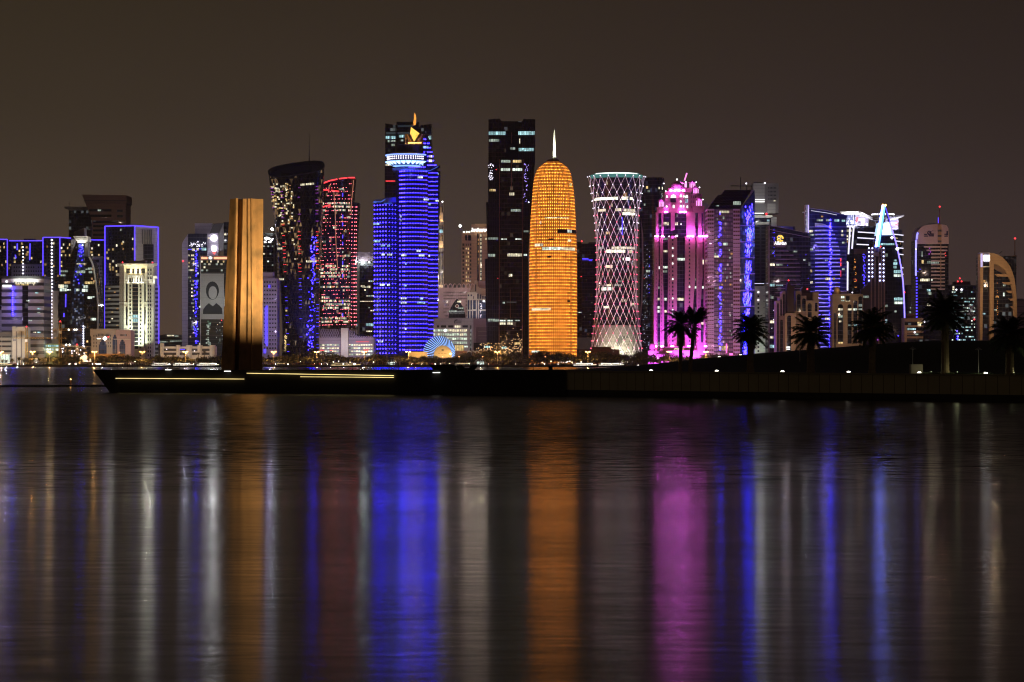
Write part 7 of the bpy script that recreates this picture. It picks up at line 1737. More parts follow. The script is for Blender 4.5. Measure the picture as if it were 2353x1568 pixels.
t.wins([(1807, 1815.6, 796.6, 799.6, E_SIGN, -6), (1807, 1815.4, 801.4, 804, E_SIGN, -6)], "sign_bar", -6)
t.bulb((1855, 712, -26), 0.108, 26, (1, .78, .55)); t.bulb((1790, 740, -26), 0.115, 24, (1, .55, .62)); t.bulb((1855, 790, -24), 0.094, 24, (1, .72, .5)); t.bulb((1815, 780, -22), 0.101, 22, (1, .72, .55))
t = city("twin_arch_block", "tan stone block with round arched bays, lit floors and a small dome on top", "building", 1950, 2340)
arched_block(t, 1913, 1983.6, 676, [], 0); arched_block(t, 1923, 1957, 693, [(1925, 1937.6, 699, 790), (1947.6, 1956.6, 699, 790)], -1.2); arched_block(t, 1958.4, 1983.4, 682, [(1961, 1969.6, 690, 790), (1972.4, 1981.6, 681, 790)], -1)
arched_block(t, 1916, 1921.4, 716, [(1917, 1920.6, 719, None)], -1.4)
t.rect("roof_house", W_TAN, 1932, 1956, 675, 693, -.6, 12); b = MB(); b.lathe([(3.2, t.z(677)), (3.0, t.z(667)), (2.2, t.z(661)), (.2, t.z(658.6))], t.x(1925), 6, 14); t.add(b, "roof_dome", W_TAN)
t.rect("roof_house", W_DKTAN, 1979, 1983, 664, 676, 4, 8); t.rect("roof_ledge", W_TAN, 1933, 1951, 670, 672, 2, 10); t.ext("stepped_wing", W_DKTAN, [(1983.6, None), (1983.6, 664), (1994, 653), (1997, 650), (1997, None)], 3, 14)
t.wins([(1932.6, 1940, 681, 685.6, L_WHITE), (1943.6, 1952, 681, 692, P_WIN), (1932.6, 1940, 689.6, 692.4, L_DIM), (1943.6, 1953, 689.4, 692.6, L_CREAM), (1926, 1937, 709, 713.6, L_CREAM, -1.8), (1948, 1956.4, 709, 713.6, L_CREAM, -1.8), (1961, 1969.4, 709, 713.8, L_WHITE, -1.8), (1973, 1981, 709, 713, L_DIM, -1.8), (1973, 1981, 699, 705, L_DIM, -1.8), (1927, 1936, 725, 730, L_DIM, -1.8), (1928, 1933, 737, 741, L_CREAM, -1.8), (1949, 1956, 746, 749, L_DIM, -1.8), (1962, 1969, 745, 750, L_CYAN, -1.8), (1926, 1937, 786, 790, L_WARM, -1.8), (1984, 1996, 680, 685, L_DIM, 2.6)], dy=-1.4)
t.rect("plinth_wall", W_TAN, 1913, 1958, 790, None, -1.6, 18); t.rect("plinth_wall", W_TAN, 1958, 1984, 790, None, -1.4, 18)
t.lamps("roof_lamp", E_WHITEDOT, [(1958.6, 672.6, -2)], 1.5); t.bulb((1926, 664, 0), 0.252, 5, (1, .62, .2))
t.bulb((1945, 720, -28), 0.115, 28, (1, .75, .50)); t.bulb((1945, 790, -26), 0.094, 26, (1, .72, .5)); t.bulb((1975, 690, -24), 0.072, 24, (1, .72, .5))

# blue balcony tower
E_BAL = glow("balcony_violet_light", (.30, .24, 1), 1.5, .3)
t = city("blue_balcony_tower", "tower with a lit white edge fin and rows of curved balconies glowing blue", "tower", 1900, 2480)
t.ext("shaft", facade("night_blue_glass", (.012, .016, .075), (.04, .04, .12), 3.0, 4.25, .05, .12), [(1858.6, None), (1858.6, 478), (1900, 484), (1945.6, 494.6), (1945.6, None)], 0, 30)
t.rect("edge_fin", W_WHITE, 1850.4, 1858.8, 471, 534, -1, 10); t.rect("edge_tube", glow("edge_violet", (.5, .42, 1), 1.6), 1857.4, 1859.0, 471.6, 535, -1.6, .6)
b = MB(); b.lathe([(.4, t.z(489.6)), (2.2, t.z(489)), (2.4, t.z(487.4)), (.4, t.z(486.4))], t.x(1849), 2, 12); t.add(b, "side_lamp_dish", M_WHITEP)
t.wins([(1851, 1852.6, 478 + 10 * k, 484 + 10 * k, P_WIN) for k in range(5)], "window", -1.2)
t.tubes("roof_line", glow("roof_line_light", (.8, .8, 1), .8), [[(1864, 484.4, -.6), (1900, 489.6, -.6), (1923, 494.4, -.6)]], .3); t.tubes("roof_line", W_LILAC, [[(1859, 478.4, -.6), (1900, 484.4, -.6), (1945, 495, -.6)]], .4)
b = MB(); it = []
for k in range(33):
    v = 520 + 9.22 * k; u0 = 1873
    u1 = 1903 + 27 * min(1, ((v - 515) / 62)) ** .6
    n = 10; fp = [(t.x(u0 + (u1 - u0) * i / n), -3.0 * math.sin(math.pi * (.08 + .84 * i / n))) for i in range(n + 1)]
    b.prism(fp + [(t.x(u1), .5), (t.x(u0), .5)], t.z(v + 3.0), t.z(v + .8))
    for i in range(n): it.append(((fp[i][0] + fp[i + 1][0]) / 2, (fp[i][1] + fp[i + 1][1]) / 2 - .25, t.z(v + .2), fp[i + 1][0] - fp[i][0] + .05, .35, .45, 0, E_BAL if (i * 7 + k * 3) % 5 else E_BLUELINE))
    for u2, u3 in ((1860, 1873), (u1, 1945)): b.box(t.x(u2), t.x(u3), -.5, .3, t.z(v + 2.4), t.z(v + 1.2))
t.many("balcony_light", it, keep=100)
t.add(b, "balcony", wall("balcony_lilac_paint", (.42, .38, .62), .6))

t.ext("curved_head", W_LILAC, [(1873, 520), (1873, 512.6), (1885, 512.8), (1896, 515.6), (1904, 520.4)], -2.2, 2.4)
t.lamps("blue_lamp", E_BLUEDOT, [(1908 + rnd.gauss(0, 1.3), rnd.uniform(505, 800), -3.6) for _ in range(95)], 1.5)
t.lamps("big_blue_lamp", E_BLUEDOT, [(1907, 522, -3.8), (1909, 573.4, -3.8), (1910, 650, -3.8), (1907, 540, -3.8)], 2.8)
t.wins([(1876.6, 1891, 504.4, 508.6, L_DIM), (1898, 1909, 504, 508.6, L_DIM), (1917, 1928.6, 504.6, 509.4, L_CYAN), (1933.6, 1942, 505.4, 510, L_CYAN), (1887, 1892, 496, 499.6, L_AMBER), (1933, 1937, 529, 534, L_CREAM), (1933, 1938, 538, 543, L_CREAM), (1859.4, 1867, 529, 534, L_CREAM), (1860, 1866, 620, 626, L_WARM), (1861, 1867.4, 647, 652, L_CREAM), (1861, 1870, 538, 542, L_DIM), (1859, 1868, 571, 576, L_DIM), (1897, 1908, 638.6, 643.6, L_CREAM, -3.4), (1913.6, 1919, 638.6, 643, L_WARM, -3.4), (1896, 1908, 730.6, 735, L_CREAM, -3.4), (1896, 1902, 597, 601, L_DIM, -3.4), (1935, 1942, 556, 560, L_DIM), (1935, 1941, 617, 621, L_DIM)], dy=-.5)
t.wins([(1931, 1933, 594, 601, E_RED), (1931, 1933, 604, 612, E_RED), (1931, 1933, 622, 636, glow("dull_red_light", (1, .05, .1), .8))], "red_lamp", -.5)
t.bulb((1895, 560, -40), .16, 42, (.32, .25, 1)); t.bulb((1900, 680, -40), .22, 42, (.32, .25, 1)); t.bulb((1853, 520, -16), .35, 16, (.9, .9, 1)); t.bulb((1895, 780, -40), .2, 42, (.3, .22, 1)); t.bulb((1915, 486, 6), .12, 10, (.4, .35, 1))

# two towers with flying roofs
E_SCRW = glow("screen_white", (1, .97, 1), 1.8); E_SCRR = glow("screen_red", (1, .22, .28), 1.8)
t = city("flying_roof_tower", "dark tower with lit overhanging slab roof and long vertical light bars, beside the balcony tower", "tower", 1975, 2610)
t.rect("shaft", G_DARK, 1944, 1962, 520, None, -2, 30); t.rect("shaft", G_BLACK, 1962, 2013, 520, None, 0, 30)
t.rect("glass_bay", facade("striped_glass_bay", (.05, .055, .09), (.25, .25, .35), 2.4, 30, .18, .0), 1945, 1965.4, 489.6, 521, -2, 16); t.rect("bay_light", E_LINE, 1944, 1964.4, 518.6, 522.6, -2.8, 1)
t.plan("screen_wall", W_LILAC, [(1965.4, -1), (1996, 12), (1996, 24), (1965.4, 24)], [489, 500, 500, 489], 520.6)
b = MB()
R1 = [t.p(*q) for q in ((1930.4, 488.2, -8), (1972.4, 487.6, -9), (2005, 503.6, 8), (1998, 505, 22), (1944, 495, 18))]
b.loft([[(p[0], p[1], p[2] - .6) for p in R1], [(p[0], p[1], p[2] + .8) for p in R1]]); t.add(b, "flying_roof", W_WHITE)
t.ext("roof_edge", W_WHITE, [(1972.6, 484.4), (1974.6, 485), (2005, 499.4), (2004.6, 504), (1972.6, 488)], -6, 1)
def screen(ua, da, ub, db, v0, v1, m_, tt):
    b = MB(); b.loft([[tt.p(ua, v1, da - .6), tt.p(ub, v1, db - .6), tt.p(ub, v1, db - .1), tt.p(ua, v1, da - .1)], [tt.p(ua, v0, da - .6), tt.p(ub, v0, db - .6), tt.p(ub, v0, db - .1), tt.p(ua, v0, da - .1)]]); tt.add(b, "screen_panel", m_)
wy = lambda u: -1 + (u - 1965.4) / 30.6 * 13
for ua, ub, v0, v1, m_ in ((1967, 1972, 500, 509.6, E_SCRR), (1973, 1987.6, 502.4, 506.6, E_SCRW), (1979, 1987.6, 508.4, 513.4, E_SCRW), (1978.6, 1988, 507.4, 508.2, E_SCRR), (1978.6, 1988, 513.6, 514.4, E_SCRR), (1967, 1986, 517.4, 518.8, E_LINE), (1991, 1994, 513, 519.6, E_SIGN)): screen(ua, wy(ua), ub, wy(ub), v0, v1, m_, t)
t.spot((1968, 519, -14), (1972, 494, 4), .9, (.72, .72, 1), 110, .5); t.spot((1985, 520, 0), (1990, 500, 8), 1.0, (.75, .75, 1), 110, .5); t.spot((1945, 520, -12), (1944, 490, 2), 1.1, (.92, .92, 1), 100, .6); t.spot((1968, 508, -20), (1966, 488, -2), 1.1, (.9, .9, 1), 110, .6); t.spot((1995, 518, -4), (1996, 502, 8), .9, (.85, .85, 1), 110, .6)
t.tubes("light_bar", E_LINE, [[(1953.4, 522, -3), (1949.6, 584.6, -3)], [(1961.8, 522, -3), (1957.8, 572, -3)], [(1948, 602, -3), (1947.4, 668, -3)]], .85)
t.tubes("light_bar", E_LINE, [[(1971.4, 533.4, -1), (2012, 536, -1)], [(1970, 546.6, -1), (2012, 549.2, -1)], [(1968.4, 561.6, -1), (1996.4, 563, -1)]], .6)
t.wins([(1944, 1957.6, 528, 533, L_CREAM, -2.4), (1945.4, 1949, 540, 545, L_CREAM, -2.4), (1952.6, 1955.4, 540, 545, L_CREAM, -2.4), (1945.6, 1949, 548.4, 552.4, L_CREAM, -2.4), (1944.6, 1948, 554.6, 558, L_AMBER, -2.4), (1944, 1948.4, 600.6, 604, L_CREAM, -2.4), (1944, 1946, 612, 616, L_WARM, -2.4), (1962.6, 1966, 596, 610, L_WARM), (1963.6, 1966, 583, 594, L_AMBER)], dy=-.4)
t.rect("brown_spandrel", W_BROWN, 1960, 1996, 572, 584, -.5, 1); t.rect("lower_glass", facade("wavy_dark_glass", (.05, .045, .05), (.03, .026, .03), 2.2, 5, .1, .05, rough=.2, tilt=.06), 1951, 1997, 584, 668, -1, 2)
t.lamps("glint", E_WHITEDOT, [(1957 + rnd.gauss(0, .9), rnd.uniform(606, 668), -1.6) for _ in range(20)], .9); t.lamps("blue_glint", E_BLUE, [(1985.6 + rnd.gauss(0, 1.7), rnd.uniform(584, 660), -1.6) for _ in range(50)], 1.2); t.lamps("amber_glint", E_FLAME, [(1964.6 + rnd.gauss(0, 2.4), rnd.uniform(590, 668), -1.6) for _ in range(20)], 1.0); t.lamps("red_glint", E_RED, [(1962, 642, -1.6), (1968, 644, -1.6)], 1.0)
t = city("flying_roof_tower", "dark tower with overhanging roof and ring of lamps, half hidden behind the sail tower", "tower", 2056, 2640)
t.rect("shaft", G_BLACK, 2020, 2073.4, 528, None, 0, 30)
t.plan("screen_wall", W_LILAC, [(2034, 6), (2064.6, -1), (2064.6, 24), (2034, 24)], 500, 528.4)
b = MB(); R1 = [t.p(*q) for q in ((2005, 506, 10), (2018, 502, -4), (2044, 498.6, -8), (2078.4, 496, 6), (2060, 503, 24), (2015, 508, 24))]
b.loft([[(p[0], p[1], p[2] - .6) for p in R1], [(p[0], p[1], p[2] + .8) for p in R1]]); t.add(b, "flying_roof", W_GREY)
t.ext("roof_edge", W_WHITE, [(2042, 505.4), (2076.6, 494.6), (2077, 497.6), (2064, 502.4), (2042, 508)], -8.6, 1); t.rect("roof_beam", W_GREY, 2004, 2020, 506, 509, -6, 10); t.rect("roof_post", W_GREY, 2011, 2012.4, 509, 520, -5, 1)
b = MB(); Rr = (t.x(2058.6) - t.x(2008)) / 2; b.lathe([(Rr, t.z(495)), (Rr, t.z(492.8)), (Rr * .9, t.z(492.2)), (Rr * .9, t.z(495.4))], t.x(2033.4), 14, 40); t.add(b, "lamp_ring", W_WHITE)
t.many("ring_lamp", [(t.x(2033.4) + Rr * math.cos(a), 14 + Rr * math.sin(a), t.z(491.6), 1.8, 1.2, 1.8, 0, E_WHITEDOT) for a in [2 * math.pi * i / 34 for i in range(34)] if math.sin(a) < .3], octa_mesh)
wy2 = lambda u: 6 - (u - 2034) / 30.6 * 7
for ua, ub, v0, v1, m_ in ((2046, 2062, 511, 514, E_SCRW), (2058, 2063, 510, 519, E_SCRR), (2046, 2056.6, 514.6, 518, E_SCRW), (2046, 2057, 518.2, 519, E_SCRR), (2048, 2063.6, 525.4, 526.2, E_LINE)): screen(ua, wy2(ua), ub, wy2(ub), v0, v1, m_, t)
t.spot((2052, 527, -14), (2054, 510, 4), .9, (.75, .75, 1), 110, .5); t.spot((2060, 512, -18), (2062, 501, -6), .8, (.8, .8, 1), 100, .6)
t.tubes("light_bar", E_LINE, [[(2052 + (v - 540) * .06, v, -1), (2076, v + 2.6, -1)] for v in (538.4, 553.4, 568.6, 583, 613.4, 628, 642.6)], .55)
t.tubes("amber_bar", L_WARM, [[(2055, 546.6, -1), (2063, 548, -1)], [(2058, 562, -1), (2064, 563, -1)]], .5); t.grid(2056, 2074, 556, 600, 6, 5, .25, [L_AMBER, L_DIM], .4, .6, dy=-.3, seed=101)

# sail tower
t = city("sail_tower", "dark sail shaped tower with leaning blue and white light blade and blue lit curved edge", "tower", 2045, 2420)
t.ext("sail", facade("sail_glass", (.018, .020, .028), (.035, .035, .045), 2.6, 4.0, .06, .1, lit=.012, lcol=(.6, .9, 1), ls=.6, tilt=.03), [(2012, None), (2013, 566), (2020, 541), (2053, 540.8), (2058, 556), (2062.6, 576), (2069.6, 612), (2074.6, 648), (2077.4, 700), (2078.6, 747), (2076.8, 782), (2075, None)], 0, 28)
t.ext("lit_head", glow("head_light", (.42, .62, 1), 1.6, .35), [(2014, 541), (2019, 512), (2045, 510.6), (2053, 540.6)], 1, 14)
t.ext("lit_screen", glow("head_screen", (.94, .97, 1), 2.4), [(2025, 540), (2028, 514), (2042, 512), (2046, 525), (2047.6, 539)], .4, .5)
def bar(name, m_, a, c, w0, w1, dy, dep):
    t.ext(name, m_, [(a[0] - w0, a[1]), (a[0] + w0, a[1]), (c[0] + w1, c[1]), (c[0] - w1, c[1])], dy, dep)
bar("blade", glow("blade_light", (.12, .16, 1), 30), (2029.6, 471), (2013.6, 567.6), 1.5, 1.9, -6, 4); bar("blade", glow("blade_cyan", (.16, .5, 1), 2.6), (2034, 472), (2019.2, 567.6), 1.3, 1.5, -5.4, 3); bar("blade_shadow", M_DKSTEEL, (2035.8, 474), (2021.4, 567.6), .7, .8, -5, 3)
t.lamps("tip_lamp", E_SODIUM, [(2029, 471.6, -7), (2034.6, 472, -7)], 2.4)
t.tubes("mast", E_BLUELINE, [[(2034.6, 476, -2), (2044.6, 509, -2)]], .45); t.tubes("mast_back", M_DKSTEEL, [[(2033.8, 478, 0), (2043, 511, 0)]], .7)
t.tubes("edge_light", glow("edge_blue_tube", (.26, .2, 1), 2.4, .25), [[(2044.6, 510, -.8), (2053.4, 540.6, -.8), (2058.6, 557, -.8), (2063.2, 576, -.8), (2070.2, 612, -.8), (2075.2, 648, -.8), (2078, 700, -.8), (2079.2, 747, -.8), (2077.4, 782, -.8)]], .7)
t.rect("ribbed_wing", W_DKTAN, 1996, 2034, 573, None, -3, 14)
for u in (2001, 2009.6, 2018, 2024, 2031): t.rect("wing_pier", W_BROWN, u, u + 3.0, 571 if u > 1999 else 640, None, -4, 2)
t.rect("wing_ledge", W_TAN, 2007, 2020.6, 580, 589.4, -4.6, 2)
t.lamps("blue_dot", glow("blue_white_dot", (.45, .5, 1), 6), [(u, 570.6 + 9.3 * k, -4.8) for u in (1996.8, 2004.6) for k in range(9) if k != 8 or u < 2000] + [(u, 570.6 + 9.3 * k, -4.8) for u in (2022, 2030.4) for k in range(9) if k > 3 or u > 2024], 1.8)
t.wins([(2021, 2055, 559.4, 563.6, L_CYAN), (2032, 2040, 583, 590, L_DIM), (2053, 2062, 603, 609, L_CYAN), (2053, 2060, 611, 617, L_CYAN), (2054, 2069.6, 621, 628, L_CYAN), (2054, 2071, 631, 636.4, L_WHITE), (2054.6, 2075, 684, 690.6, L_CYAN), (2054.6, 2076, 693.6, 699, L_WHITE), (2055, 2060, 714, 718, L_DIM), (2034, 2040, 701, 706, L_DIM), (2020, 2024, 565, 574, L_DIM), (2054, 2060, 597, 601, L_CYAN)], dy=-.4)
t.lamps("wall_lamp", E_WHITE, [(2062, 572.4, -2, 1.2), (2049.6, 546.6, -1.4)], 3.0); t.lamps("red_beacon", E_RED, [(2023.4, 567, -5), (2079, 672, -1)], 2.0); t.lamps("blue_glint", E_BLUE, [(2064, 772, -1), (2020, 757, -1), (2026, 766, -1), (2021, 785, -1)], 1.6); t.lamps("violet_glint", E_VIOLET, [(1994, 776, -4), (1995, 786, -4), (2017, 781, -4.4), (2019, 775, -4.4)], 1.8)
t.bulb((2010, 560, -14), .10, 14, (.3, .25, 1)); t.bulb((2016, 700, -40), .05, 40, (1, .7, .6))

# low striped building and towers to the end
t = city("striped_brown_block", "low brown office with dark window bands and a small flat dome beside the sail tower", "office building", 2100, 2400)
t.rect("wall", W_TAN, 2078.6, 2121.6, 731, None, 0, 20)
for k in range(4): t.rect("window_band", G_DARK, 2084 if k else 2079, 2121.8, 739.6 + 12.8 * k, 747.6 + 12.8 * k, -.3, 1)
t.rect("ledge", W_TAN, 2078, 2108, 732.6, 735.4, -2, 4); t.rect("ledge", W_TAN, 2078, 2104, 767, 769.4, -2, 4)
b = MB(); b.lathe([(t.x(2103) - t.x(2095), t.z(731)), (t.x(2103) - t.x(2095), t.z(728)), (5, t.z(722)), (2, t.z(720.4)), (.1, t.z(720))], t.x(2095), 8, 20); t.add(b, "roof_dome", wall("brown_dome", (.16, .07, .04)))
t.wins([(2084.6, 2104, 754.6, 758.6, L_CYAN), (2108, 2119, 740, 744, L_WARM), (2109, 2116, 744, 749.6, L_CREAM), (2099, 2110, 767, 770, L_DIM)], dy=-.6); t.lamps("wall_lamp", E_WHITEDOT, [(2124.6, 739.8, -2), (2102, 764, -1)], 2.2); t.bulb((2100, 760, -26), .15, 26, (1, .62, .45))
t = city("dim_window_block", "dim narrow office slice with small teal lit windows behind the rounded tower", "office building", 2092, 2640)
t.rect("wall", wall("dim_brown_panel", (.14, .10, .11), fl=4.4, joint=.5), 2085, 2112, 655, None, 0, 20)
t.wins([(2097, 2103, 660, 665, L_CYAN), (2099, 2104, 676, 680, L_CYAN), (2094, 2103, 689, 693, L_DIM), (2096, 2102, 698, 702, L_CYAN), (2098, 2103, 714, 719, L_DIM), (2091, 2101, 706, 709, L_DIM), (2089, 2100, 716, 720, L_DIM)], dy=-.4); t.bulb((2098, 690, -30), .03, 30, (1, .8, .75))

t = city("rounded_cap_tower", "dark banded tower with rounded beige cap, dark emblem, tall red antenna and blue lit edge", "tower", 2142, 2500)
cap = [(2105.6, 561), (2105.6, 545), (2107, 537), (2110, 530), (2115, 523.6), (2122, 519), (2132, 517), (2150, 515.6), (2170, 516.6), (2176, 519), (2179.4, 525), (2180, 534), (2180, 561)]
t.ext("cap", wall("beige_cap", (.42, .29, .25), .7, .12), cap, 0, 30)
t.ext("shaft", G_BLACK, [(2104.4, None), (2104.4, 552), (2108, 556), (2118, 561), (2179.6, 561), (2179.6, None)], 1, 30)
b = MB()
for k in range(13):
    v = 566 + 8.1 * k; u0 = 2123 if k == 0 else (2129 if k == 1 else 2139.6)
    b.box(t.x(u0), t.x(2171 if k > 1 else 2177), -.6, 1.2, t.z(v + 3.4), t.z(v))
t.add(b, "ledge", wall("beige_ledge", (.42, .31, .25), .7))
t.rect("centre_post", wall("amber_post", (.34, .20, .09)), 2155, 2163.4, 516, 560, -.6, 2); t.rect("centre_post", wall("amber_post_2", (.26, .16, .09)), 2161, 2163, 560, 662, -1.2, 1)
for k in range(3): t.rect("post_band", W_DKGREY, 2155, 2163.4, 528 + 12.4 * k, 532.4 + 12.4 * k, -.9, .5)
b = MB(); b.tube(t.p(2159, 516, 3), t.p(2159.4, 476, 3), .55, 6, .3); t.add(b, "antenna", wall("red_antenna_paint", (.25, .06, .05)))
t.rect("antenna_light", E_BLUELINE, 2155.4, 2156.6, 500, 513, 2, .5); t.lamps("red_beacon", E_RED, [(2159.4, 475.4, 3)], 2.3)
t.tubes("roof_crane", M_DKSTEEL, [[(2131, 515, 6), (2149, 514.6, 6)], [(2134, 515, 6), (2134, 518, 6)]], .4, 6)
M_LOGO = wall("emblem_dark_blue", (.02, .015, .05), .6)
b = MB(); cz = t.z(535.6); cxx = t.x(2135); n = 24
for i in range(n):
    a0, a1 = 2 * math.pi * i / n, 2 * math.pi * (i + 1) / n
    b.tube((cxx + 1.6 * math.cos(a0), -.4, cz + 1.8 * math.sin(a0)), (cxx + 1.6 * math.cos(a1), -.4, cz + 1.8 * math.sin(a1)), .45, 5)
b.tube((cxx - 1.0, -.4, cz - .8), (cxx + 3.6, -.4, cz + 2.6), .3, 5, .12); t.add(b, "emblem", M_LOGO)
for q in ((2123.6, 2130.4, 537.6, 540.2), (2139.4, 2146, 537, 539.6), (2123.4, 2133, 541.8, 544.2), (2134.6, 2146, 541, 543.8), (2170, 2174, 537.4, 539.8), (2170, 2178, 541.8, 544.4)): t.rect("emblem_bar", M_LOGO, *q, -.35, .6)
t.ext("side_emblem", M_LOGO, [(2174, 541), (2175, 531.6), (2179, 531), (2178.6, 541)], -.35, .6)
t.tubes("edge_light", glow("edge_blue_light", (.22, .2, 1), 2.6, .4), [[(2106.4, 550, -1), (2107, 542, -1), (2109, 535, -1)], [(2105, 552, -1), (2104.4, 600, -1), (2104.6, 634, -1)]], .85)
t.tubes("edge_dash", E_BLUE, [[(2106.4, 637 + 6.9 * k, -1), (2106.4, 641 + 6.9 * k, -1)] for k in range(14)], .75)
t.wins([(2131, 2157, 600, 606, L_DIM), (2115, 2136, 640.6, 646.6, L_CREAM), (2139.6, 2143, 640.6, 645, L_WHITE), (2118, 2123, 598, 606, L_WARM), (2117, 2120, 578, 590, L_DIM), (2130, 2138, 665, 670, L_CYAN), (2132, 2140, 672, 678, L_DIM), (2130, 2138, 698, 703, L_CREAM)], dy=.4)
t.lamps("violet_glint", E_VIOLET, [(2136, 571, .2), (2138, 579, .2), (2135, 584, .2)], 1.6); t.lamps("blue_glint", E_BLUE, [(2114, 619, .4), (2109, 624, .2)], 1.2); t.lamps("wall_lamp", E_WHITEDOT, [(2104.6, 573, -1.5)], 1.8); t.lamps("red_glint", E_RED, [(2172, 582, .3), (2173, 588, .3)], 1.2)
t.bulb((2135, 545, -40), .075, 44, (1, .68, .60)); t.bulb((2172, 548, -36), .06, 40, (1, .62, .35)); t.bulb((2155, 620, -40), .085, 40, (1, .72, .55))

t = city("teal_window_office", "dark office block with many scattered teal white lit windows behind the tallest palm", "office building", 2218, 2700)
t.rect("shaft", G_DARK, 2178, 2246.4, 656, None, 0, 30); t.rect("roof_block", W_DKGREY, 2196, 2230, 647, 656, 6, 20); t.rect("roof_edge", W_GREY, 2178, 2232, 654.4, 657.2, -.8, 12)
t.grid(2184, 2241, 668, 785, 18, 16, .30, [L_CYAN, L_CYAN, L_WHITE, L_DIM], .85, .38, dy=-.3, run=.58, seed=111)
t.wins([(2189, 2193, 658, 662, L_CREAM), (2189, 2193, 663.4, 667, L_CREAM)], dy=-.4); t.lamps("white_lamp", E_WHITEDOT, [(2209.6, 666, -1, 1.4), (2197.6, 666, -1)], 2.2); t.lamps("red_beacon", E_RED, [(2201, 647, 2), (2209.6, 647, 2), (2205.6, 640, 4), (2239, 734.4, -2)], 2.2); t.lamps("blue_lamp", E_BLUEDOT, [(2199.4, 761, -1), (2200.6, 773, -1), (2200, 778.6, -1)], 1.8)
t.rect("aerial", M_STEEL, 2205.4, 2205.9, 640, 647, 4, .3)

t = city("sickle_tower", "amber stone tower with quarter circle arch frame, glowing square sign and red tipped antenna", "tower", 2295, 2460)
W_AMB = wall("amber_stone", (.46, .29, .15), .75, .15, .2, fl=3.3, joint=.85)
t.rect("glass_core", G_DARK, 2254, 2335, 590, None, 4, 26)
t.ext("frame_column", W_AMB, [(2251.6, None), (2252, 581.4), (2259.4, 581.4), (2257.4, None)], 0, 12); t.rect("frame_column", W_AMB, 2274, 2283.6, 583, None, -.5, 14)
a_out = [(2274, 581.4)] + [(2274 + 63 * math.sin(math.pi / 2 * k / 14), 581.4 + 128 * (1 - math.cos(math.pi / 2 * k / 14)) ** 1.0) for k in range(1, 15)]
a_out = [(2274, 581.2), (2284, 582.4), (2294, 586), (2304, 592), (2313, 600.6), (2321, 612), (2327, 626), (2331.6, 643), (2334.6, 664), (2336.4, 690), (2337, 730)]
a_in = [(2329.4, 730), (2328.6, 690), (2326, 664), (2322, 646), (2316, 632), (2308, 620), (2298, 612), (2288, 607.4), (2283.6, 606.6)]
t.ext("arch_frame", W_AMB, a_out + a_in + [(2283.6, 607), (2274, 607)], -.4, 14)
for v, ua, ub in ((630, 2287, 2321), (648.6, 2304, 2327.4), (668, 2313, 2330.6), (686, 2318, 2332), (704, 2321.6, 2333)): t.ext("arch_ledge", W_AMB, [(ua, v), (ub, v), (ub + .6, v + 5.8), (ua + 6, v + 5.8)], -.2, 8)
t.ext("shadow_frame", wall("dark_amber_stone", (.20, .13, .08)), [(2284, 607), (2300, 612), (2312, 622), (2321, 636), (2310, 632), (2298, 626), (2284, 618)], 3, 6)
t.rect("head", G_BLACK, 2257.6, 2274.2, 582, 612, 1, 14); t.rect("head_top", W_LILAC, 2252, 2275, 580.4, 583, -.6, 12); t.rect("head_ledge", W_WHITE, 2257, 2274, 612, 614.4, -.4, 6)
t.rect("square_sign", glow("square_sign_light", (.9, .88, 1), 12), 2260.6, 2274, 586.6, 600, -.6, .8); t.rect("edge_glow", glow("edge_lilac_light", (.7, .6, 1), 1.0, .4), 2253.4, 2258, 583, 614, -.5, .8)
t.rect("back_block", G_BROWN, 2305, 2335.4, 588.6, None, 12, 20); t.tubes("back_arch", W_AMB, [[(2313, 597, 11), (2320, 592, 11), (2328, 589.6, 11), (2336, 589.4, 11)], [(2322, 613.6, 11), (2336, 613.6, 11)]], .9)
b = MB(); b.tube(t.p(2332, 589, 12), t.p(2332, 549, 12), .5, 6, .35); t.add(b, "antenna", wall("rust_antenna", (.2, .09, .05))); t.lamps("red_beacon", E_RED, [(2332.4, 548.4, 12)], 2.5)
t.rect("aerial", M_DKSTEEL, 2269.4, 2269.8, 566, 581, 4, .3); t.tubes("roof_crane", M_DKSTEEL, [[(2296, 583, 4), (2303, 577, 4)]], .4)
t.wins([(2258, 2264, 644, 650, L_AMBER, 3.6), (2257.6, 2264, 719.6, 723, L_CYAN, 3.6), (2305, 2309, 673, 681, L_WHITE, 3.6), (2287, 2295, 681, 685, L_AMBER, 3.6), (2284, 2290, 711, 714, L_DIM, 3.6), (2305, 2311, 653.6, 658, L_DIM, 3.6)], dy=3.6)
t.lamps("amber_glint", E_FLAME, [(2292 + rnd.gauss(0, 1), rnd.uniform(650, 735), 3.4) for _ in range(16)], .8)
t.bulb((2285, 600, -40), .16, 44, (1, .70, .42)); t.bulb((2305, 650, -40), .14, 44, (1, .68, .42)); t.bulb((2268, 720, -40), .20, 42, (1, .66, .40))
t = city("brown_slab", "dim brown slab building running out of view behind the sickle tower", "building", 2350, 2600)
t.rect("wall", wall("dim_mauve_wall", (.16, .10, .10), fl=6, joint=.4), 2333, 2420, 688, None, 0, 26); t.rect("roof_edge", W_DKGREY, 2333, 2420, 686.6, 690, -1, 10); t.bulb((2350, 700, -40), .04, 40, (1, .7, .7))
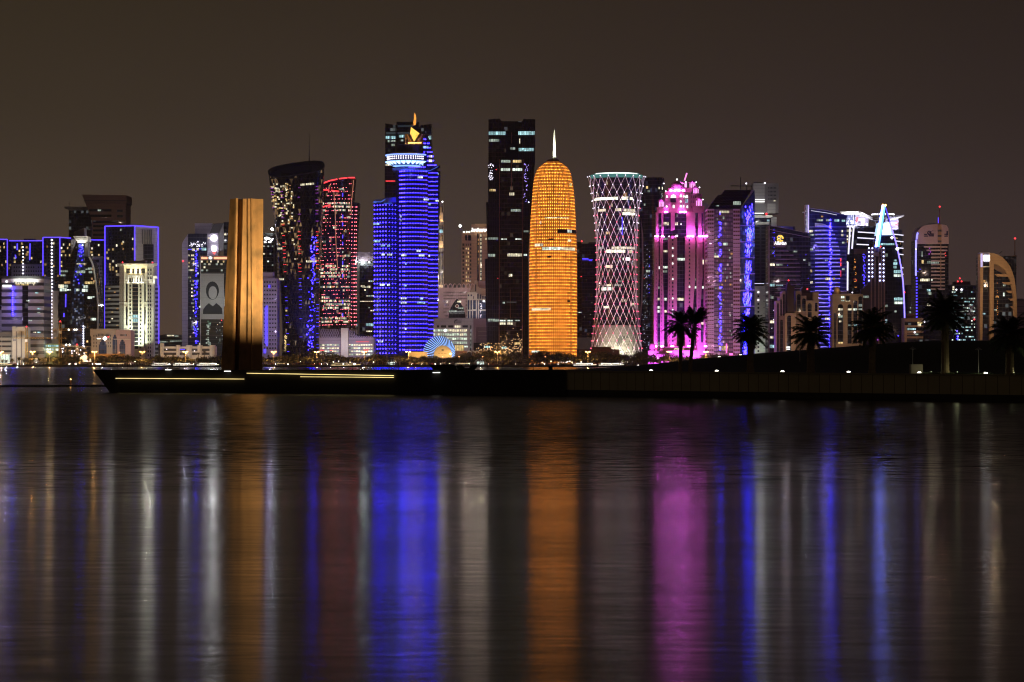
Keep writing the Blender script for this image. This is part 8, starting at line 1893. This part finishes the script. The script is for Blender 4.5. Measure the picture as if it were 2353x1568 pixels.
# ---------------------------------------------------------------- foreground palms
M_TRUNK = wall("palm_trunk_bark", (.22, .16, .10), .9, .8, 4)
M_FROND = wall("palm_leaf", (.040, .055, .022), .7, .5, 3)
def frond_faces(b, base, az, el, L, droop, rr, lw=.55, n=24):
    """one feather leaf: curved midrib with leaflets on both sides"""
    d = Vector((math.cos(az), math.sin(az), 0)); side = Vector((-math.sin(az), math.cos(az), 0)); up = Vector((0, 0, 1))
    pts = []; p = Vector(base); e_ = el
    for i in range(n + 1):
        pts.append(p.copy()); st_ = L / n; p = p + (d * math.cos(e_) + up * math.sin(e_)) * st_; e_ -= droop / n * (.5 + 1.1 * i / n)
    for i in range(n):
        a, c = pts[i], pts[i + 1]; f = i / n; w = .028 * (1 - f) + .008
        b.face([a - side * w, a + side * w, c + side * w, c - side * w])
        if f < .12: continue
        ll = lw * (.55 + 1.6 * f * (1 - f) * 1.6) * (1 if f < .85 else (1 - f) * 5 + .25); t_ = (c - a).normalized(); nrm = side.cross(t_).normalized()
        for sg in (-1, 1):
            for q in (0, .5):
                m_ = a + (c - a) * q; tip = m_ + (side * sg * .80 + t_ * .62 + nrm * rr.uniform(-.1, .45) - up * .10).normalized() * ll * rr.uniform(.8, 1.1)
                wv = t_ * .045
                b.face([m_ - wv, m_ + wv, tip])
def big_palm(label, u, H, hub_u, hub_v, rad, seed, r0=.36, r1=.24, nf=64, lean=False, off=.9, skirt=True):
    D = dq2(u) + off; t = T("palm_tree", label, "palm tree", u, D, "palms on the mound behind the quay", z0=ztop(min(u, 2400)) - .05)
    rr = random.Random(seed)
    hub = Vector(t.p(hub_u, hub_v, 0)); L = rad * D / F
    b = MB(); n = 26; rings = []
    for i in range(n + 1):
        f = i / n; c = Vector((hub.x * f ** 1.35, 0, hub.z * f)); r_ = (r0 + (r1 - r0) * f) * (1 + .05 * (i % 2)) * (1.12 if f > .86 else 1) * (1.15 if f < .05 else 1)
        rings.append([(c.x + r_ * math.cos(2 * math.pi * k / 12), r_ * math.sin(2 * math.pi * k / 12), c.z) for k in range(12)])
    b.loft(rings)
    for i in range(60):        # stubs of cut leaves
        f = rr.uniform(.5, 1); a = rr.uniform(0, 6.28); c = Vector((hub.x * f ** 1.35, 0, hub.z * f)); r_ = r0 + (r1 - r0) * f
        p = c + Vector((math.cos(a), math.sin(a), 0)) * r_; q = p + Vector((math.cos(a) * .14, math.sin(a) * .14, .16)); b.tube(p, q, .05, 4, .02)
    t.add(b, "trunk", M_TRUNK)
    b = MB()
    for i in range(nf):
        f = (i + .5) / nf; az = i * 2.39996 + rr.uniform(-.2, .2)
        if lean: el = rr.uniform(.75, 1.35); az = rr.uniform(-.9, .9) if rr.random() < .8 else az; dr = .5
        else: el = math.radians(78 - 108 * f ** .85 + rr.uniform(-9, 9)); dr = rr.uniform(.75, 1.35) * (1.0 if f < .7 else .55)
        frond_faces(b, hub + Vector((0, 0, .1 * (1 - f) - .25 * f)), az, el, L * rr.uniform(.88, 1.12), dr, rr)
    t.add(b, "crown", M_FROND)
    return t
big_palm("slim straight palm with flat spreading crown in front of the pink tower", 1563, 0, 1566, 745, 47, 1, .22, .19, 54, off=1.4)
big_palm("slim leaning palm with narrow upswept fronds beside the straight palm at the pink tower", 1586, 0, 1596, 746, 45, 2, .22, .17, 26, lean=True, off=2.0)
big_palm("stout palm with drooping crown in front of the purple tower's blue side", 1724, 0, 1724, 758, 47, 3, .37, .33, 70)
big_palm("stout palm with ragged crown in front of the stepped brown arch block", 1863, 0, 1863, 764, 52, 4, .42, .36, 70)
big_palm("palm with broad bushy crown in front of the twin arch block", 2004, 0, 2005, 752, 56, 5, .36, .30, 74)
big_palm("tallest palm with full ragged crown in front of the teal window office", 2172, 0, 2172, 722, 62, 6, .40, .34, 80)
big_palm("palm at the frame edge in front of the sickle tower", 2320, 0, 2321, 768, 58, 7, .42, .36, 72)

# ---------------------------------------------------------------- trees, palms and lamps along the far promenade
M_TREE = wall("tree_leaves", (.036, .036, .014), .8, .8, .6)
M_BARK = wall("tree_bark", (.10, .07, .045), .9)
M_PALMFAR = wall("far_palm_leaves", (.060, .065, .025), .8, .6, .8)
def far_palm_meshes(seed, H, R):
    rr = random.Random(seed); b = MB()
    b.loft([[((.34 - .12 * f) * math.cos(2 * math.pi * k / 7), (.34 - .12 * f) * math.sin(2 * math.pi * k / 7), H * f) for k in range(7)] for f in (0, .3, .7, 1)])
    tm = b.mesh("far_palm_trunk", M_BARK); b = MB()
    for i in range(34):
        az = i * 2.4 + rr.uniform(-.2, .2); el = math.radians(75 - 100 * (i / 34) + rr.uniform(-8, 8)); d = Vector((math.cos(az), math.sin(az), 0)); sd = Vector((-math.sin(az), math.cos(az), 0)); p = Vector((0, 0, H)); n = 6
        for k in range(n):
            q = p + (d * math.cos(el) + Vector((0, 0, 1)) * math.sin(el)) * R / n; el -= .24
            w0, w1 = R * .13 * (1 - k / n) + .08, R * .13 * (1 - (k + 1) / n) + .04
            b.face([p - sd * w0 - Vector((0, 0, w0 * .6)), p, q, q - sd * w1 - Vector((0, 0, w1 * .6))]); b.face([p, p + sd * w0 - Vector((0, 0, w0 * .6)), q + sd * w1 - Vector((0, 0, w1 * .6)), q]); p = q
    return tm, b.mesh("far_palm_crown", M_PALMFAR)
def far_tree_meshes(seed, H, R):
    rr = random.Random(seed); b = MB(); b.tube((0, 0, 0), (.1, 0, H * .45), .32, 6, .2)
    for i in range(6): a = i * 1.05 + rr.random(); b.tube((.1, 0, H * .38), (R * .55 * math.cos(a), R * .55 * math.sin(a), H * rr.uniform(.55, .8)), .16, 4, .05)
    tm = b.mesh("far_tree_trunk", M_BARK); b = MB(); cl = [(rr.gauss(0, R * .42), rr.gauss(0, R * .42), H * rr.uniform(.45, .86), R * rr.uniform(.26, .46)) for _ in range(15)]
    for cx_, cy_, cz_, r_ in cl:
        for _ in range(70):
            v = Vector((rr.gauss(0, 1), rr.gauss(0, 1), rr.gauss(0, .8))).normalized() * r_ * rr.uniform(.55, 1.08); c = Vector((cx_, cy_, cz_)) + v; s_ = rr.uniform(.22, .5)
            a = Vector((rr.uniform(-1, 1), rr.uniform(-1, 1), rr.uniform(-1, 1))).normalized(); e_ = a.orthogonal().normalized() * s_; g_ = a.cross(e_) * 1.0
            b.face([c - e_, c + g_ * .6, c + e_, c - g_ * .6])
    return tm, b.mesh("far_tree_crown", M_TREE)
PALMS = [far_palm_meshes(40 + i, h, r_) for i, (h, r_) in enumerate(((4.2, 3.2), (5.2, 3.4), (3.2, 3.0), (9.5, 2.3), (11.5, 2.3)))]
TREES = [far_tree_meshes(60 + i, h, r_) for i, (h, r_) in enumerate(((6.5, 4.2), (7.6, 5.2), (5.2, 4.0), (9.0, 5.8)))]
def put(kind, name, label, cat, group, u, D, sc_, rz):
    e_ = bpy.data.objects.new(name, None); e_.location = (X(u, D), D, GZ); e_.rotation_euler = (0, 0, rz); e_.scale = (sc_,) * 3; COL.objects.link(e_); tag(e_, label, cat, group)
    for nm, me in zip(("trunk", "crown"), kind): o = bpy.data.objects.new(nm, me); o.parent = e_; COL.objects.link(o)
rt = random.Random(99)
def inlist(u, spans): return any(a < u < c for a, c in spans)
u = -6.0
while u < 1700:            # one line of short date palms nearest the water, gaps at the pavilion
    u += rt.uniform(8, 17)
    if 508 < u < 604 or inlist(u, [(884, 890), (1500, 1500)]): continue
    k = rt.choice((0, 0, 1, 2)); put(PALMS[k], "date_palm", "short date palm in the lamp-lit line along the far promenade", "palm tree", "short date palms along the far promenade", u, SH + rt.uniform(5, 11), rt.uniform(.8, 1.12), rt.uniform(0, 6))
u = 58.0
while u < 1660:
    u += rt.uniform(6, 13)
    if 510 < u < 602: continue
    if rt.random() < .15 and u < 760: continue
    k = rt.choice((0, 1, 2, 2, 3 if u > 1040 else 0)); put(TREES[k], "shade_tree", "round dark shade tree behind the date palms of the far promenade", "tree", "shade trees behind the far promenade", u, SH + rt.uniform(36, 48), rt.uniform(.95, 1.4), rt.uniform(0, 6))
for u in (85, 132, 152, 160, 172, 172.6, 196, 293, 381, 399, 423, 456, 470, 557 + 60, 686, 690, 712, 720, 727, 742, 860 - 20, 868, 906, 1240, 1330):
    put(PALMS[3 if int(u) % 2 else 4], "fan_palm", "tall thin fan palm rising above the promenade trees", "palm tree", "tall fan palms behind the far promenade", u, SH + rt.uniform(36, 44), rt.uniform(.85, 1.08), rt.uniform(0, 6))
for u, s_ in ((744, 1.3), (754, 1.5), (766, 1.2), (778, 1.1), (1058, 1.2), (1070, 1.3), (1106, 1.3), (1118, 1.5), (1130, 1.3), (1228, 1.5), (1240, 1.6), (1255, 1.4), (1262, 1.5), (1288, 1.4), (1300, 1.3), (1318, 1.2), (1388, 1.5), (1402, 1.3), (1440, 1.3), (1456, 1.2), (1470, 1.3), (1484, 1.3)):
    put(TREES[1 if int(u) % 2 else 3], "shade_tree", "tall dark shade tree standing close before the buildings' feet", "tree", "tall shade trees before the towers", u, SH + 50 + rt.uniform(0, 4), s_ * .9, rt.uniform(0, 6))
M_HEDGE = wall("hedge_leaves", (.030, .034, .014), .9, .8, 1.0)
b = MB(); rr = random.Random(8)
for i in range(3400):
    u = rr.uniform(-20, 1500); D = SH + rr.uniform(4.5, 6.5); h = .5 + 1.1 * (.5 + .5 * math.sin(u * .13) * math.sin(u * .041)); c = Vector((X(u, D), D, GZ + rr.random() * h)); s_ = rr.uniform(.25, .6)
    a = Vector((rr.uniform(-1, 1), rr.uniform(-1, 1), rr.uniform(-1, 1))).normalized(); e_ = a.orthogonal().normalized() * s_; g_ = a.cross(e_); b.face([c - e_, c + g_, c + e_, c - g_])
b.build("hedge_foliage", M_HEDGE, kind="stuff")

M_LAMPPOLE = metal("galvanised_pole", (.45, .40, .34), .45, .3)
pb = MB(); pb.tube((0, 0, 0), (0, 0, 11.2), .17, 8, .10); LP_POLE = pb.mesh("street_lamp_pole", M_LAMPPOLE)
pb = MB(); pb.path([(-1.5, 0, 12.1), (-.6, 0, 11.9), (0, 0, 11.1), (.6, 0, 11.9), (1.5, 0, 12.1)], .09, 5); LP_ARM = pb.mesh("street_lamp_arm", M_LAMPPOLE)
pb = MB(); pb.lathe([(.04, -.42), (.75, -.2), (.88, .05), (.55, .4), (.04, .5)], n=12); LP_HEAD = pb.mesh("street_lamp_head", E_SODIUM)
SL = {2: "at the shore end beside the bright pavilion", 75: "in front of the striped office", 114: "in front of the lit office", 217: "in front of the crenellated block", 327: "at the foot of the cream hotel", 426: "before the terraced villa", 629: "just beside the steel tower", 728: "at the foot of the twisted tower", 837: "before the lattice podium", 938: "at the foot of the blue dotted tower", 1143: "before the faceted dark tower", 1351: "between golden tower and lattice tower", 1538: "before the pink tower's small dome", 1622: "before the pink tower's far podium end"}
for u, w in SL.items():
    D = SH + 12.6
    t = T("street_lamp", "double headed orange street lamp " + w, "street lamp", u, D, "street lamps along the far promenade")
    for nm, me, loc in (("pole", LP_POLE, (0, 0, 0)), ("arm", LP_ARM, (0, 0, 0)), ("lamp_head", LP_HEAD, (-1.7, 0, 12.0)), ("lamp_head", LP_HEAD, (1.7, 0, 12.0))):
        o = bpy.data.objects.new(nm, me); o.location = loc; o.parent = t.o; COL.objects.link(o)
    li = bpy.data.lights.new("lamp_or_fill_light", 'POINT'); li.energy = 34000; li.color = (1, .48, .12); li.shadow_soft_size = .6
    o = bpy.data.objects.new("lamp_or_fill_light", li); o.location = (0, -1.4, 11.6); o.parent = t.o; COL.objects.link(o)
# small path lamps and bollards
def path_lamp(u, h, mat, label, D=None, size=.5):
    t = T("path_lamp", label, "lamp", u, D or SH + 4.6, "white path lamps along the shore"); b = MB(); b.tube((0, 0, 0), (0, 0, h), .07, 5); t.add(b, "pole", M_LAMPPOLE)
    b = MB(); b.lathe([(.03, h - size * .6), (size, h), (.03, h + size * .6)], n=8); t.add(b, "lamp_head", mat)
PLAMP = "small lamp on a low pole along the far shore path"
for u in (83, 310, 690, 766, 778, 804, 858, 1246, 1266, 1283, 1289, 1294, 1301, 1304, 1309, 1314, 1335): path_lamp(u + .3, rt.uniform(2.2, 3.6), rt.choice((E_WHITE, E_WHITE, glow("sun_lamp", (1, .78, .45), 5))), PLAMP, size=rt.uniform(.4, .75))
for u in (1017, 1055, 1112 - 3, 1253): path_lamp(u, 7.5, glow("red_orange_lamp", (1, .3, .1), 6), "reddish lamp on a pole among the promenade trees", SH + 8, .6)
# small pavilions
def dome_shelter(u, label, w):
    t = T("shelter", label, "shelter", u, SH + 9); b = MB(); R = w
    for i in range(7):
        a = math.pi * i / 6; b.path([(R * math.cos(a) * math.cos(q), R * .5 * math.sin(a) - 0, R * .9 * math.sin(q)) for q in [math.pi / 2 * k / 6 for k in range(7)]], .14, 4)
    b.path([(R * math.cos(q), 0, R * .9 * math.sin(q)) for q in [math.pi * k / 14 for k in range(15)]], .2, 4); t.add(b, "rib_frame", M_WHITEP)
    b = MB(); b.box(-R * .55, R * .55, .5, 1.2, 0, R * .5); t.add(b, "lit_kiosk", L_WHITE); t.bulb((u, 834, -2), .6, 3, (1, .95, .85))
dome_shelter(900, "white ribbed dome shelter lit from inside before the blue dotted tower", 5.2)
dome_shelter(1104, "white arched shelter lit from inside before the faceted dark tower", 6.0)
t = T("kiosk", "bright white advertising kiosk among the trees before the crenellated block", "kiosk", 136, SH + 9); 
t.rect("panel", M_WHITEP, 55, 64 + 43, 823.6, 833, 0, 1); t.bulb((80, 828, -3), .5, 4, (1, .95, .9))
t = T("white_tent", "white tent roof shining behind the palms beside the white crane", "tent", 203, SH + 28)
t.ext("tent_roof", M_WHITEP, [(183, 832), (184, 822), (194, 815), (200, 821), (209, 826), (209, 832)], 0, 6); t.bulb((196, 825, -5), .7, 6, (1, .98, .95))
t = T("low_wall", "long low terracotta wall glowing under the street lamps before the crenellated block", "wall", 255, SH + 46); t.rect("panel", wall("ochre_wall", (.36, .24, .13)), 205, 286, 813.4, None, 0, 2)

# cars on the shore road, standing with their lamps on
CM = {}
def car_parts(col, name):
    m_ = metal("car_paint_" + name, col, .3, .2); b = MB()
    b.outline([(-2.2, .35), (2.2, .35), (2.25, .8), (1.9, .95), (1.3, 1.0), (.7, 1.45), (-1.1, 1.48), (-1.9, 1.0), (-2.2, .9)], -.85, .85); body = b.mesh("car_body", m_)
    b = MB(); b.outline([(1.15, 1.02), (.66, 1.40), (-1.05, 1.42), (-1.7, 1.02)], -.88, .88); gl = b.mesh("car_glass", P_WIN)
    b = MB(); b.lathe([(.02, -.12), (.33, -.12), (.33, .12), (.02, .12)], n=12); b.v = [(x, z, y) for x, y, z in b.v]; wh = b.mesh("car_wheel", M_BLACKP)
    b = MB(); b.box(-.12, .12, -.30, .30, -.16, .16); hl = b.mesh("car_headlight", glow("headlamp", (1, .97, .9), 45)); b = MB(); b.box(-.06, .06, -.2, .2, -.1, .1); tl = b.mesh("car_tail_lamp", E_RED)
    return body, gl, wh, hl, tl
CARS = [car_parts(c, n) for c, n in (((.6, .6, .6), "white"), ((.05, .05, .06), "black"), ((.3, .3, .32), "silver"), ((.3, .05, .04), "red"))]
CN = ("white", "black", "silver", "red")
for i, u in enumerate([22 + 13 * k for k in range(3)] + [158, 164.5, 172, 199, 205, 212, 219, 226, 233] + [262 + 16 * k for k in range(3)] + [356 + 13.5 * k for k in range(11)] + [612 + 15 * k for k in range(6)] + [718 + 13 * k for k in range(9)] + [952 + 22 * k for k in range(10)] + [1190 + 11 * k for k in range(22)]):
    k = rt.randrange(4); body, gl, wh, hl, tl = CARS[k]; D = SH + 14.6 + (i % 3) * 5.2; flip = rt.random() < .5
    e_ = bpy.data.objects.new("parked_car", None); e_.location = (X(u, D), D, GZ); e_.rotation_euler = (0, 0, (math.pi if flip else 0) + (-1.05 if 150 < u < 240 else rt.uniform(-.5, .1)) * (-1 if flip else 1)); COL.objects.link(e_)
    tag(e_, "small %s car with its lamps on, on the far shore road" % CN[k], "car", "%s cars on the far shore road" % CN[k])
    for nm, me, loc in (("body", body, (0, 0, 0)), ("glass", gl, (0, 0, 0)), ("wheel", wh, (1.35, -.78, .33)), ("wheel", wh, (-1.35, -.78, .33)), ("wheel", wh, (1.35, .78, .33)), ("wheel", wh, (-1.35, .78, .33)), ("headlight", hl, (2.2, -.5, .7)), ("headlight", hl, (2.2, .5, .7)), ("tail_lamp", tl, (-2.22, -.6, .75)), ("tail_lamp", tl, (-2.22, .6, .75))):
        o = bpy.data.objects.new(nm, me); o.location = loc; o.parent = e_; COL.objects.link(o)

# boats added off the shore; their lamp strings stand in for light trails
M_HULL = wall("dark_wood_hull", (.06, .035, .02), .5)
def added_boat(u0, u1, v, D, label, mat, rows=2):
    t = T("added_boat", label, "boat", (u0 + u1) / 2, D, z0=0.0); L = t.x(u1) - t.x(u0); h = L / 2
    b = MB(); rings = []
    for f, w, z in ((-1, .3, 1.9), (-.85, 1.6, 1.4), (-.4, 2.5, 1.1), (.2, 2.6, 1.1), (.75, 1.7, 1.5), (1.0, .15, 2.5)): rings.append([(f * h, -w, z), (f * h * .94, -w * .55, -.6), (f * h * .94, w * .55, -.6), (f * h, w, z)])
    b.loft(rings); t.add(b, "hull", M_HULL)
    b = MB(); b.box(-h * .62, h * .5, -2.0, 2.0, 3.2, 3.4)
    for i in range(9):
        for y in (-1.9, 1.9): x = -h * .6 + h * 1.08 * i / 8; b.tube((x, y, 1.0), (x, y, 3.2), .06, 4)
    t.add(b, "canopy", M_WHITEP); b = MB(); b.box(-h * .8, -h * .62, -1.5, 1.5, 1.2, 3.6); t.add(b, "cabin", W_WHITE)
    for k in range(rows):
        b = MB(); z = (3.55, 2.1, 2.9)[k]; b.path([(-h * (.64 + .2 * (k == 1)), -2.2 if k != 1 else -2.45, z - .2 * (k == 1)), (0, -2.25 if k != 1 else -2.75, z - .25), (h * (.52 + .3 * (k == 1)), -2.2 if k != 1 else -1.9, z + .15 * k)], .14, 5); t.add(b, "light_trail_string", mat)
    t.lamps("deck_lamp", mat, [], 1)
WS = glow("white_trail_glow", (1, .93, .76), 2.4, .4); YS = glow("yellow_trail_glow", (1, .74, .34), 2, .4)
added_boat(345, 398, 834, 2215, "added boat whose warm white lamps stand for light trails off the terraced villa", WS); added_boat(392, 452, 833, 2230, "long added boat whose white lamps stand for light trails, second from the steel tower", WS, 3); added_boat(448, 509, 834, 2205, "added boat whose white lamps stand for light trails right beside the steel tower", WS, 3)
added_boat(754, 836, 838, 2190, "long added boat whose yellowish lamps stand for light trails before the lattice podium", YS, 2); added_boat(632, 662, 838, 2200, "small dim added boat beside the steel tower", YS, 1)
added_boat(1312, 1376, 838, 2170, "added boat whose white lamps stand for light trails below the golden tower", WS, 3); added_boat(1368, 1440, 838, 2180, "added boat whose white lamps stand for light trails below the waisted lattice tower", WS, 3)
added_boat(-30, 34, 838, 2190, "added boat strung with yellow lamps at the shore end", YS, 2)
added_boat(236, 300, 838, 2230, "dim added boat before the crenellated block", YS, 1)
added_boat(1040, 1092, 838, 2200, "small dim added boat behind the faceted benches", YS, 1)

# floating boom with a marker buoy, left of the pier
DB = 3.9 * F / (889 - V0) 
t = T("floating_boom", "long dark floating boom of segments lying on the water left of the pier bow", "boom", 120, DB, z0=0)
b = MB()
for i in range(36): b.tube((t.x(-60 + 9.2 * i), 0, .10), (t.x(-60 + 9.2 * i + 8.4), 0, .10), .17, 8)
b.tube((t.x(-60), 0, .1), (t.x(268), 0, .1), .05, 5); t.add(b, "float_chain", M_BLACKP)
t = T("marker_buoy", "slim marker buoy with an orange lamp standing beyond the floating boom", "buoy", 162.5, DB + 3, z0=0)
b = MB(); b.lathe([(.3, -.3), (.3, .25), (.10, .4), (.08, t.z(873.6)), (.01, t.z(873))], n=10); t.add(b, "post", wall("buoy_ochre", (.25, .12, .03))); t.lamps("lamp", E_SODIUM, [(162.5, 872.2, 0)], .28)
li = bpy.data.lights.new("lamp_or_fill_light", 'POINT'); li.energy = 6; li.color = (1, .5, .15); li.shadow_soft_size = .1; o = bpy.data.objects.new("lamp_or_fill_light", li); o.location = (0, -.3, t.z(872)); o.parent = t.o; COL.objects.link(o)

# ---------------------------------------------------------------- thin night haze over the bay and the city
b = MB(); b.box(-2600, 2600, -80, 3400, -1.2, 330)
m, nt = new_mat("night_haze")
pv = nd(nt, "ShaderNodeVolumePrincipled"); pv.inputs["Color"].default_value = (.80, .80, .86, 1); pv.inputs["Density"].default_value = 3e-5; pv.inputs["Anisotropy"].default_value = .75
o = nd(nt, "ShaderNodeOutputMaterial"); nt.links.new(pv.outputs[0], o.inputs["Volume"])
b.build("haze", m, kind="stuff")
